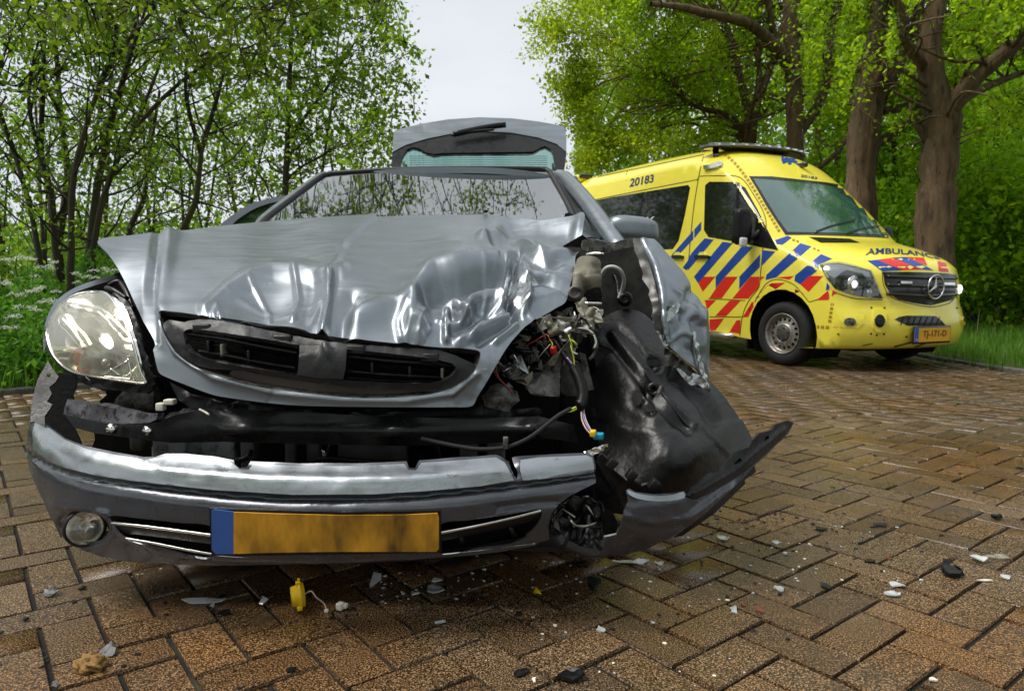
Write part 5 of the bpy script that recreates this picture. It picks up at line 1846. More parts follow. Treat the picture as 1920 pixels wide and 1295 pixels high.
# black inner bracket between bumper and liner
brk = sheet('inner_bracket', MT['black'], car, [(1116, 862), (1128, 850), (1140, 862), (1150, 880), (1174, 900), (1180, 896), (1192, 904), (1204, 912), (1226, 903), (1240, 914), (1248, 926), (1200, 930), (1178, 920), (1176, 950), (1168, 965), (1150, 962), (1130, 952), (1118, 940), (1114, 900)],
            lambda u, v: 1.70 + .0004 * (v - 860) + .0003 * np.abs(u - 1150), step=7, thick=.006, soft=False, bumps=lambda Q: dents([('t', [(1120, 865), (1150, 910), (1165, 950)], 8, .010), ('g', [(1180, 915), (1230, 922)], 8, -.01), ('t', [(1155, 905), (1140, 930)], 5, .006)])(Q) + .002 * pnoise(Q, 30, 51))
for u, v in ((1147, 868), (1184, 890), (1226, 908)):
    MB().box(PT(u, v, 1.70), (.022, .03, .026), CM3 @ np.array([[.8, 0, .6], [0, 1, 0], [-.6, 0, .8]]), .003).build('bracket_clip', MT['black'], brk)
# smashed fog lamp housing
fogr = sheet('smashed_fog_lamp', MT['liner'], car, [(1032, 985), (1038, 962), (1052, 946), (1080, 936), (1104, 932), (1126, 944), (1134, 962), (1132, 1000), (1128, 1028), (1108, 1030), (1080, 1022), (1050, 1008), (1034, 1002)], tps([(1032, 985, 1.69), (1060, 945, 1.70), (1126, 945, 1.70), (1080, 980, 1.735), (1130, 1020, 1.65), (1050, 1008, 1.67)]), step=5, thick=.004, soft=False,
             bumps=lambda Q: .010 * pnoise(Q, 26, 52) + .006 * pnoise(Q, 13, 53))
fogr['label'] = 'smashed right fog lamp housing'
sheet('housing_void', MT['dark'], fogr, [(1130, 962), (1142, 956), (1154, 970), (1158, 990), (1150, 1002), (1132, 1004)], lambda u, v: 1.68 + 0 * u, step=7)
def shards(n_, cu, cv, ru, rv, Y0, Y1, smin, smax, mats, parent, name, seed, thick=.003):
    r = np.random.default_rng(seed)
    for k in range(n_):
        a = r.uniform(0, math.tau)
        q = math.sqrt(r.uniform())
        u, v = cu + ru * q * math.cos(a), cv + rv * q * math.sin(a)
        c = PT(u, v, r.uniform(Y0, Y1))
        e1 = r.normal(size=3)
        e1 /= np.linalg.norm(e1)
        e2 = np.cross(e1, r.normal(size=3))
        e2 /= np.linalg.norm(e2)
        nrm = np.cross(e1, e2)
        s = r.uniform(smin, smax)
        m = r.integers(4, 7)
        th = np.sort(r.uniform(0, math.tau, m))
        xy = np.c_[np.cos(th) * s, np.sin(th) * s * r.uniform(.25, .6)]
        bend = r.uniform(-8, 8)
        P = c + xy[:, :1] * e1 + xy[:, 1:] * e2 + (xy[:, :1] ** 2 * bend) * nrm
        P = np.vstack([P, P + nrm * thick])
        Fc = [tuple(range(m))[::-1], tuple(range(m, 2 * m))] + [(i, (i + 1) % m, m + (i + 1) % m, m + i) for i in range(m)]
        obj(name, P, Fc, mats[int(r.integers(len(mats)))], parent, False)
shards(16, 1080, 985, 44, 40, 1.64, 1.69, .012, .035, [MT['liner'], MT['black'], MT['grime']], fogr, 'plastic_splinter', 61)
px_tube('lamp_rim', [(1070, 975, 1.64), (1080, 985, 1.635), (1100, 986, 1.635), (1118, 980, 1.64)], .003, MT['grime'], fogr, k=6, n_=8)

# ---- wheel arch liner on the right -------------------------------------------
ln_out = [(1108, 640), (1118, 608), (1140, 590), (1170, 580), (1196, 582), (1216, 596), (1232, 616), (1246, 640), (1262, 662), (1296, 690), (1330, 714), (1352, 736), (1376, 768), (1396, 800), (1410, 826), (1416, 842), (1406, 870), (1380, 896), (1340, 918), (1300, 932), (1250, 930), (1200, 920), (1160, 896), (1138, 862), (1122, 820), (1108, 780), (1104, 735), (1112, 700), (1130, 672), (1150, 655)]
ln_depth = tps([(1108, 640, 2.20), (1140, 590, 2.30), (1196, 582, 2.30), (1246, 640, 2.20), (1296, 690, 2.14), (1352, 736, 2.12), (1410, 826, 2.10), (1406, 870, 2.02), (1340, 918, 1.88), (1250, 930, 1.78), (1170, 900, 1.80), (1122, 820, 1.98), (1104, 735, 2.08), (1150, 655, 2.12),
                (1190, 700, 2.00), (1230, 780, 1.86), (1280, 800, 1.88), (1180, 780, 1.92), (1300, 860, 1.80), (1330, 800, 1.95), (1250, 850, 1.77), (1200, 840, 1.83)])
def liner_bumps(Q):
    h = dents([
        ('g', [(1148, 628), (1185, 672), (1225, 720), (1262, 765), (1298, 803)], 6, .016),
        ('g', [(1138, 635), (1175, 682), (1215, 730), (1250, 775), (1288, 812)], 7, -.014),
        ('g', [(1160, 615), (1190, 640), (1208, 662)], 6, -.012),
        ('b', (1226, 682), (14, 9), -.030, 25), ('b', (1224, 722), (16, 16), -.032), ('b', (1234, 732), (7, 7), .026),
        ('b', (1196, 748), (11, 14), -.030, 30), ('b', (1198, 752), (5, 8), .016, 30), ('b', (1219, 763), (12, 11), -.030, 20),
        ('g', [(1268, 706), (1290, 722), (1318, 752), (1340, 790)], 11, -.022),
        ('s', [(1290, 800), (1240, 806), (1185, 800), (1130, 790)], 5, .009, 120),
        ('g', [(1100, 720), (1130, 760), (1170, 800)], 14, .008),
        ('t', [(1255, 925), (1250, 870), (1256, 830)], 5, .004), ('t', [(1310, 800), (1360, 850), (1400, 880)], 6, .006),
        ('g', [(1180, 880), (1200, 840), (1240, 830), (1260, 850), (1250, 880)], 26, -.010),
    ])(Q)
    return h + .0012 * pnoise(Q, 70, 71) + .0006 * pnoise(Q, 20, 72)
liner = sheet('wheel_arch_liner', MT['liner'], car, ln_out, ln_depth, [], 5, .005, True, liner_bumps)
liner['label'] = 'muddy black wheel arch liner laid bare on the right'
sheet('liner_channel', MT['black'], liner, [(1150, 618), (1156, 614), (1190, 652), (1228, 700), (1262, 742), (1300, 786), (1310, 800), (1304, 806), (1292, 800), (1258, 760), (1222, 715), (1184, 668)], lambda u, v: ln_depth(u, v) - .016, step=6, thick=.01)
for (u, v, a, b) in ((1226, 680, 13, 7), (1222, 720, 13, 13), (1195, 747, 9, 13), (1219, 764, 10, 9)):
    sheet('recess_shade', MT['dark'], liner, [(u + a * math.cos(t) * 1.0, v + b * math.sin(t)) for t in np.linspace(0, math.tau, 13)[:-1]], lambda uu, vv, u=u, v=v: ln_depth(uu, vv) - .004 + 0 * uu, step=5, thick=.003)  # dark discs stand in for the shade inside the slots
c_ = PT(1226, 730, float(ln_depth(1226, 730)) - .004)
MB().lathe(c_, CAM - c_, [(-.01, .020), (.004, .020), (.006, .014), (.004, .007), (-.01, .006)], 16).build('fixing_boss', MT['black'], liner)

# ---- crumpled right wing -----------------------------------------------------
w_out = [(1187, 446), (1196, 447), (1210, 447), (1226, 449), (1240, 462), (1262, 486), (1284, 512), (1302, 542), (1318, 572), (1327, 590), (1330, 620), (1330, 660), (1329, 700), (1328, 724), (1322, 716), (1314, 700), (1304, 690), (1280, 672), (1262, 655), (1250, 646), (1246, 630),
         (1238, 620), (1230, 618), (1224, 606), (1228, 598), (1221, 594), (1224, 582), (1222, 566), (1216, 552), (1218, 542), (1210, 530), (1204, 522), (1206, 512), (1200, 496), (1197, 484), (1190, 470), (1188, 458)]
w_depth = tps([(1187, 446, 2.30), (1226, 449, 2.28), (1262, 486, 2.24), (1302, 542, 2.20), (1327, 590, 2.18), (1330, 660, 2.16), (1328, 724, 2.12), (1300, 690, 2.06), (1250, 646, 2.03), (1224, 600, 2.04), (1216, 545, 2.10), (1200, 496, 2.20), (1245, 560, 2.06), (1280, 600, 2.06), (1240, 500, 2.16), (1290, 650, 2.04)])
MT['inner_face'] = mat('dark_inner_sheet', (.045, .045, .042), .35, .6, var=.3, vscale=20, dirt=[((.16, .15, .14), 50, .62, .72)])
def wing_bumps(Q):
    h = dents([('t', [(1206, 455), (1228, 500), (1240, 550), (1244, 600), (1250, 645)], 10, .030), ('g', [(1212, 470), (1226, 520), (1234, 580)], 8, -.016), ('b', (1222, 470), (14, 20), .010),
               ('t', [(1244, 520), (1262, 540), (1290, 560)], 7, .008), ('g', [(1298, 545), (1288, 570), (1284, 600)], 9, -.022), ('t', [(1252, 590), (1272, 575), (1282, 580)], 7, .014),
               ('g', [(1290, 572), (1304, 590), (1314, 600), (1316, 585)], 8, .022), ('t', [(1300, 600), (1308, 640), (1312, 680), (1326, 715)], 8, -.018), ('g', [(1262, 610), (1270, 640), (1290, 655)], 12, -.012),
               ('b', (1264, 585), (12, 8), -.02), ('b', (1320, 640), (8, 40), .010), ('t', [(1256, 640), (1280, 622), (1300, 630)], 7, .010)])(Q)
    return h * .75 + .0009 * pnoise(Q, 60, 81)
wingR = sheet('front_wing', MT['paint'], car, w_out, w_depth, [], 4.2, .003, False, wing_bumps)
wingR['label'] = 'crumpled right wing bent outwards'
sheet('wing_inner_face', MT['inner_face'], wingR, [(1187, 446), (1200, 447), (1206, 458), (1216, 490), (1228, 530), (1236, 570), (1240, 610), (1245, 640), (1238, 621), (1230, 619), (1224, 607), (1228, 599), (1221, 595), (1224, 583), (1222, 567), (1216, 553), (1218, 543), (1210, 531), (1204, 523), (1206, 513), (1200, 497), (1197, 485), (1190, 471), (1188, 459)], lambda u, v: w_depth(u, v) - .014, step=5, thick=.003, soft=False, bumps=lambda Q: .003 * pnoise(Q, 40, 89))
sheet('wing_flap', MT['grime'], wingR, [(1112, 470), (1140, 458), (1170, 449), (1186, 445), (1190, 452), (1188, 461), (1160, 468), (1128, 476)], lambda u, v: 2.34 + 0 * u, step=7, thick=.004, bumps=lambda Q: .004 * pnoise(Q, 30, 83))
sheet('bare_edge', MT['scraped'], wingR, [(1252, 584), (1262, 572), (1276, 570), (1268, 588), (1256, 600), (1250, 604)], lambda u, v: w_depth(u, v) - .012, step=5, thick=.003, bumps=lambda Q: .003 * pnoise(Q, 12, 84))
sheet('bare_edge', MT['scraped'], wingR, [(1300, 622), (1306, 618), (1310, 645), (1316, 675), (1326, 708), (1330, 728), (1322, 724), (1312, 690), (1306, 660)], lambda u, v: w_depth(u, v) - .016, step=5, thick=.003, bumps=lambda Q: .004 * pnoise(Q, 12, 85))
sheet('bare_edge', MT['scraped'], wingR, [(1224, 596), (1232, 606), (1240, 612), (1246, 628), (1252, 648), (1246, 650), (1234, 626), (1226, 612)], lambda u, v: w_depth(u, v) - .006, step=5, thick=.003, bumps=lambda Q: .004 * pnoise(Q, 12, 86))
sheet('wing_return', MT['grime'], wingR, [(1246, 652), (1262, 662), (1286, 680), (1308, 702), (1324, 728), (1332, 724), (1330, 742), (1318, 730), (1300, 716), (1280, 694), (1258, 686), (1248, 672)], lambda u, v: 2.09 + 0 * u, step=6, thick=.004, bumps=lambda Q: .008 * pnoise(Q, 24, 87))
sheet('bare_edge', MT['scraped'], wingR, [(1268, 690), (1280, 694), (1292, 706), (1300, 700), (1316, 706), (1328, 722), (1326, 730), (1316, 726), (1308, 720), (1296, 722), (1284, 712)], lambda u, v: 2.06 + 0 * u, step=5, thick=.003, bumps=lambda Q: .007 * pnoise(Q, 16, 88))

# ---- bay on the right: inner wing, reservoir, remains of the headlight, wiring -
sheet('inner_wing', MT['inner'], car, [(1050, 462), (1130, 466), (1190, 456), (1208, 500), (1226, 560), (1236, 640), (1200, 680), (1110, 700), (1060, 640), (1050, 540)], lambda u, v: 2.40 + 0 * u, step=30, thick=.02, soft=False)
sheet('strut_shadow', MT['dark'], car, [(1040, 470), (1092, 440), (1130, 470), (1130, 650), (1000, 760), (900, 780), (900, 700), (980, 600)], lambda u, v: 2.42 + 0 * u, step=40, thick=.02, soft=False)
rs = sheet('washer_reservoir', MT['beige'], car, [(1082, 486), (1092, 480), (1110, 480), (1124, 486), (1128, 500), (1128, 540), (1126, 566), (1100, 568), (1076, 560), (1074, 520)], tps([(1082, 486, 2.16), (1124, 486, 2.18), (1126, 560, 2.20), (1076, 560, 2.14), (1100, 520, 2.12)]), step=6, thick=.07,
           bumps=dents([('t', [(1078, 498), (1126, 500)], 5, -.008), ('t', [(1078, 508), (1126, 510)], 5, -.008), ('t', [(1098, 512), (1098, 564)], 6, -.010), ('g', [(1084, 515), (1084, 560)], 6, .008)]))
px_tube('reservoir_neck', [(1083, 512, 2.09), (1082, 535, 2.08), (1080, 552, 2.08)], .014, MT['beige'], rs, n_=6)
sheet('reservoir_patch', MT['dark'], rs, [(1096, 550), (1112, 540), (1126, 540), (1126, 568), (1098, 568)], lambda u, v: 2.115 + 0 * u, step=6, thick=.004)  # dark patch over the lower right corner
sheet('bonnet_hinge', MT['grime'], car, [(1092, 452), (1104, 448), (1128, 452), (1150, 458), (1128, 474), (1110, 474), (1094, 468)], lambda u, v: 2.36 + 0 * u, step=8, thick=.01, bumps=lambda Q: .006 * pnoise(Q, 22, 90))
px_tube('wing_stay', [(1100, 476, 2.2), (1118, 475, 2.18), (1132, 476, 2.17)], .004, MT['chrome'], car, n_=4)
px_tube('rod', [(1096, 568, 2.0), (1128, 569, 2.0)], .004, MT['chrome'], car, n_=3)
px_tube('vacuum_hose', [(1128, 516, 2.3), (1136, 503, 2.28), (1150, 500, 2.27), (1164, 508, 2.27), (1170, 525, 2.28), (1166, 545, 2.3), (1160, 560, 2.3)], .0065, MT['wire_grey'], car, n_=24)
px_tube('wiring_loom', [(1152, 515, 2.4), (1158, 530, 2.38), (1160, 550, 2.36), (1164, 560, 2.34)], .008, MT['black'], car, n_=12)
c_ = PT(1172, 560, 2.30)
MB().lathe(c_, CAM - c_, [(-.05, .02), (-.01, .026), (.0, .024), (.01, .018), (.012, .008), (.002, .006)], 18).build('sensor', MT['black'], car)
MB().lathe(PT(1078, 548, 2.03), CAM - PT(1078, 548, 2.03), [(-.02, .016), (.004, .02), (.008, .014), (.0, .010), (.0, 0)], 16).build('bush', MT['grime'], car)

hr = sheet('crushed_headlight', MT['grime'], car, [(1034, 592), (1056, 580), (1074, 574), (1076, 592), (1082, 606), (1074, 622), (1056, 624), (1046, 616), (1036, 606)], tps([(1034, 592, 2.0), (1074, 576, 2.06), (1080, 606, 1.98), (1050, 620, 1.95), (1058, 600, 1.96)]), [[(1059, 592), (1067, 586), (1072, 594), (1063, 600)]], 6, .006, False, lambda Q: .008 * pnoise(Q, 28, 91))
hr['label'] = 'shattered remains of the right headlight'
sheet('lamp_shell', MT['beige'], hr, [(1012, 596), (1022, 594), (1030, 604), (1046, 612), (1060, 626), (1068, 634), (1066, 642), (1054, 640), (1036, 628), (1022, 614)], tps([(1012, 596, 1.95), (1040, 612, 1.90), (1066, 640, 1.93), (1030, 620, 1.92)]), step=5, thick=.004, soft=False, bumps=lambda Q: .012 * pnoise(Q, 20, 92) + .005 * pnoise(Q, 10, 93))
sheet('lamp_shell', MT['beige'], hr, [(1078, 566), (1096, 564), (1112, 576), (1128, 582), (1126, 596), (1112, 616), (1098, 628), (1090, 620), (1096, 600), (1084, 586)], tps([(1078, 566, 2.06), (1128, 582, 2.08), (1098, 628, 2.0), (1100, 595, 2.0)]), step=5, thick=.004, soft=False, bumps=lambda Q: .014 * pnoise(Q, 22, 94) + .005 * pnoise(Q, 11, 95))
sheet('torn_liner', MT['scraped'], hr, [(1048, 622), (1060, 618), (1070, 612), (1070, 628), (1060, 640), (1050, 634)], lambda u, v: 1.925 + 0 * u, step=5, thick=.003, bumps=lambda Q: .010 * pnoise(Q, 14, 96))
shards(64, 1040, 640, 62, 48, 1.90, 2.08, .012, .050, [MT['grime'], MT['grime'], MT['beige'], MT['dark'], MT['black'], MT['beige']], hr, 'lamp_splinter', 62)
shards(30, 980, 668, 44, 30, 1.90, 2.06, .015, .045, [MT['black'], MT['grime'], MT['dark'], MT['beige']], hr, 'lamp_splinter', 63)
shards(20, 960, 700, 40, 24, 1.88, 1.98, .015, .040, [MT['black'], MT['beige'], MT['scraped']], hr, 'lamp_splinter', 64)
shards(22, 1100, 600, 26, 24, 1.98, 2.10, .012, .035, [MT['beige'], MT['grime'], MT['scraped']], hr, 'lamp_splinter', 65)
th = np.linspace(0, math.tau * .8, 24)
c_ = PT(985, 658, 2.0)
tube('bowl_ring', c_ + .055 * np.c_[np.cos(th + 1), .3 * np.sin(th * 1.3), np.sin(th + 1)], .007, MT['black'], hr, 8, 0)
c_ = PT(1086, 648, 1.96)
tube('bowl_ring', c_ + .05 * np.c_[np.cos(th - 1), .3 * np.sin(th * 1.3), .9 * np.sin(th - 1)], .005, MT['grime'], hr, 8, 0)
tube('bowl_ring', c_ + .04 * np.c_[np.cos(th - .6), .3 * np.sin(th), .9 * np.sin(th - .6)] + [.005, -.01, .012], .004, MT['chrome'], hr, 8, 0)
# bent brackets below
sheet('lamp_carrier', MT['grime'], car, [(982, 700), (1000, 692), (1040, 672), (1052, 672), (1052, 700), (1048, 745), (1020, 742), (994, 736), (984, 722)], tps([(982, 700, 1.96), (1050, 674, 1.98), (1050, 742, 1.93), (1000, 720, 1.90)]), step=6, thick=.005, soft=False, bumps=lambda Q: .006 * pnoise(Q, 40, 97) + dents([('t', [(1000, 700), (1046, 720)], 7, .01)])(Q))
sheet('bracket', MT['inner'], car, [(1052, 680), (1076, 672), (1092, 684), (1090, 720), (1086, 742), (1062, 742), (1052, 735)], lambda u, v: 1.99 + .0003 * (u - 1050), [[(1076, 712), (1084, 708), (1087, 715), (1079, 719)]], 7, .006, False, dents([('t', [(1060, 690), (1066, 738)], 6, .008), ('t', [(1066, 720), (1090, 700)], 5, .006)]))
sheet('bracket', MT['grime'], car, [(1086, 660), (1098, 664), (1104, 690), (1114, 730), (1098, 733), (1094, 700)], lambda u, v: 2.0 + 0 * u, step=7, thick=.005, soft=False)
sheet('lamp_box', MT['grime'], car, [(906, 742), (922, 720), (940, 718), (970, 732), (974, 742), (956, 772), (930, 768), (908, 760)], tps([(906, 742, 1.84), (930, 718, 1.86), (972, 738, 1.88), (956, 772, 1.83), (935, 748, 1.80)]), step=6, thick=.03, soft=False, bumps=lambda Q: .003 * pnoise(Q, 26, 98) + dents([('t', [(908, 746), (966, 752)], 7, .012), ('b', (930, 730), (10, 8), .01)])(Q))
sheet('torn_flange', MT['black'], car, [(900, 752), (920, 762), (960, 768), (1010, 764), (1016, 785), (960, 792), (905, 790)], lambda u, v: 1.86 + 0 * u, step=8, thick=.01, bumps=lambda Q: .005 * pnoise(Q, 40, 99))
sheet('torn_flange', MT['grime'], car, [(936, 688), (960, 682), (980, 690), (1000, 706), (990, 720), (964, 712), (945, 706)], lambda u, v: 1.91 + 0 * u, step=6, thick=.004, soft=False, bumps=lambda Q: .012 * pnoise(Q, 20, 100))
# wires
W_ = [('wire_red', [(931, 684, 1.88), (930, 698, 1.865), (938, 712, 1.86), (952, 726, 1.855), (962, 738, 1.85)], .0035), ('wire_red', [(986, 648, 1.93), (1005, 638, 1.92), (1018, 630, 1.92), (1026, 627, 1.92), (1030, 634, 1.91)], .0035),
      ('wire_pink', [(1050, 655, 1.93), (1060, 668, 1.91), (1070, 678, 1.90), (1076, 690, 1.90)], .003), ('wire_lilac', [(1046, 652, 1.94), (1058, 662, 1.92), (1068, 676, 1.90), (1076, 690, 1.90)], .003),
      ('wire_yg', [(1068, 640, 1.92), (1072, 655, 1.90), (1076, 672, 1.90), (1077, 690, 1.90)], .003), ('wire_yg', [(1030, 635, 1.92), (1036, 645, 1.91), (1034, 652, 1.91)], .003), ('wire_grey', [(1010, 670, 1.93), (1022, 656, 1.91), (1032, 645, 1.91)], .0025),
      ('wire_yg', [(1080, 763, 1.80), (1068, 768, 1.79), (1054, 772, 1.79)], .0045), ('wire_yg', [(1081, 766, 1.80), (1070, 771, 1.79), (1052, 773, 1.79)], .004),
      ('wire_lilac', [(1092, 764, 1.82), (1095, 785, 1.80), (1102, 800, 1.78), (1110, 812, 1.77)], .0035), ('wire_pink', [(1090, 764, 1.82), (1091, 785, 1.80), (1098, 802, 1.78), (1108, 814, 1.77)], .0035), ('wire_grey', [(1094, 764, 1.82), (1098, 785, 1.80), (1106, 802, 1.78), (1112, 812, 1.77)], .003),
      ('wire_grey', [(1112, 575, 2.05), (1122, 580, 2.03), (1118, 586, 2.02), (1128, 590, 2.02)], .003), ('wire_red', [(1018, 638, 1.93), (1030, 640, 1.93), (1040, 634, 1.93)], .003)]
for m_, pts, r_ in W_:
    px_tube('wire', pts, r_ * .6, MT[m_], car, k=6, n_=16)
tube('corrugated_conduit', PT(*np.array([(1076, 690, 1.90), (1084, 705, 1.88), (1090, 722, 1.86), (1093, 740, 1.84), (1090, 756, 1.82), (1084, 762, 1.81)]).T), .013, MT['black'], car, 8, 30)
cp = smooth_path(PT(*np.array([(1076, 690, 1.90), (1084, 705, 1.88), (1090, 722, 1.86), (1093, 740, 1.84), (1090, 756, 1.82), (1084, 762, 1.81)]).T), 70)
V, Q = tube_data(cp, .0135 + .0022 * np.sign(np.sin(np.arange(len(cp)) * 2.1)), 8)
obj('conduit_rib', V, Q, MT['black'], car)
px_tube('wiring_loom', [(1040, 640, 1.96), (1052, 656, 1.93), (1066, 676, 1.91), (1078, 694, 1.90)], .009, MT['black'], car, n_=14)
MB().box(PT(1122, 817, 1.77), (.026, .02, .016), frame3((.3, 1, .1)), .003).build('connector', MT['blueconn'], car)
MB().box(PT(1112, 812, 1.765), (.014, .02, .016), frame3((.3, 1, .1)), .003).build('connector', MT['yellowp'], car)
MB().box(PT(1038, 656, 1.91), (.014, .016, .02), frame3((.5, 1, .4)), .003).build('connector', MT['redp'], car)
sheet('wire_bracket', MT['chrome'], car, [(1096, 848), (1110, 842), (1130, 834), (1140, 832), (1136, 842), (1112, 852)], lambda u, v: 1.72 + 0 * u, step=6, thick=.004, bumps=lambda Q: .004 * pnoise(Q, 16, 101))
# moss and leaf scraps caught in the lamp
for pts in ([(1066, 628, 1.92), (1070, 640, 1.91), (1074, 652, 1.91)], [(1068, 636, 1.92), (1076, 640, 1.91), (1082, 646, 1.91)]):
    px_tube('grass_blade', pts, .002, MT['wire_yg'], hr, k=4, n_=5)

# ---- cabin and rear -----------------------------------------------------------
# lower body shell behind the front axle
def ring_section(t, hw, z0, z1, n_=18, e=.45):
    th = np.linspace(0, math.tau, n_, endpoint=False)
    x = np.sign(np.cos(th)) * np.abs(np.cos(th)) ** e * hw
    z = np.sign(np.sin(th)) * np.abs(np.sin(th)) ** e * (z1 - z0) / 2 + (z0 + z1) / 2
    return cw(x, t, z)
secs = [ring_section(t, hw, .20, z1) for t, hw, z1 in ((.95, .84, .86), (1.25, .87, .95), (1.8, .875, .97), (3.0, .88, .98), (3.9, .86, 1.0), (4.4, .82, .98), (4.6, .74, .86))]
k = 18
Vv = np.vstack(secs)
Fc = [(i * k + j, i * k + (j + 1) % k, (i + 1) * k + (j + 1) % k, (i + 1) * k + j) for i in range(len(secs) - 1) for j in range(k)]
Fc += [tuple(range(k))[::-1], tuple(range(len(Vv) - k, len(Vv)))]
shell = obj('body_shell', Vv, Fc, MT['paint'], car)
def cwheel(s, t):
    side = math.copysign(1, s)
    c = cw(s, t, .305)
    ax = _r * side
    wo = MB().lathe(c, ax, [(-.19, .19), (-.185, .26), (-.16, .30), (-.09, .306), (-.03, .30), (-.004, .27), (.002, .235), (-.008, .205), (-.04, .198)], 44).build('wheel', MT['rubber'], car)
    MB().lathe(c, ax, [(-.04, .20), (-.01, .195), (-.02, .15), (-.008, .06), (-.004, 0)], 28).build('rim', AM['rim'], wo)
for s_, t_ in ((-.74, .92), (.72, .92), (-.80, 3.66), (.80, 3.66)):
    cwheel(s_, t_)

# cabin surfaces traced at their own depth
def plane_depth(pts):
    A_ = np.array([[u, v, 1] for u, v, _ in pts], float)
    c = np.linalg.lstsq(A_, np.array([q[2] for q in pts]), rcond=None)[0]
    return lambda u, v: c[0] * np.asarray(u) + c[1] * np.asarray(v) + c[2]
ws_depth = lambda u, v: 3.62 - (np.asarray(v) - 322) * .0072 + .10 * ((np.asarray(u) - 820) / 230) ** 2
wscr = sheet('windscreen', MT['screen'], car, [(612, 329), (640, 325), (740, 319), (835, 317), (940, 317), (1022, 319), (1030, 326), (1050, 362), (1070, 402), (1076, 425), (800, 428), (620, 430), (494, 428), (498, 412), (540, 380), (590, 343)], ws_depth, step=22, thick=.005, soft=False)
seal_path = [(485, 425), (498, 410), (545, 374), (608, 328), (640, 324), (740, 318), (835, 316), (940, 316), (1024, 318), (1034, 328), (1056, 366), (1074, 402), (1080, 425)]
px_tube('windscreen_seal', [(u, v, float(ws_depth(u, v)) - .006) for u, v in seal_path], .013, MT['seal'], wscr, n_=60)
def strip(name, outer, inner, d0, d1, material, parent, th=.02):
    a = catmull([q[:2] for q in outer], 14, False)
    n_ = len(a)
    b = catmull([q[:2] for q in inner], 14, False)
    b = np.c_[np.interp(np.linspace(0, 1, n_), np.linspace(0, 1, len(b)), b[:, 0]), np.interp(np.linspace(0, 1, n_), np.linspace(0, 1, len(b)), b[:, 1])]
    A_ = PT(a[:, 0], a[:, 1], d0(a[:, 0], a[:, 1]))
    B_ = PT(b[:, 0], b[:, 1], d1(b[:, 0], b[:, 1]))
    M_ = (A_ + B_) / 2 + np.array([0, -.012, .008])
    V = np.vstack([A_, M_, B_])
    return obj(name, V, [(i + q * n_, i + 1 + q * n_, i + 1 + (q + 1) * n_, i + (q + 1) * n_) for q in range(2) for i in range(n_ - 1)], material, parent)
strip('a_pillar', [(470, 430), (484, 408), (530, 372), (596, 325), (606, 322)], [(488, 428), (500, 409), (546, 373), (606, 330), (616, 327)], lambda u, v: ws_depth(u, v) + .05, lambda u, v: ws_depth(u, v) - .012, MT['paint'], car)
strip('a_pillar', [(1030, 317), (1044, 322), (1070, 352), (1104, 404), (1128, 448)], [(1024, 319), (1034, 328), (1056, 366), (1074, 402), (1086, 448)], lambda u, v: ws_depth(u, v) + .10, lambda u, v: ws_depth(u, v) - .012, MT['paint'], car)
px_tube('pillar_trim', [(1044, 322, 3.75), (1072, 354, 3.5), (1106, 404, 3.2), (1130, 448, 2.9)], .011, MT['seal'], car, n_=14)
# roof
rt = np.linspace(0, 1, 9)
ry = np.linspace(0, 1, 13) * 2 - 1
Vr = []
for q in rt:
    t = 2.02 + q * 1.75
    hw = .60 - .03 * q
    for a in ry:
        Vr.append(cw(a * hw, t + .08 * (abs(a) ** 2) * (1 - q), 1.405 + .035 * math.sin(q * math.pi * .75 + .3) - .05 * abs(a) ** 3))
k = len(ry)
Vr = np.array(Vr)
Fr = [(i * k + j, i * k + j + 1, (i + 1) * k + j + 1, (i + 1) * k + j) for i in range(len(rt) - 1) for j in range(k - 1)]
Tq = np.array([[a, b, c] for a, b, c, d in Fr] + [[a, c, d] for a, b, c, d in Fr])
V, polys, sm = thicken(Vr, Tq, vnormals(Vr, Tq), .03)
roof = obj('roof', V, polys, MT['paint'], car, sm)
tube('roof_aerial', [cw(.08, 3.55, 1.44), cw(.08, 3.62, 1.54), cw(.08, 3.75, 1.68)], .004, MT['seal'], roof, 6, 6)
# side frames with windows
for sd_ in (-1, 1):
    fr = MB()
    front = [cw(.80, 1.15, .93), cw(.69, 1.62, 1.18), cw(.60, 2.05, 1.36)] if sd_ > 0 else []
    fr.tube(front + [cw(sd_ * .57, 2.15, 1.385), cw(sd_ * .57, 3.0, 1.40), cw(sd_ * .57, 3.75, 1.36), cw(sd_ * .68, 4.35, 1.0)], .036, 10, 24)
    fr.tube([cw(sd_ * .84, 2.35, .96), cw(sd_ * .63, 2.45, 1.41)], .05, 8, 5)
    fr.tube([cw(sd_ * .84, 3.40, .96), cw(sd_ * .63, 3.35, 1.40)], .05, 8, 5)
    fr.build('side_frame', MT['paint'], car)
    if sd_ > 0:
        V = [cw(sd_ * .84, 1.35, .98), cw(sd_ * .84, 2.35, .98), cw(sd_ * .635, 2.42, 1.38), cw(sd_ * .65, 2.0, 1.36)]
        obj('door_window', V, [(0, 1, 2, 3)], MT['screen'], car, False)
    V = [cw(sd_ * .84, 2.42, .98), cw(sd_ * .84, 3.40, .98), cw(sd_ * .635, 3.35, 1.37), cw(sd_ * .635, 2.5, 1.38)]
    obj('door_window', V, [(0, 1, 2, 3)], MT['screen'], car, False)
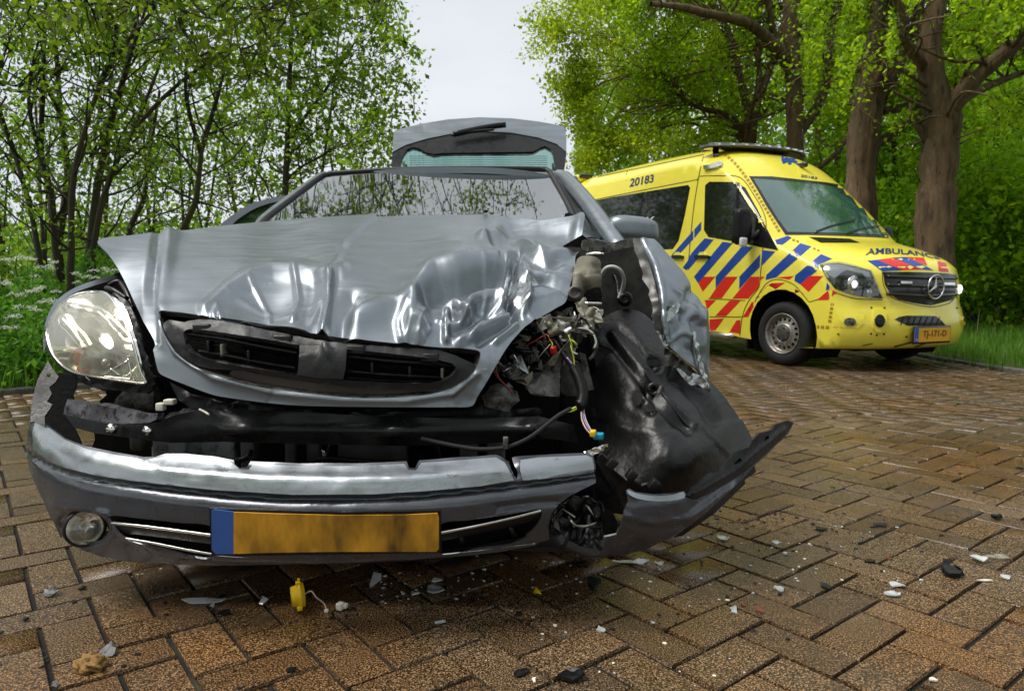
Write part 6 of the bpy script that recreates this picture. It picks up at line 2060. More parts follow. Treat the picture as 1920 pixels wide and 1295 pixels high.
# interior
it = MB()
it.box(cw(0, 1.62, .95), (1.30, .45, .14), CM3, .05)
it.build('dashboard', MT['interior'], car)
for s_ in (-.36, .36):
    st = MB()
    st.box(cw(s_, 2.15, .62), (.50, .50, .18), CM3, .06)
    st.box(cw(s_, 2.42, .95), (.48, .16, .60), CM3 @ np.array([[1, 0, 0], [0, .97, .25], [0, -.25, .97]]), .06)
    so_ = st.build('seat', MT['interior'], car)
    MB().box(cw(s_, 2.52, 1.30), (.26, .09, .18), CM3, .04).build('headrest', MT['interior'], so_)
th = np.linspace(0, math.tau, 33)
tube('steering_wheel', cw(-.36, 1.66, 1.0) + .18 * (np.cos(th)[:, None] * _r + np.sin(th)[:, None] * np.array([0, .45, .89])), .016, MT['interior'], car, 8, 0)
MT['paper'] = mat('paper_sheet', (.72, .78, .70), .8, 0, var=.03)
MT['greenpaper'] = mat('green_folder', (.10, .26, .03), .7, 0, var=.08)
def flat_px(name, pts, material, parent=None, depth=None):
    return sheet(name, material, parent, pts, depth, step=14, thick=.003, soft=False)
pp = flat_px('paper_sheet', [(672, 407), (700, 398), (758, 387), (764, 394), (772, 406), (770, 412), (672, 413)], MT['paper'], None, lambda u, v: 3.22 - (v - 400) * .006 + 0 * u)
tag(pp, 'white paper sheet lying on the dashboard behind the windscreen', 'paper')
gp = flat_px('green_folder', [(655, 402), (664, 385), (680, 370), (702, 384), (706, 392), (694, 402), (660, 412)], MT['greenpaper'], None, lambda u, v: 3.34 - (v - 400) * .003 + 0 * u)
tag(gp, 'dark green folder propped upright behind the windscreen', 'folder')

# tailgate, raised
tg_depth = plane_depth([(735, 315, 5.15), (1062, 315, 5.15), (900, 225, 5.62)])
tg_out = [(735, 318), (735, 290), (736, 270), (738, 248), (742, 244), (790, 232), (840, 224), (900, 220), (960, 222), (1010, 228), (1050, 235), (1058, 240), (1062, 262), (1062, 286), (1056, 322)]
tg_win = [(757, 314), (757, 292), (762, 284), (780, 276), (830, 262), (880, 254), (910, 252), (950, 254), (1000, 264), (1022, 272), (1034, 282), (1036, 296), (1032, 314)]
tail = sheet('tailgate', MT['paint'], car, tg_out, tg_depth, [[(744, 326), (744, 282), (756, 272), (800, 258), (850, 248), (905, 245), (960, 247), (1010, 256), (1044, 270), (1054, 284), (1050, 328)][::-1]] if False else [], 12, .03, False,
             dents([('t', [(738, 262), (800, 245), (900, 236), (1000, 242), (1060, 256)], 7, -.008)])) if False else None
def tg_top(u):
    return np.interp(u, [735, 760, 800, 850, 905, 960, 1010, 1044, 1062], [285, 272, 260, 250, 246, 249, 258, 270, 285])
top_edge = [(738, 248), (742, 244), (790, 232), (840, 224), (900, 220), (960, 222), (1010, 228), (1050, 235), (1058, 238), (1061, 244), (1062, 262), (1062, 285)]
low_edge = [(1044, 270), (1010, 258), (960, 249), (905, 246), (850, 250), (800, 260), (760, 272), (736, 285)]
tail = sheet('tailgate', MT['paint'], car, top_edge + low_edge, tg_depth, [], 10, .05, False, dents([('t', [(738, 262), (800, 245), (900, 235), (1000, 242), (1060, 256)], 8, -.010)]))
tail['label'] = 'raised silver tailgate'
frame_out = [(735, 334), (735, 287), (760, 274), (800, 262), (850, 252), (905, 248), (960, 251), (1010, 260), (1044, 272), (1062, 287), (1055, 336)]
win = [(753, 330), (755, 292), (762, 281), (776, 276), (788, 279), (800, 286), (812, 289), (830, 287), (900, 286), (960, 285), (1000, 284), (1012, 277), (1022, 274), (1033, 280), (1038, 294), (1034, 330)]
sheet('window_frame', MT['black'], tail, frame_out, lambda u, v: tg_depth(u, v) + .012, [win], 9, .03, False, None, True)
rw = sheet('rear_window', MT['aqua'], tail, [(750, 332), (751, 288), (762, 274), (830, 262), (905, 258), (980, 262), (1026, 270), (1040, 288), (1036, 332)], lambda u, v: tg_depth(u, v) + .028, [], 20, .004, False)
for k in range(6):
    y = 293 + k * 4
    px_tube('heating_wire', [(768, y, float(tg_depth(768, y)) + .022), (900, y - 1, float(tg_depth(900, y)) + .022), (1026, y, float(tg_depth(1026, y)) + .022)], .0016, MT['seal'], rw, k=4, n_=4)
px_tube('wiper', [(850, 252, 5.40), (890, 243, 5.44), (930, 236, 5.47), (948, 234, 5.48)], .022, MT['black'], tail, n_=8)
px_tube('wiper_blade', [(846, 254, 5.40), (880, 247, 5.42), (926, 243, 5.44)], .010, MT['seal'], tail, n_=8)
for s_ in (-.56, .56):
    tube('gas_strut', [cw(s_, 3.9, 1.10), cw(s_, 3.85, 1.75)], .014, MT['steel'], tail, 8, 4)

# right door mirror
bm_ = bmesh.new()
bmesh.ops.create_icosphere(bm_, subdivisions=4, radius=1)
Vm = np.array([v.co[:] for v in bm_.verts])
Fm = [[v.index for v in f.verts] for f in bm_.faces]
bm_.free()
def car_mirror(u, v, Y, flip=1):
    c = PT(u, v, Y)
    P = np.sign(Vm) * np.abs(Vm) ** .62 * [.105, .075, .062]
    P[:, 2] += .010 * (P[:, 0] / .1) * -flip
    P[:, 2] = np.where(P[:, 2] < 0, P[:, 2] * .75, P[:, 2])
    P[:, 1] = np.where(P[:, 1] > 0, P[:, 1] * .4, P[:, 1])
    mo = obj('door_mirror', P @ CM3.T + c, Fm, MT['paint'], car)
    tube('mirror_foot', [c + np.array([-.12 * flip, .03, -.045]), c + np.array([-.05 * flip, .0, -.035]), c], .022, MT['black'], mo, 8, 6)
    return mo
car_mirror(1186, 434, 2.95)
sheet('door_sill', MT['paint'], car, [(1084, 448), (1094, 446), (1140, 451), (1160, 452), (1150, 462), (1120, 470), (1100, 470), (1086, 462)], lambda u, v: 2.80 + 0 * u, step=9, thick=.02)
sheet('cowl', MT['black'], car, [(1060, 400), (1084, 410), (1090, 450), (1084, 470), (1062, 440)], lambda u, v: 2.95 + 0 * u, step=9, thick=.02)

# open driver's door on the left
dr_depth = lambda u, v: 3.80 - (np.asarray(u) - 430) * .0015
door = sheet('open_door', MT['paint'], car, [(412, 424), (424, 412), (440, 400), (462, 386), (486, 377), (510, 371), (540, 366), (548, 369), (540, 378), (520, 378), (496, 384), (474, 393), (456, 404), (440, 416), (430, 428)], dr_depth, step=8, thick=.03)
door['label'] = 'open front door on the left'
sheet('door_window', glassmat('green_window_glass', (.10, .22, .06), .8, 1.3, .03, floor_=.02, haze=.4, hazecol=.5), door, [(430, 428), (440, 416), (458, 403), (476, 393), (498, 384), (522, 378), (540, 378), (520, 396), (496, 416), (486, 430)], lambda u, v: dr_depth(u, v) + .02, step=16, thick=.004)
c0_ = PT(548, 430, 3.62)
c1_ = PT(412, 430, 3.83)
dd = (c1_ - c0_)
V = [c0_, c1_, c1_ * [1, 1, 0] + [0, 0, .30], c0_ * [1, 1, 0] + [0, 0, .30]]
nn_ = np.cross(dd, UPV)
nn_ /= np.linalg.norm(nn_)
V = np.array(V + [v + nn_ * .12 for v in V])
obj('door_skin', V, [(0, 1, 2, 3), (7, 6, 5, 4), (0, 4, 5, 1), (1, 5, 6, 2), (2, 6, 7, 3), (3, 7, 4, 0)], MT['paint'], door, False)
# ---------------------------------------------------------------- vegetation
MT['bark_oak'] = mat('oak_bark', (.115, .074, .038), .9, 0, var=.55, vscale=9, bump=1.0, bscale=22, stretch=(1, 1, .25), dirt=[((.05, .055, .02), 2.2, .5, .72), ((.18, .125, .07), 17, .54, .68), ((.025, .018, .012), 11, .56, .66)])
MT['bark_young'] = mat('mossy_young_bark', (.035, .028, .018), .85, 0, var=.4, vscale=5, bump=.6, bscale=30, stretch=(1, 1, .3), dirt=[((.075, .075, .018), 1.6, .46, .62)])
LM = {
    'oak': leafmat('oak_leaf', (.095, .200, .004), (.265, .430, .010), .52),
    'oak_y': leafmat('oak_leaf_yellow', (.150, .240, .006), (.330, .450, .015), .52),
    'alder': leafmat('alder_leaf', (.055, .135, .006), (.200, .345, .016), .52),
    'near': leafmat('near_leaf', (.055, .115, .006), (.150, .230, .012), .55),
    'shrub': leafmat('shrub_leaf', (.085, .220, .005), (.235, .440, .012), .52),
    'herb': leafmat('herb_leaf', (.040, .140, .010), (.110, .290, .022), .48),
    'grass': leafmat('grass_blade', (.050, .135, .010), (.120, .260, .025), .40),
    'far': leafmat('far_leaf', (.060, .150, .010), (.165, .310, .022), .5),
}

ORD = ['first', 'second', 'third', 'fourth', 'fifth', 'sixth', 'seventh', 'eighth', 'ninth', 'tenth', 'eleventh', 'twelfth']

def unit(a):
    return a / np.maximum(np.linalg.norm(a, axis=-1, keepdims=True), 1e-9)

def leaves_mesh(name, P, L_, material, parent, rng, upb=.35, aspect=.62):
    """one kite-shaped blade per point"""
    n_ = len(P)
    a = unit(rng.normal(size=(n_, 3)) + [0, 0, -.25])
    nrm = unit(rng.normal(size=(n_, 3)) + [0, 0, upb * 2])
    b = unit(np.cross(nrm, a))
    L2 = (L_ * rng.uniform(.45, 1.45, n_))[:, None] * .5
    W2 = L2 * aspect
    V = np.empty((n_, 4, 3))
    V[:, 0] = P - a * L2
    V[:, 1] = P + b * W2 + a * L2 * .15
    V[:, 2] = P + a * L2
    V[:, 3] = P - b * W2 + a * L2 * .15
    Q = np.arange(n_ * 4).reshape(-1, 4)
    return obj(name, V.reshape(-1, 3), Q, material, parent, False)

PROTECT = []
def shield(lp, rng, p=.88):
    """thin out leaves that would hang right in front of the oaks' main limbs"""
    if not PROTECT or not len(lp):
        return lp
    u, v, f = proj(lp)
    Qp = np.c_[u, v]
    drop = np.zeros(len(lp), bool)
    for px_, dep, wid in PROTECT:
        near_ = (f < dep + .6) & (f > 1)
        if near_.any():
            d = np.full(len(lp), 1e9)
            d[near_] = segdist(px_, Qp[near_])
            drop |= d < wid * 1.25 + 3
    return lp[~(drop & (rng.uniform(size=len(lp)) < p))]

def branch_path(p0, d, L_, rng, n_=7, wob=.16, lift=.10):
    d = d / np.linalg.norm(d)
    P = [np.array(p0, float)]
    for k in range(n_ - 1):
        d = d + rng.normal(size=3) * wob + np.array([0, 0, lift])
        d /= np.linalg.norm(d)
        P.append(P[-1] + d * L_ / (n_ - 1))
    return np.array(P)

def tree(name, label, cat, group, trunks, leafm, bark, seed, clear=0.0, rough=0.0, nb=14, bl=(1.2, 2.4), nleaf=7000, ls=.065, clumps=(), cl_n=500, lift=.12, f0=.25, spread=.22, ntw=5, out=1.0, tk=9, drop_trunk=False, wob=.16):
    """trunks: list of (points, base radius, tip radius); clumps: (centre, radius) extra leaf masses, each reached by a limb"""
    rng = np.random.default_rng(seed)
    base = np.array(trunks[0][0][0], float)
    root = thing(name, label, cat, base, group)
    tv, tf = [], []
    k0 = 0
    tips = []
    def add_tube(P, r, k, rg=0.0):
        nonlocal k0
        V, Q = tube_data(P, r, k)
        if rg:
            # bark ridges: furrows along the stem, broken up and swollen here and there
            m = len(P)
            fur = rng.normal(size=(m, k))
            fur = .25 * fur + .75 * np.cumsum(fur, axis=0) / np.sqrt(np.arange(1, m + 1))[:, None]
            fur = np.clip(fur, -1.6, 1.6)
            C_ = np.repeat(P, k, axis=0)
            V = C_ + (V - C_) * (1 + rg * fur.reshape(-1, 1))
        tv.append(V)
        tf.append(Q + k0)
        k0 += len(V)
    paths = []
    for pts, r0, r1 in trunks:
        P = smooth_path(pts, 16)
        n_ = len(P)
        P = P + np.cumsum(rng.normal(size=P.shape) * .012 * np.linalg.norm(P[-1] - P[0]) / n_, axis=0) * np.linspace(0, 1, n_)[:, None]
        rr = np.linspace(0, 1, n_) ** .8 * (r1 - r0) + r0
        rr = rr * (1 + .06 * rng.normal(size=n_))
        if pts is trunks[0][0]:
            rr = rr * (1 + .35 * np.exp(-np.linspace(0, 1, n_) * 14))
        add_tube(P, rr, tk, rough)
        paths.append((P, rr))
    def side_branch(p0, d, L_, r, lv):
        P = branch_path(p0, d, L_, rng, 7, wob, lift)
        add_tube(P, np.linspace(r, max(r * .25, .004), len(P)), 5 if lv == 0 else 4)
        if lv == 0:
            for _ in range(ntw):
                f = rng.uniform(.3, 1)
                i = min(int(f * 6), 5)
                q = P[i] + (P[i + 1] - P[i]) * rng.uniform()
                dd = unit(P[i + 1] - P[i] + rng.normal(size=3) * .75)
                T_ = branch_path(q, dd, L_ * rng.uniform(.3, .55), rng, 5, wob * 1.2, lift * .5)
                add_tube(T_, np.linspace(max(r * .35, .005), .003, 5), 3)
                tips.append(T_)
        tips.append(P[3:])
    for P, rr in paths:
        m = len(P)
        for _ in range(max(1, int(nb / len(paths)))):
            f = f0 + (1 - f0) * rng.uniform() ** .8
            i = min(int(f * (m - 1)), m - 2)
            az = rng.uniform(0, math.tau)
            d = np.array([math.cos(az), math.sin(az), rng.uniform(.1, .9)]) * [out, out, 1]
            side_branch(P[i], d, rng.uniform(*bl) * (1.15 - .5 * f), max(rr[i] * .42, .008), 0)
    lp = []
    if nleaf and tips:
        per = max(4, nleaf // len(tips))
        for T_ in tips:
            m = rng.uniform(0, 1, per) ** .7 * (len(T_) - 1)
            i = np.minimum(m.astype(int), len(T_) - 2)
            q = T_[i] + (T_[i + 1] - T_[i]) * (m - i)[:, None]
            lp.append(q + rng.normal(size=q.shape) * spread * rng.uniform(.4, 1.0))
    for c, r in clumps:
        c = np.array(c, float)
        # limb from the nearest trunk point below the clump
        best = None
        for P, rr in paths:
            d = np.linalg.norm(P - c, axis=1) + 1.2 * np.maximum(0, P[:, 2] - c[2])
            i = int(np.argmin(d))
            if best is None or d[i] < best[0]:
                best = (d[i], P[i], rr[i])
        if best[0] > .3:
            a, b = best[1], c
            mid = (a + b) / 2 + rng.normal(size=3) * .12 * best[0] + [0, 0, .06 * best[0]]
            T_ = smooth_path([a, mid, b + rng.normal(size=3) * r * .3], 9)
            add_tube(T_, np.linspace(min(best[2] * .5, .012 * best[0] + .012), .006, len(T_)), 5)
        nt_ = max(5, int(9 * r))
        for _ in range(nt_):
            d = unit(rng.normal(size=3) + [0, 0, .15])
            T_ = branch_path(c + d * r * .15, d, r * rng.uniform(.6, 1.05), rng, 5, .2, .02)
            add_tube(T_, np.linspace(.012, .003, 5), 3)
            q_n = int(cl_n / nt_)
            m = rng.uniform(.1, 1, q_n) ** .8 * 4
            i = np.minimum(m.astype(int), 3)
            q = T_[i] + (T_[i + 1] - T_[i]) * (m - i)[:, None]
            lp.append(q + rng.normal(size=q.shape) * spread * [1, 1, .7])
    obj('trunk', np.vstack(tv), np.vstack(tf), bark, root)
    if lp:
        lp = np.vstack(lp)
        if clear:
            # few leaves hang directly in front of the main limbs
            u, v, f = proj(lp)
            Qp = np.c_[u, v]
            drop = np.zeros(len(lp), bool)
            for P, rr in paths:
                pu, pv, pf = proj(P)
                wpx = rr.mean() / pf.mean() * F
                drop |= (segdist(np.c_[pu, pv], Qp) < wpx * 1.3 + 4) & (f < pf.mean() + .5)
            lp = lp[~(drop & (rng.uniform(size=len(lp)) < clear))]
        lp = shield(lp, rng)
        leaves_mesh('crown', lp, ls, leafm, root, rng)
    return root

def px_trunk(pts, Y, rpx, rtip, ground=True, dy=0.0):
    """trunk traced in the photograph at distance Y (optionally leaning dy towards/away)"""
    p = np.array(pts, float)
    n_ = len(p)
    Ys = Y + np.linspace(0, dy, n_)
    P = PT(p[:, 0], p[:, 1], Ys)
    if ground:
        g0 = P[0].copy()
        g0[2] = -.03
        g0[:2] += (P[0] - P[1])[:2] * .25
        P = np.vstack([g0, P])
    return [P, rpx / F * Y, rtip / F * Y]

def cl(lst):
    return [(PT(u, v, Y), r) for u, v, Y, r in lst]

# --- slender multi-stemmed trees on the left ---
A_L = 'young trees in the wood on the left'
left_trees = [
    ([(75, 520), (71, 470), (56, 389), (26, 285), (0, 225), (-30, 160)], 8.0, 9, 'thin dark tree leaning left at the picture\'s left edge'),
    ([(108, 500), (104, 470), (97, 359), (78, 303), (82, 173), (86, 43), (90, -60)], 8.4, 9, 'upright thin dark trunk just right of the leaning one on the far left'),
    ([(112, 500), (108, 466), (125, 329), (110, 208), (102, 86), (89, 20), (80, -60)], 9.2, 10, 'twisting mossy trunk crossing behind the upright thin one'),
    ([(132, 510), (134, 470), (138, 329), (186, 160), (242, 69), (285, 17), (310, -40)], 7.6, 9, 'tall dark trunk bending to the right above the cow parsley'),
    ([(165, 520), (166, 490), (182, 346), (203, 242), (234, 130), (255, 0), (262, -60)], 8.2, 12, 'straight mossy trunk leaning slightly right beside the headlight'),
    ([(174, 520), (173, 485), (195, 368), (242, 260), (303, 186), (372, 130), (430, 90)], 7.9, 9, 'curved trunk arching right over the bonnet\'s left corner'),
    ([(240, 470), (242, 428), (268, 376), (277, 320), (285, 260), (300, 170)], 10.5, 9, 'slim pale green trunk behind the bonnet\'s left corner'),
    ([(335, 460), (346, 424), (368, 376), (376, 285), (395, 220), (411, 160), (430, 80)], 9.5, 10, 'mossy forked trunk left of the open car door'),
]
r_ = random.Random(3)
for k, (pts, Y, rp, lab) in enumerate(left_trees):
    tr = [px_trunk(pts, Y, rp * .95, 2.6)]
    # a fork
    i = len(pts) // 2
    f_ = [pts[i], (pts[i][0] + r_.uniform(-60, 60), pts[i][1] - 120), (pts[i][0] + r_.uniform(-120, 120), pts[i][1] - 260)]
    tr.append(px_trunk(f_, Y, rp * .5, 1.5, False, r_.uniform(-1, 1)))
    cs = []
    top = pts[-1]
    for q in range(8):
        u, v = pts[r_.randrange(2, len(pts))]
        cs.append((u + r_.uniform(-110, 110), v + r_.uniform(-90, 60), Y + r_.uniform(-1.2, 1.5), r_.uniform(.35, .6)))
    tree('young_tree', lab, 'tree', A_L, tr, LM['alder'], MT['bark_young'], 100 + k, nb=20, bl=(.8, 1.9), nleaf=1600, ls=.060, clumps=cl(cs[:5]), cl_n=95, f0=.30, spread=.07, ntw=3)

# the single tree in front of the sky
tT = [px_trunk([(536, 400), (535, 360), (540, 250), (544, 140), (548, 60), (546, -60)], 12.0, 9, 2.5),
      px_trunk([(542, 262), (575, 215), (610, 170), (640, 120), (680, 60)], 12.0, 4, 1.5, False, .8), px_trunk([(540, 210), (505, 150), (490, 90), (470, 20)], 12.0, 4, 1.5, False, -.6),
      px_trunk([(540, 335), (570, 310), (610, 290)], 12.0, 3.5, 1.2, False, .5), px_trunk([(546, 120), (580, 70), (610, 10)], 12.0, 3, 1.2, False)]
ct = [(u, v, 12 + r_.uniform(-1.4, 1.4), r_.uniform(.42, .72)) for u, v in ((590, 60), (640, 40), (690, 30), (730, 60), (765, 85), (700, 110), (650, 130), (745, 150), (775, 170), (710, 190), (660, 210), (730, 235), (620, 190), (590, 250), (640, 280), (690, 285), (720, 290),
      (600, 130), (560, 180), (500, 130), (470, 80), (520, 60), (480, 190), (450, 150), (500, 250), (470, 300), (570, 310), (620, 20), (560, 0), (690, -20), (740, -10), (420, 240), (450, 330), (705, 255))]
tree('lone_tree', 'tall airy tree standing alone against the sky left of the raised tailgate', 'tree', None, tT, LM['alder'], MT['bark_young'], 130, nb=40, bl=(1.0, 2.2), nleaf=5500, ls=.085, clumps=cl(ct), cl_n=190, f0=.25, spread=.11, ntw=5)

# thicket further back on the left
for k in range(11):
    u = 20 + k * 62 + r_.uniform(-20, 20)
    Y = r_.uniform(12, 16)
    lean = r_.uniform(-70, 90)
    pts = [(u, 470), (u + lean * .2, 400), (u + lean * .5, 280), (u + lean * .8, 170), (u + lean, 60)]
    tr = [px_trunk(pts, Y, r_.uniform(5, 8) * .6, 1.5), px_trunk([(u + 4, 470), (u - lean * .3, 360), (u - lean * .7, 240)], Y + .3, 3.5, 1.5)]
    cs = [(u + r_.uniform(-80, 80), r_.uniform(180, 440), Y + r_.uniform(-1, 1.5), r_.uniform(.6, 1.0)) for _ in range(6)]
    side = 'leaning right' if lean > 0 else 'leaning left'
    lab = ['slim background tree %s, behind the dark trunks on the left', 'slim background tree %s, in the thicket above the bonnet', 'slim background tree %s, left of the lone tree'][min(2, k // 4)] % side
    o = tree('young_tree', '%s slim background tree of the left thicket from the left edge, %s' % (ORD[k], side), 'tree', 'slim trees of the thicket on the left', tr, LM['far'] if k % 2 else LM['alder'], MT['bark_young'], 150 + k, nb=14, bl=(1.0, 2.4), nleaf=650, ls=.095, clumps=cl(cs[:3]), cl_n=95, f0=.2, spread=.22, ntw=4)

# low bushes closing the gap under the thicket
def bush(label, c, r, h, n_, ls, m_, seed, group, stems=7, name='bush'):
    rng = np.random.default_rng(seed)
    root = thing(name, label, 'bush', (c[0], c[1], 0), group)
    tv, tf, k0 = [], [], 0
    lp = []
    for _ in range(stems):
        az = rng.uniform(0, math.tau)
        d = np.array([math.cos(az) * rng.uniform(.1, .6), math.sin(az) * rng.uniform(.1, .6), 1])
        P = branch_path([c[0] + rng.normal() * r * .15, c[1] + rng.normal() * r * .15, -.03], d, h * rng.uniform(.7, 1.1), rng, 7, .16, .03)
        V, Q = tube_data(P, np.linspace(.022, .004, 7), 4)
        tv.append(V)
        tf.append(Q + k0)
        k0 += len(V)
    obj('stem', np.vstack(tv), np.vstack(tf), MT['bark_young'], root)
    ncl = max(10, int(10 * r * h))
    for _ in range(ncl):
        q = rng.normal(size=3)
        q = q / np.linalg.norm(q) * rng.uniform(.35, 1) ** .5
        cc = np.array([c[0] + q[0] * r, c[1] + q[1] * r, h * (.52 + .5 * q[2])])
        k = n_ // ncl
        s = rng.uniform(.16, .34) * max(r, .7)
        lp.append(cc + rng.normal(size=(k, 3)) * s * [1, 1, .6])
    lp = np.vstack(lp)
    lp = shield(lp[lp[:, 2] > .02], rng, .75)
    leaves_mesh('foliage', lp, ls, m_, root, rng, .5)
    return root
for k in range(9):
    u = -30 + k * 85
    Y = 11.5 + (k % 3) * 1.2
    p = PT(u, 500, Y)
    bush('%s low green bush under the young trees on the left, counted from the left edge' % ORD[k], (p[0], p[1]), 1.1, 1.45 + r_.uniform(-.4, .5), 1900, .095, LM['far'], 300 + k, 'bushes under the young trees')

# undergrowth at the road edge on the left: a leafy mass nobody could count
def mass(name, pts_fn, n_, ls, m_, seed, label, upb=.6, aspect=.62):
    rng = np.random.default_rng(seed)
    P = pts_fn(rng, n_)
    o = leaves_mesh(name, P, ls, m_, None, rng, upb, aspect)
    o['kind'] = 'stuff'
    o['label'] = label
    return o
LE = LEFT_EDGE[(LEFT_EDGE[:, 1] > 2.0) & (LEFT_EDGE[:, 1] < 13)]
_t = unit(np.gradient(LE, axis=0))
_nl = np.stack([-_t[:, 1], _t[:, 0]], 1)
def ug(rng, n_):
    i = rng.integers(0, len(LE), n_)
    d = .25 + 4.2 * rng.uniform(size=n_) ** 1.25
    cx = LE[i, 0] + _nl[i, 0] * d + rng.normal(size=n_) * .15
    cy = LE[i, 1] + _nl[i, 1] * d + rng.normal(size=n_) * .15
    hmax = np.clip(.16 + .58 * d, 0, 1.22) * (.75 + .25 * np.sin(cx * 3.1) * np.cos(cy * 2.7) + .12 * np.sin(cx * 9 + cy * 7))
    z = hmax * (1 - rng.uniform(size=n_) ** 1.8 * .95)
    return np.c_[cx, cy, z]
mass('undergrowth', ug, 70000, .075, LM['herb'], 401, 'lush green undergrowth along the left road edge', .8, .5)

def blades(name, pts, h, wd, m_, seed, label, lean=.35):
    rng = np.random.default_rng(seed)
    n_ = len(pts)
    az = rng.uniform(0, math.tau, n_)
    d = np.c_[np.cos(az), np.sin(az)] * (lean * rng.uniform(.2, 1, n_))[:, None]
    hh = h * rng.uniform(.5, 1.25, n_)
    w2 = wd * rng.uniform(.6, 1.2, n_)
    pz = np.c_[-np.sin(az), np.cos(az)]
    V = np.empty((n_, 5, 3))
    V[:, 0, :2] = pts[:, :2] - pz * w2[:, None]
    V[:, 1, :2] = pts[:, :2] + pz * w2[:, None]
    V[:, 0, 2] = V[:, 1, 2] = pts[:, 2]
    m = pts[:, :2] + d * hh[:, None] * .35
    V[:, 2, :2] = m + pz * w2[:, None] * .8
    V[:, 3, :2] = m - pz * w2[:, None] * .8
    V[:, 2, 2] = V[:, 3, 2] = pts[:, 2] + hh * .6
    V[:, 4, :2] = pts[:, :2] + d * hh[:, None]
    V[:, 4, 2] = pts[:, 2] + hh
    b = np.arange(n_)[:, None] * 5
    T = np.vstack([b + [0, 1, 2], b + [0, 2, 3], b + [3, 2, 4]])
    o = obj(name, V.reshape(-1, 3), T, m_, None, False)
    o['kind'] = 'stuff'
    o['label'] = label
    return o
rg = np.random.default_rng(55)
i = rg.integers(0, len(LE), 9000)
d = .10 + .9 * rg.uniform(size=9000) ** 1.3
blades('grass', np.c_[LE[i] + _nl[i] * d[:, None] + rg.normal(size=(9000, 2)) * .06, np.full(9000, .02)], .22, .004, LM['grass'], 56, 'grass and weeds edging the kerb on the left', .6)
RE = RIGHT_EDGE[(RIGHT_EDGE[:, 1] > 4.5) & (RIGHT_EDGE[:, 1] < 20)]
_t2 = unit(np.gradient(RE, axis=0))
_nr = np.stack([_t2[:, 1], -_t2[:, 0]], 1)
i = rg.integers(0, len(RE), 42000)
d = .14 + 4.8 * rg.uniform(size=42000) ** 1.1
blades('grass', np.c_[RE[i] + _nr[i] * d[:, None] + rg.normal(size=(42000, 2)) * .12, np.clip(.0 + d * .03, 0, .10)], .17, .005, LM['grass'], 57, 'bright green grass of the verge on the right', .5)
i = rg.integers(0, len(RE), 260)
d = 1.2 + 3 * rg.uniform(size=260)
blades('tall_grass', np.c_[RE[i] + _nr[i] * d[:, None], np.full(260, .06)], .42, .0035, leafmat('dry_stalk', (.16, .17, .05), (.30, .28, .10), .2), 58, 'pale seed stalks standing in the verge', .25)

# cow parsley
MT['petal'] = mat('white_petals', (.52, .54, .46), .7, 0, var=.08)
MT['stem'] = mat('herb_stem', (.10, .20, .03), .6, 0, var=.2)
def parsley(label, heads, Y, seed):
    rng = np.random.default_rng(seed)
    hp = [PT(x / 4.177, 450 + y / 4.177, Y + rng.uniform(-.25, .25)) for x, y in heads]
    base = np.mean(hp, 0)
    base[2] = 0
    base[1] += .15
    root = thing('cow_parsley', label, 'plant', base, 'cow parsley along the road edge')
    st = MB()
    knot = base + [0, 0, min(q[2] for q in hp) * .62]
    st.tube([base, (base + knot) / 2 + [.02, 0, 0], knot], .006, 5, 5)
    for q in hp:
        st.tube([knot, (knot + q) / 2 + rng.normal(size=3) * .02, q - [0, 0, .015]], .0035, 4, 5)
    st.build('stem', MT['stem'], root)
    for q in hp:
        V, Fc = [], []
        for u in range(13):
            a = u * 2.4
            rr = .042 * math.sqrt(u / 13.) * rng.uniform(.85, 1.15)
            cc = q + np.array([rr * math.cos(a), rr * math.sin(a), .012 - 11 * rr * rr + rng.normal() * .004])
            for w_ in range(6):
                b_ = cc + rng.normal(size=3) * [.0065, .0065, .0055]
                s = rng.uniform(.003, .0048)
                e = unit(rng.normal(size=3) * .6 + [0, -.8, .8])
                x = unit(np.cross(e, [1, .3, 0]))
                y = np.cross(e, x)
                k = len(V)
                V += [b_ + x * s, b_ + y * s, b_ - x * s, b_ - y * s]
                Fc.append((k, k + 1, k + 2, k + 3))
        obj('flower_head', np.array(V), np.array(Fc), MT['petal'], root, False)
    lp = np.vstack([base + (q - base) * t + rng.normal(size=(45, 3)) * [.10, .10, .06] for q in hp for t in (.35, .6)])
    leaves_mesh('foliage', lp, .055, LM['herb'], root, rng, .6, .4)
PP = [('cow parsley with the highest white heads, at the left edge of the picture', [(40, 155), (75, 150), (165, 130), (215, 145), (255, 150)], 6.6),
      ('cow parsley with two close white heads in front of the dark trunks', [(310, 210), (400, 220), (425, 175), (385, 205)], 6.5),
      ('cow parsley with three white heads beside the headlight', [(295, 385), (220, 405), (320, 375), (270, 400)], 6.2),
      ('cow parsley with a row of small heads left of the headlight', [(165, 430), (100, 425), (40, 330), (60, 345)], 6.3),
      ('cow parsley with heads touching the headlight\'s edge', [(400, 470), (335, 485), (430, 490), (440, 405)], 6.1),
      ('low cow parsley with three pale heads in the middle of the greenery', [(145, 525), (250, 530), (285, 545)], 5.95),
      ('low cow parsley at the left edge with four heads', [(95, 600), (130, 595), (40, 685), (115, 685)], 5.9),
      ('cow parsley peeping over the left wing', [(600, 262), (735, 240), (755, 295), (820, 225), (690, 290)], 6.8),
      ('cow parsley hidden behind the corner of the bonnet', [(840, 250), (905, 235), (610, 330), (275, 285)], 7.0)]
for k, (lab, hs, Y) in enumerate(PP):
    parsley(lab, hs, Y, 500 + k)

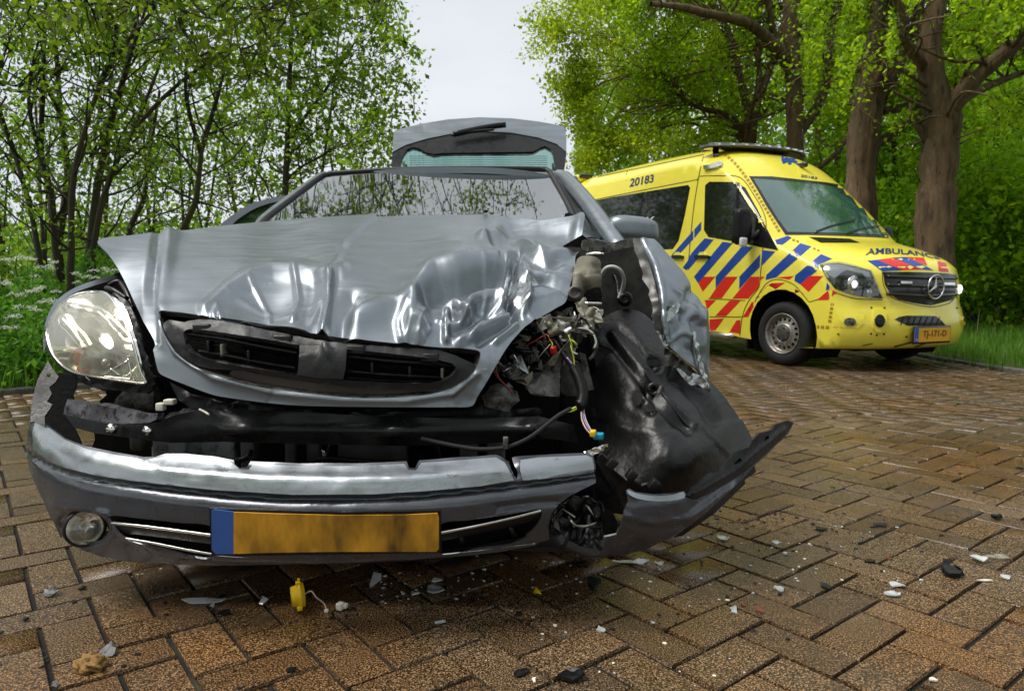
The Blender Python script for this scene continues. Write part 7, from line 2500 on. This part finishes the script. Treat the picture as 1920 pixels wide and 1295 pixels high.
# dark leafy limb hanging into the top of the picture from a tree beside the camera
near_tr = [[np.array([(-4.6, 3.6, -.03), (-4.5, 3.7, 1.5), (-4.3, 4.0, 3.6), (-3.9, 4.6, 6.2), (-3.4, 5.2, 9.0)]), .16, .05],
           [np.array([(-4.3, 4.0, 3.4), (-3.5, 4.8, 4.6), (-2.4, 5.6, 5.4), (-1.2, 6.2, 5.9), (.2, 6.6, 6.2)]), .07, .015],
           [np.array([(-3.5, 4.8, 4.5), (-3.0, 5.4, 4.2), (-2.5, 6.0, 3.7), (-2.1, 6.3, 3.2)]), .035, .008]]
cs = [(u, v, Y, r) for u, v, Y, r in ((330, 20, 6.2, .40), (400, 40, 6.0, .42), (440, 95, 6.1, .32), (480, 20, 6.3, .42), (540, 35, 6.4, .40), (600, 10, 6.5, .42), (300, -60, 6.0, .5), (420, -70, 6.0, .5), (540, -70, 6.3, .5), (660, -40, 6.6, .45), (700, 5, 6.7, .30), (250, 10, 6.0, .38), (470, 130, 6.1, .22), (150, -20, 5.8, .45), (60, 10, 5.6, .4), (370, 110, 6.1, .22))]
cs = cl(cs) + [((-2.6, 5.6, 6.0), .8), ((-1.6, 5.8, 6.6), .9), ((-.6, 6.2, 6.9), .9), ((-3.2, 5.0, 7.4), 1.0), ((-2.0, 5.2, 7.8), 1.0), ((-1.0, 6.6, 7.8), 1.0), ((-3.6, 6.4, 7.0), .9), ((-2.6, 7.2, 8.0), 1.0), ((-1.4, 7.6, 8.6), 1.0), ] + [((r_.uniform(-3.2, .55), r_.uniform(7.0, 9.2), r_.uniform(5.2, 6.9)), r_.uniform(.4, .65)) for _ in range(36)] + [((x_, y_, y_ * .44 + r_.uniform(.95, 1.5)), r_.uniform(.4, .6)) for x_, y_ in [(r_.uniform(-3.4, .7), r_.uniform(8.2, 10.8)) for _ in range(24)]]
tree('overhanging_tree', 'dark leafy branch hanging into the top of the picture on the left', 'tree', None, near_tr, LM['near'], MT['bark_young'], 170, nb=10, bl=(.8, 1.6), nleaf=800, ls=.062, clumps=cs, cl_n=130, f0=.4, spread=.11, ntw=4)

# --- oaks on the right ---
A_R = 'oaks along the road on the right'
o1 = [px_trunk([(1746, 600), (1748, 520), (1752, 440), (1758, 340), (1764, 270), (1768, 215)], 11.2, 34, 29),
      px_trunk([(1766, 230), (1752, 170), (1742, 90), (1752, 30), (1766, -60), (1770, -160)], 11.2, 27, 10, False),
      px_trunk([(1775, 215), (1800, 180), (1838, 140), (1880, 104), (1930, 70), (2000, 30)], 11.2, 19, 7, False, -.8),
      px_trunk([(1790, 200), (1820, 178), (1862, 158), (1925, 134), (2000, 110)], 11.2, 9, 4, False, .6),
      px_trunk([(1745, 140), (1700, 80), (1690, 20), (1640, -60)], 11.2, 10, 4, False, -.6)]
o2 = [px_trunk([(1604, 560), (1608, 430), (1613, 330), (1620, 250), (1632, 170), (1640, 140)], 12.6, 29, 26),
      px_trunk([(1632, 180), (1636, 110), (1645, 40), (1650, -60)], 12.6, 20, 9, False),
      px_trunk([(1648, 180), (1680, 130), (1700, 90), (1730, 20)], 12.6, 16, 6, False, .5),
      px_trunk([(1650, 208), (1680, 205), (1705, 198), (1735, 200), (1760, 210)], 12.6, 8.5, 5, False, .9)]
o3 = [px_trunk([(1488, 420), (1490, 300), (1490, 240), (1487, 150), (1482, 60), (1480, -30), (1476, -120)], 16.5, 20, 12),
      px_trunk([(1484, 130), (1462, 100), (1432, 66), (1400, 44), (1360, 34), (1320, 26), (1270, 14), (1220, 10)], 16.5, 12, 4, False, -2.2),
      px_trunk([(1496, 255), (1520, 220), (1540, 185), (1552, 140), (1556, 70), (1570, 10)], 16.5, 10, 5, False, .8),
      px_trunk([(1470, 110), (1450, 60), (1440, 0), (1420, -60)], 16.5, 8, 4, False, -.8)]
o4 = [px_trunk([(1402, 420), (1404, 280), (1406, 240), (1412, 200)], 18.5, 15, 13),
      px_trunk([(1408, 235), (1396, 180), (1384, 130), (1374, 80), (1340, 10)], 18.5, 9, 4, False), px_trunk([(1414, 205), (1436, 150), (1452, 105), (1470, 40)], 18.5, 9, 4, False, .6),
      px_trunk([(1402, 262), (1378, 228), (1352, 212), (1320, 205), (1290, 190), (1270, 160)], 18.5, 8, 3, False, -1.0), px_trunk([(1418, 190), (1424, 140), (1420, 80), (1430, 0)], 18.5, 7, 3, False, .4)]
for o_ in (o1, o2, o3, o4):
    for P_, ra, rb in o_:
        pu, pv, pf = proj(P_)
        PROTECT.append((np.c_[pu, pv], float(pf.mean()), (ra + rb) / 2 / pf.mean() * F))
def rnd_clumps(n_, u0, u1, v0, v1, Y0, Y1, r0, r1, seed, keep=None):
    rr = random.Random(seed)
    out = []
    while len(out) < n_:
        u, v = rr.uniform(u0, u1), rr.uniform(v0, v1)
        if keep and not keep(u, v):
            continue
        out.append((u, v, rr.uniform(Y0, Y1), rr.uniform(r0, r1)))
    return out
tree('oak_tree', 'thick oak trunk nearest the ambulance\'s bonnet, forking below the picture\'s top edge', 'tree', A_R, o1, LM['oak'], MT['bark_oak'], 201, .93, .055, nb=22, bl=(1.2, 2.6), nleaf=7000, ls=.078,
     clumps=cl(rnd_clumps(34, 1560, 1990, -120, 200, 10.8, 13.6, .5, .85, 11, lambda u, v: not (1690 < u < 1850 and v > 90)) + [(1860, 60, 9.5, .6), (1900, 190, 9.6, .5), (1880, 230, 10.5, .5), (1620, 110, 9.6, .5), (1660, 150, 9.8, .45), (1840, 20, 9.5, .6), (1700, 40, 9.6, .5)]), cl_n=570, f0=.5, spread=.16, tk=30)
tree('oak_tree', 'oak trunk with a large knot and low horizontal limb behind the ambulance\'s windscreen', 'tree', A_R, o2, LM['oak'], MT['bark_oak'], 202, .93, .055, nb=20, bl=(1.2, 2.6), nleaf=6000, ls=.082,
     clumps=cl(rnd_clumps(28, 1500, 1760, -120, 190, 12.6, 15.5, .5, .9, 12)), cl_n=540, f0=.55, spread=.17, tk=30)
kn = PT(1628, 232, 12.2)
tree('oak_tree', 'tall straight oak behind the ambulance\'s light bar with a dark limb arching left', 'tree', A_R, o3, LM['oak'], MT['bark_oak'], 203, .9, .05, nb=26, bl=(1.4, 3.0), nleaf=9000, ls=.092,
     clumps=cl(rnd_clumps(46, 1180, 1580, -120, 240, 15.5, 19.5, .6, 1.05, 13, lambda u, v: v < 60 or u < 1430 or u > 1510)), cl_n=620, f0=.4, spread=.18, tk=12)
shape_l = [(1005, 55), (1030, 20), (1070, -60), (1400, -120), (1400, 262), (1068, 290), (1078, 255), (1050, 215), (1045, 175), (1062, 150), (1020, 110)]
def in_crown(u, v):
    return bool(inside(np.array(shape_l, float), np.array([[u, v]]))[0])
tree('oak_tree', 'many-stemmed oak whose crown reaches left to the open sky', 'tree', A_R, o4, LM['oak_y'], MT['bark_oak'], 204, .85, .05, nb=26, bl=(1.4, 3.2), nleaf=9000, ls=.095,
     clumps=cl(rnd_clumps(62, 1000, 1400, -110, 300, 18, 22, .6, 1.0, 14, in_crown) + [(1040, 80, 18, .6), (1060, 40, 18, .7), (1085, 110, 18, .6), (1075, 160, 18.3, .6), (1090, 200, 18.2, .6), (1100, 250, 18.2, .6), (1110, 290, 18, .6), (1140, 300, 18, .7), (1200, 290, 17.5, .7), (1260, 270, 17.5, .7), (1320, 265, 17.5, .7), (1140, 70, 18, .8), (1120, 10, 18, .8)]), cl_n=590, f0=.35, spread=.18, tk=12)
# slimmer trunks among them, dim in the wood
SLIM = [(1562, 560, 1575, 160, 20, 9, 'slim trunk between the two thick oaks'), (1690, 560, 1676, 260, 17, 9, 'dark slim trunk just left of the nearest oak'), (1852, 600, 1868, 180, 16, 9, 'slim trunk right of the nearest oak, near the picture\'s right edge'),
        (1822, 560, 1905, 150, 19, 8, 'slanting slim trunk leaning right behind the nearest oak'), (1900, 560, 1890, 100, 21, 8, 'thin upright trunk at the picture\'s right edge'), (1540, 420, 1530, 100, 23, 8, 'distant trunk right of the light bar')]
for k, (u0, v0, u1, v1, Y, rp, lab) in enumerate(SLIM):
    tr = [px_trunk([(u0, v0), (u0 + (u1 - u0) * .3, v0 + (v1 - v0) * .35), (u0 + (u1 - u0) * .7, v0 + (v1 - v0) * .7), (u1, v1), (u1 + (u1 - u0) * .2, v1 - 120)], Y, rp, 4)]
    cs = rnd_clumps(9, min(u0, u1) - 90, max(u0, u1) + 90, 60, 420, Y - 1.5, Y + 2, .7, 1.2, 30 + k)
    tree('slim_tree', lab, 'tree', 'slim trees in the wood on the right', tr, LM['shrub'], MT['bark_oak'], 210 + k, nb=14, bl=(1.4, 3.0), nleaf=4000, ls=.13, clumps=cl(cs), cl_n=430, f0=.2, spread=.24, tk=9)
# understorey
k = 0
US = ((1500, 19, 1.6, 4.0, 3600), (1590, 16.5, 1.5, 3.6, 3600), (1660, 15, 1.4, 3.2, 3600), (1700, 17.5, 1.6, 4.4, 3600), (1790, 13.2, 1.3, 2.9, 4200), (1830, 15.5, 1.6, 4.2, 4200), (1880, 12.6, 1.3, 3.0, 4200), (1930, 14.5, 1.5, 4.0, 4200), (1990, 12.5, 1.5, 3.4, 3600), (1870, 18, 2.0, 5.5, 4200), (1950, 18.5, 2.0, 6.0, 4200), (1600, 21, 2.0, 5.5, 3600), (1440, 22, 2.0, 4.5, 3600), (1330, 23, 2.0, 4.0, 3600), (1220, 24, 2.0, 4.0, 3600), (1130, 25, 1.8, 4.2, 3600), (1760, 21, 2.0, 6.5, 3600), (1090, 23, 1.2, 3.6, 2400), (2060, 12.0, 1.5, 3.6, 3000), (2150, 11.5, 1.6, 4.2, 3000), (2260, 12.5, 1.8, 5.0, 3000), (2120, 15.5, 2.0, 6.0, 3000))
for (u, Y, r, h, n_) in US:
    p = PT(u, 520, Y)
    zone = [q for q in sorted(US) if (q[0] > 1760) == (u > 1760) and (q[0] > 1480) == (u > 1480)]
    o_ = ORD[[q[0] for q in zone].index(u)]
    lab = 'bright green bush in the wood right of the nearest oak' if u > 1760 else ('bright green bush between the oak trunks' if u > 1480 else 'green bush at the wood\'s edge behind the ambulance roof')
    bush('%s from the left: %s' % (o_, lab), (p[0], p[1]), r, h, n_, .12 if Y < 17 else .14, LM['shrub'] if k % 3 else LM['oak'], 320 + k, 'bushes ' + ('right of the nearest oak' if u > 1760 else 'between the oak trunks' if u > 1480 else 'behind the ambulance roof'), 8)
    k += 1
def farwood(rng, n_):
    u = rng.uniform(1080, 2750, n_)
    Y = rng.uniform(25, 40, n_)
    top = 60 + 120 * np.clip((1300 - u) / 220, 0, 1)
    v = top + (545 - top) * rng.uniform(size=n_) ** .9
    return PT(u, v, Y)
mass('far_wood', farwood, 60000, .30, LM['far'], 402, 'dense green wood filling the background on the right', .5)
def farwood_l(rng, n_):
    u = rng.uniform(-500, 720, n_)
    Y = rng.uniform(22, 34, n_)
    v = 420 + 115 * rng.uniform(size=n_)
    return PT(u, v, Y)
mass('far_wood', farwood_l, 5000, .26, LM['far'], 403, 'low green wood edge far behind the left trees', .5)

def farline(rng, n_):
    x = rng.uniform(-75, 90, n_)
    h = 6.5 + 1.5 * np.sin(x * .21) + .9 * np.sin(x * .77 + 1)
    return np.c_[x, rng.uniform(62, 76, n_), h * rng.uniform(size=n_) ** .8]
mass('far_wood', farline, 16000, .85, LM['far'], 404, 'distant line of trees closing the horizon behind the car', .5)

# trees behind the photographer, seen only as reflections in paint and glass
for k, (x, y, h) in enumerate(((-7, -5, 8.5), (-2.5, -9, 10), (3.5, -8, 9), (9, -4, 8.5), (-10, 1.0, 9), (11, 2.5, 9))):
    rr = random.Random(900 + k)
    P = np.array([(x, y, -.03), (x + .1, y, h * .3), (x - .1, y + .1, h * .6), (x, y, h * .95)])
    cs = [((x + rr.uniform(-2.2, 2.2), y + rr.uniform(-2.2, 2.2), rr.uniform(h * .3, h)), rr.uniform(.8, 1.4)) for _ in range(24)]
    tree('roadside_tree', '%s leafy roadside tree on the near side of the road, from the left' % ORD[k], 'tree', 'roadside trees on the near side', [[P, .22, .05]], LM['far'], MT['bark_oak'], 230 + k, nb=6, bl=(1.5, 2.5), nleaf=600, ls=.26, clumps=cs, cl_n=170, spread=.35, ntw=3)
# ---------------------------------------------------------------- debris on the road
def on_ground(u, v):
    return GP(u, v, .002)

def chip(name, label, cat, group, u, v, wpx, hpx, material, seed, flat=True, curl=.0, th=.003, rot=None, npt=6, tilt=None):
    """an irregular broken plate lying on the pavers; wpx = its width in the photograph"""
    rng = np.random.default_rng(seed)
    c = on_ground(u, v)
    d = c[1]
    a = wpx / F * d * .5
    b = hpx / F * d * .5 * (2.4 if flat else 1.0)
    t_ = np.sort(rng.uniform(0, math.tau, npt) * .35 + np.arange(npt) / npt * math.tau * 1.0)
    rr = rng.uniform(.72, 1.0, npt)
    xy = np.c_[np.cos(t_) * a * rr, np.sin(t_) * b * rr]
    if rot is not None:
        ca, sa = math.cos(rad(rot)), math.sin(rad(rot))
        xy = xy @ np.array([[ca, sa], [-sa, ca]])
    o_ = linear(xy, max(a, b) * .45, True)
    Q, T = cdt(o_, [], max(a, b) * .5)
    z = curl * ((Q[:, 0] / max(a, 1e-4)) ** 2) * a + rng.normal(size=len(Q)) * max(a, b) * .05
    if tilt:
        z = z + Q[:, 1] * math.tan(rad(tilt))
    z = z - z.min() + .003
    P = np.c_[c[0] + Q[:, 0], c[1] + Q[:, 1], z]
    N = vnormals(P, T)
    if N[:, 2].mean() < 0:
        T = T[:, ::-1]
        N = -N
    V, polys, sm = thicken(P, T, N, th)
    V[:, 2] += max(0, .002 - V[:, 2].min())
    o = obj(name, V - [c[0], c[1], 0], polys, material, None, False)
    o.location = (c[0], c[1], 0)
    tag(o, label, cat, group)
    return o
MT['rust'] = mat('orange_lamp_plastic', (.17, .035, .012), .3, 0, var=.3, vscale=60, coat=.3)
DG = 'broken pieces scattered on the road'
GL, PL = 'clear plastic shards on the road', 'black plastic scraps on the road'
# the larger and more telling pieces, each with its own description
chip('lamp_shard', 'long curved clear strip of lamp cover lying left of the yellow cap', 'shard', GL, 385, 1128, 130, 9, MT['shard'], 1, curl=.10, npt=7)
chip('lamp_shard', 'upright clear triangle of lamp cover standing under the bumper', 'shard', GL, 702, 1096, 30, 16, MT['shard'], 2, tilt=35, npt=5)
chip('lamp_shard', 'small clear triangle between the long strip and the yellow cap', 'shard', GL, 492, 1130, 26, 10, MT['shard'], 3, tilt=24, npt=5)
chip('lamp_shard', 'jagged clear shard with white edge in front of the number plate', 'shard', GL, 816, 1106, 40, 18, MT['shard'], 4, npt=8)
chip('lamp_shard', 'small whitish shard right behind the jagged clear one', 'shard', GL, 820, 1088, 26, 8, MT['white'], 5, npt=6)
chip('lamp_shard', 'small pale shard left of the jagged clear one', 'shard', GL, 778, 1114, 18, 8, MT['shard'], 6)
chip('lamp_shard', 'large flat clear oval lying under the torn bumper corner', 'shard', GL, 1180, 1056, 84, 10, MT['shard'], 7, npt=9)
chip('lamp_shard', 'white curved shard right of the flat clear oval', 'shard', GL, 1236, 1057, 20, 9, MT['white'], 8, curl=.5)
chip('lamp_shard', 'white shard beyond the torn corner by the yellow reflection', 'shard', GL, 1354, 1010, 32, 12, MT['shard'], 9, curl=.3)
chip('lamp_shard', 'cluster-like pale shard in the middle of the right pavers', 'shard', GL, 1456, 1018, 20, 10, MT['shard'], 10, npt=8)
chip('lamp_shard', 'small pale shard just below the cluster-like one', 'shard', GL, 1474, 1038, 14, 7, MT['shard'], 11)
chip('lamp_shard', 'greyish shard near the big dark joint on the right', 'shard', GL, 1463, 1105, 26, 12, MT['shard'], 12, npt=7)
chip('lamp_shard', 'rectangular clear shard beside the brown spot', 'shard', GL, 1380, 1144, 28, 14, MT['shard'], 13, rot=-35, npt=5)
chip('lamp_shard', 'white shard at the corner of four pavers in the centre foreground', 'shard', GL, 1126, 1181, 24, 10, MT['shard'], 14, npt=6)
chip('lamp_shard', 'upper of the two clear oval lenses lying on the right', 'shard', GL, 1682, 1098, 34, 10, MT['shard'], 15, npt=9)
chip('lamp_shard', 'lower, brightest of the two clear oval lenses lying on the right', 'shard', GL, 1674, 1114, 36, 11, MT['shard'], 16, npt=10)
chip('lamp_shard', 'clear curved bulb shard beside the black clip on the right', 'shard', GL, 1833, 1048, 34, 14, MT['shard'], 17, curl=.4, npt=8)
chip('lamp_shard', 'yellowish see-through shard at the right edge', 'shard', GL, 1866, 1046, 52, 14, MT['lens'], 18, curl=.15, npt=7)
chip('lamp_shard', 'thin clear splinter pointing down near the right edge', 'shard', GL, 1886, 1082, 20, 14, MT['shard'], 19, rot=-50, npt=5)
chip('lamp_shard', 'flat thin white strip left of the thin clear splinter', 'shard', GL, 1848, 1089, 36, 4, MT['white'], 20, npt=5)
chip('lamp_shard', 'white crumb in the lower right foreground', 'shard', GL, 1750, 1275, 20, 8, MT['white'], 21)
chip('lamp_shard', 'small white chip beside the black bent piece at the bottom', 'shard', GL, 1001, 1276, 15, 7, MT['white'], 22)
chip('lamp_shard', 'grey sliver on the joint left of the centre foreground', 'shard', GL, 826, 1167, 30, 5, MT['shard'], 23, rot=25)
chip('bumper_scrap', 'bent glossy black strip lying at the bottom centre', 'scrap', PL, 1068, 1268, 62, 18, MT['black'], 30, curl=.35, th=.006, npt=8)
chip('bumper_scrap', 'brownish black smear-like scrap left of the bent black strip', 'scrap', PL, 978, 1262, 26, 18, MT['liner'], 31, rot=-40, npt=8)
chip('bumper_scrap', 'square black block lying on a paver in front of the smashed fog lamp', 'scrap', PL, 1115, 1104, 30, 14, MT['black'], 32, th=.014, tilt=25, npt=5)
chip('bumper_scrap', 'small black sliver left of the centre foreground', 'scrap', PL, 973, 1150, 18, 7, MT['black'], 33)
chip('bumper_scrap', 'ribbed black clip lying on the right', 'scrap', PL, 1786, 1080, 38, 16, MT['black'], 34, th=.016, tilt=18, npt=8, rot=-20)
chip('bumper_scrap', 'black tongue above the ribbed clip on the right', 'scrap', PL, 1778, 1072, 20, 12, MT['black'], 35, tilt=40, npt=6)
chip('bumper_scrap', 'long black bar lying upper right', 'scrap', PL, 1868, 972, 34, 7, MT['black'], 36, rot=25, th=.012, npt=6)
chip('bumper_scrap', 'black scrap cut by the right edge of the picture', 'scrap', PL, 1912, 878, 18, 5, MT['black'], 37)
chip('bumper_scrap', 'black scrap with grey flecks in the middle right', 'scrap', PL, 1630, 1052, 24, 10, MT['liner'], 38, npt=9)
chip('bumper_scrap', 'dark scrap by a joint right of the red crumbs', 'scrap', PL, 1548, 1100, 22, 12, MT['liner'], 39, npt=7)
chip('bumper_scrap', 'black twisted scrap on the left pavers', 'scrap', PL, 96, 1115, 34, 14, MT['black'], 40, tilt=30, npt=7)
chip('bumper_scrap', 'small black star-shaped scrap right of the twisted one', 'scrap', PL, 154, 1102, 14, 8, MT['black'], 41, npt=8)
chip('bumper_scrap', 'black splintered scrap beside the brown leaf', 'scrap', PL, 204, 1227, 36, 16, MT['liner'], 42, tilt=35, npt=9)
chip('bumper_scrap', 'glossy black folded scrap below the long clear strip', 'scrap', PL, 418, 1149, 38, 10, MT['black'], 43, curl=.3, npt=8)
chip('bumper_scrap', 'small black flake left of the folded scrap', 'scrap', PL, 398, 1142, 14, 9, MT['black'], 44, tilt=25)
chip('bumper_scrap', 'flat dark flake in the lower centre left', 'scrap', PL, 546, 1256, 28, 7, MT['liner'], 45, rot=15)
chip('bumper_scrap', 'dark flake behind the long clear strip', 'scrap', PL, 418, 1119, 22, 6, MT['black'], 46)
chip('bumper_scrap', 'dark scrap at the bottom left edge of the picture', 'scrap', PL, 102, 1288, 16, 12, MT['liner'], 47, tilt=25)
chip('bumper_scrap', 'dark oval scrap lying behind the square black block', 'scrap', PL, 1090, 1057, 34, 9, MT['black'], 48, npt=9)
chip('bumper_scrap', 'largest dark scrap beyond the torn bumper corner', 'scrap', PL, 1540, 992, 26, 11, MT['liner'], 49, npt=9)
chip('bumper_scrap', 'dark flat smudge of plastic further right of it', 'scrap', PL, 1650, 985, 30, 9, MT['liner'], 50, npt=9)
chip('yellow_scrap', 'bright yellow plastic flag lying in front of the car', 'scrap', DG, 1010, 1110, 24, 9, MT['yellowp'], 51, tilt=20, npt=4)
chip('orange_scrap', 'orange-red lamp crumb lying on the right pavers', 'scrap', DG, 1424, 1146, 18, 9, MT['rust'], 52, tilt=20)
chip('orange_scrap', 'tiny orange crumb left of the bigger orange crumb', 'scrap', DG, 1394, 1134, 10, 7, MT['rust'], 53)
chip('orange_scrap', 'orange-brown crumb beside the flecked black scrap', 'scrap', DG, 1668, 1048, 12, 6, MT['rust'], 54)
chip('orange_scrap', 'dull orange crumb in the shade under the bumper', 'scrap', DG, 820, 1064, 14, 5, MT['rust'], 55)

# yellow bulb holder standing on its edge, with its wire and plug
bc = on_ground(561, 1143)
yc = thing('bulb_holder', 'yellow round bulb holder standing on edge in front of the bumper', 'bulb holder', bc)
ax = unit(np.array([1.0, .45, .05]))
cc = bc + [0, 0, .038]
MB().lathe(cc, ax, [(-.018, .0), (-.018, .024), (-.004, .026), (-.003, .034), (.004, .035), (.005, .030), (.012, .029), (.014, .0)], 28).build('cap', MT['yellowp'], yc)
for a in (80, 200, 320):
    d = np.array([0, 0, 1]) * math.sin(rad(a)) + unit(np.cross(ax, [0, 0, 1])) * math.cos(rad(a))
    MB().box(cc + d * .034 - ax * .002, (.012, .012, .010), frame3(ax), .002).build('lug', MT['yellowp'], yc)
MB().box(cc + np.array([.002, -.004, .036]), (.008, .006, .018), frame3(ax), .002).build('tab', MT['yellowp'], yc)
g1, g2 = on_ground(608, 1140), on_ground(612, 1148)
tube('wire', [cc + ax * .014, cc + ax * .03 + [0, 0, .004], (cc + g1) / 2 + [.012, 0, .012], g1 + [0, 0, .012], g2 + [0, 0, .004]], .0018, MT['wire_pink'], yc, 6, 24)
MB().box(g2 + [0, 0, .005], (.010, .010, .008), None, .002).build('plug_tip', MT['white'], yc)
pc_ = on_ground(638, 1142)
pl2 = thing('plug', 'small cream plug lying right of the yellow bulb holder', 'plug', pc_)
MB().box(pc_ + [0, 0, .009], (.016, .018, .018), frame3((.4, 1, 0)), .003).build('plug_body', MT['white'], pl2)
MB().box(pc_ + [.012, .004, .008], (.010, .012, .011), frame3((.4, 1, 0)), .002).build('plug_socket', MT['white'], pl2)

# curled brown leaf
MT['dryleaf'] = mat('dry_brown_leaf', (.30, .17, .05), .85, 0, var=.45, vscale=55, dirt=[((.08, .045, .02), 30, .52, .7)], bump=.8, bscale=90)
lc = on_ground(170, 1252)
rg2 = np.random.default_rng(77)
bm_ = bmesh.new()
bmesh.ops.create_icosphere(bm_, subdivisions=4, radius=1)
V = np.array([v.co[:] for v in bm_.verts])
Fc = [[v.index for v in f.verts] for f in bm_.faces]
bm_.free()
rr = 1 + .24 * np.sin(V[:, 0] * 5 + 1) * np.cos(V[:, 1] * 6) + .16 * np.sin(V[:, 2] * 11 + V[:, 0] * 9) + rg2.normal(size=len(V)) * .05
V = V * rr[:, None] * [.030, .024, .017]
V[:, 2] += .012
V[:, 2] = np.maximum(V[:, 2], .0015)
dl = obj('dry_leaf', V, Fc, MT['dryleaf'], None, True)
dl.location = (lc[0], lc[1], 0)
tag(dl, 'crumpled brown dry leaf lying in the left foreground', 'leaf')

# small crumbs, alike and too many to single out
rg3 = np.random.default_rng(88)
pc3 = {'w': MT['white'], 's': MT['shard'], 'b': MT['liner'], 'k': MT['black']}
def crumbs(n_, name, label, group, regs, mats, s0, s1, seed):
    rng = np.random.default_rng(seed)
    shapes_ = []
    for m_ in mats:
        for q in range(3):
            k = 5
            t_ = np.arange(k) / k * math.tau + rng.uniform(-.4, .4, k)
            xy = np.c_[np.cos(t_), np.sin(t_) * rng.uniform(.4, .9)] * rng.uniform(.6, 1, (k, 1))
            V = np.vstack([np.c_[xy, np.zeros(k)], np.c_[xy * .8, np.full(k, .35)]])
            Fc = [tuple(range(k))[::-1], tuple(range(k, 2 * k))] + [(i, (i + 1) % k, k + (i + 1) % k, k + i) for i in range(k)]
            me = mesh_from(name, V, Fc, False)
            me.materials.append(m_)
            shapes_.append(me)
    for q in range(n_):
        u0, u1, v0, v1 = regs[int(rng.integers(len(regs)))]
        u, v = rng.uniform(u0, u1), rng.uniform(v0, v1)
        c = on_ground(u, v)
        o = bpy.data.objects.new(name, shapes_[int(rng.integers(len(shapes_)))])
        COL.objects.link(o)
        s = rng.uniform(s0, s1)
        o.location = (c[0], c[1], .001)
        o.scale = (s, s, s * rng.uniform(.4, 1))
        o.rotation_euler = (0, 0, rng.uniform(0, math.tau))
        tag(o, label, 'crumb', group)
crumbs(210, 'black_crumb', 'tiny black plastic crumb lying on the wet pavers', 'tiny black crumbs on the road', [(1330, 1600, 950, 1060), (1330, 1500, 960, 1010), (1500, 1800, 960, 1100), (620, 1000, 1070, 1200), (0, 480, 1090, 1290), (1100, 1500, 1080, 1200), (1030, 1330, 1035, 1075), (1260, 1480, 940, 1000)], [MT['liner'], MT['black']], .004, .012, 91)
crumbs(190, 'pale_crumb', 'tiny pale lamp crumb lying on the wet pavers', 'tiny pale crumbs on the road', [(880, 1260, 1040, 1110), (1250, 1500, 990, 1110), (700, 900, 1070, 1130), (240, 340, 1055, 1085), (1400, 1800, 980, 1120), (900, 1400, 1100, 1290)], [MT['white'], MT['shard']], .003, .008, 92)
crumbs(30, 'leaf_crumb', 'tiny leaf scrap lying on the road beyond the car', 'leaf scraps on the far pavers', [(1400, 1900, 720, 930), (1400, 1700, 700, 800)], [MT['liner'], LM['near']], .008, .022, 93)
# bits stuck on the bonnet
q = PT(910, 402, 2.80)
lf = MB().box(q + [0, 0, .012], (.022, .014, .010), frame3((1, .4, .1)), .003).build('leaf_scrap', MT['liner'])
tag(lf, 'dark wet leaf scrap lying on the bonnet\'s rear edge', 'leaf')
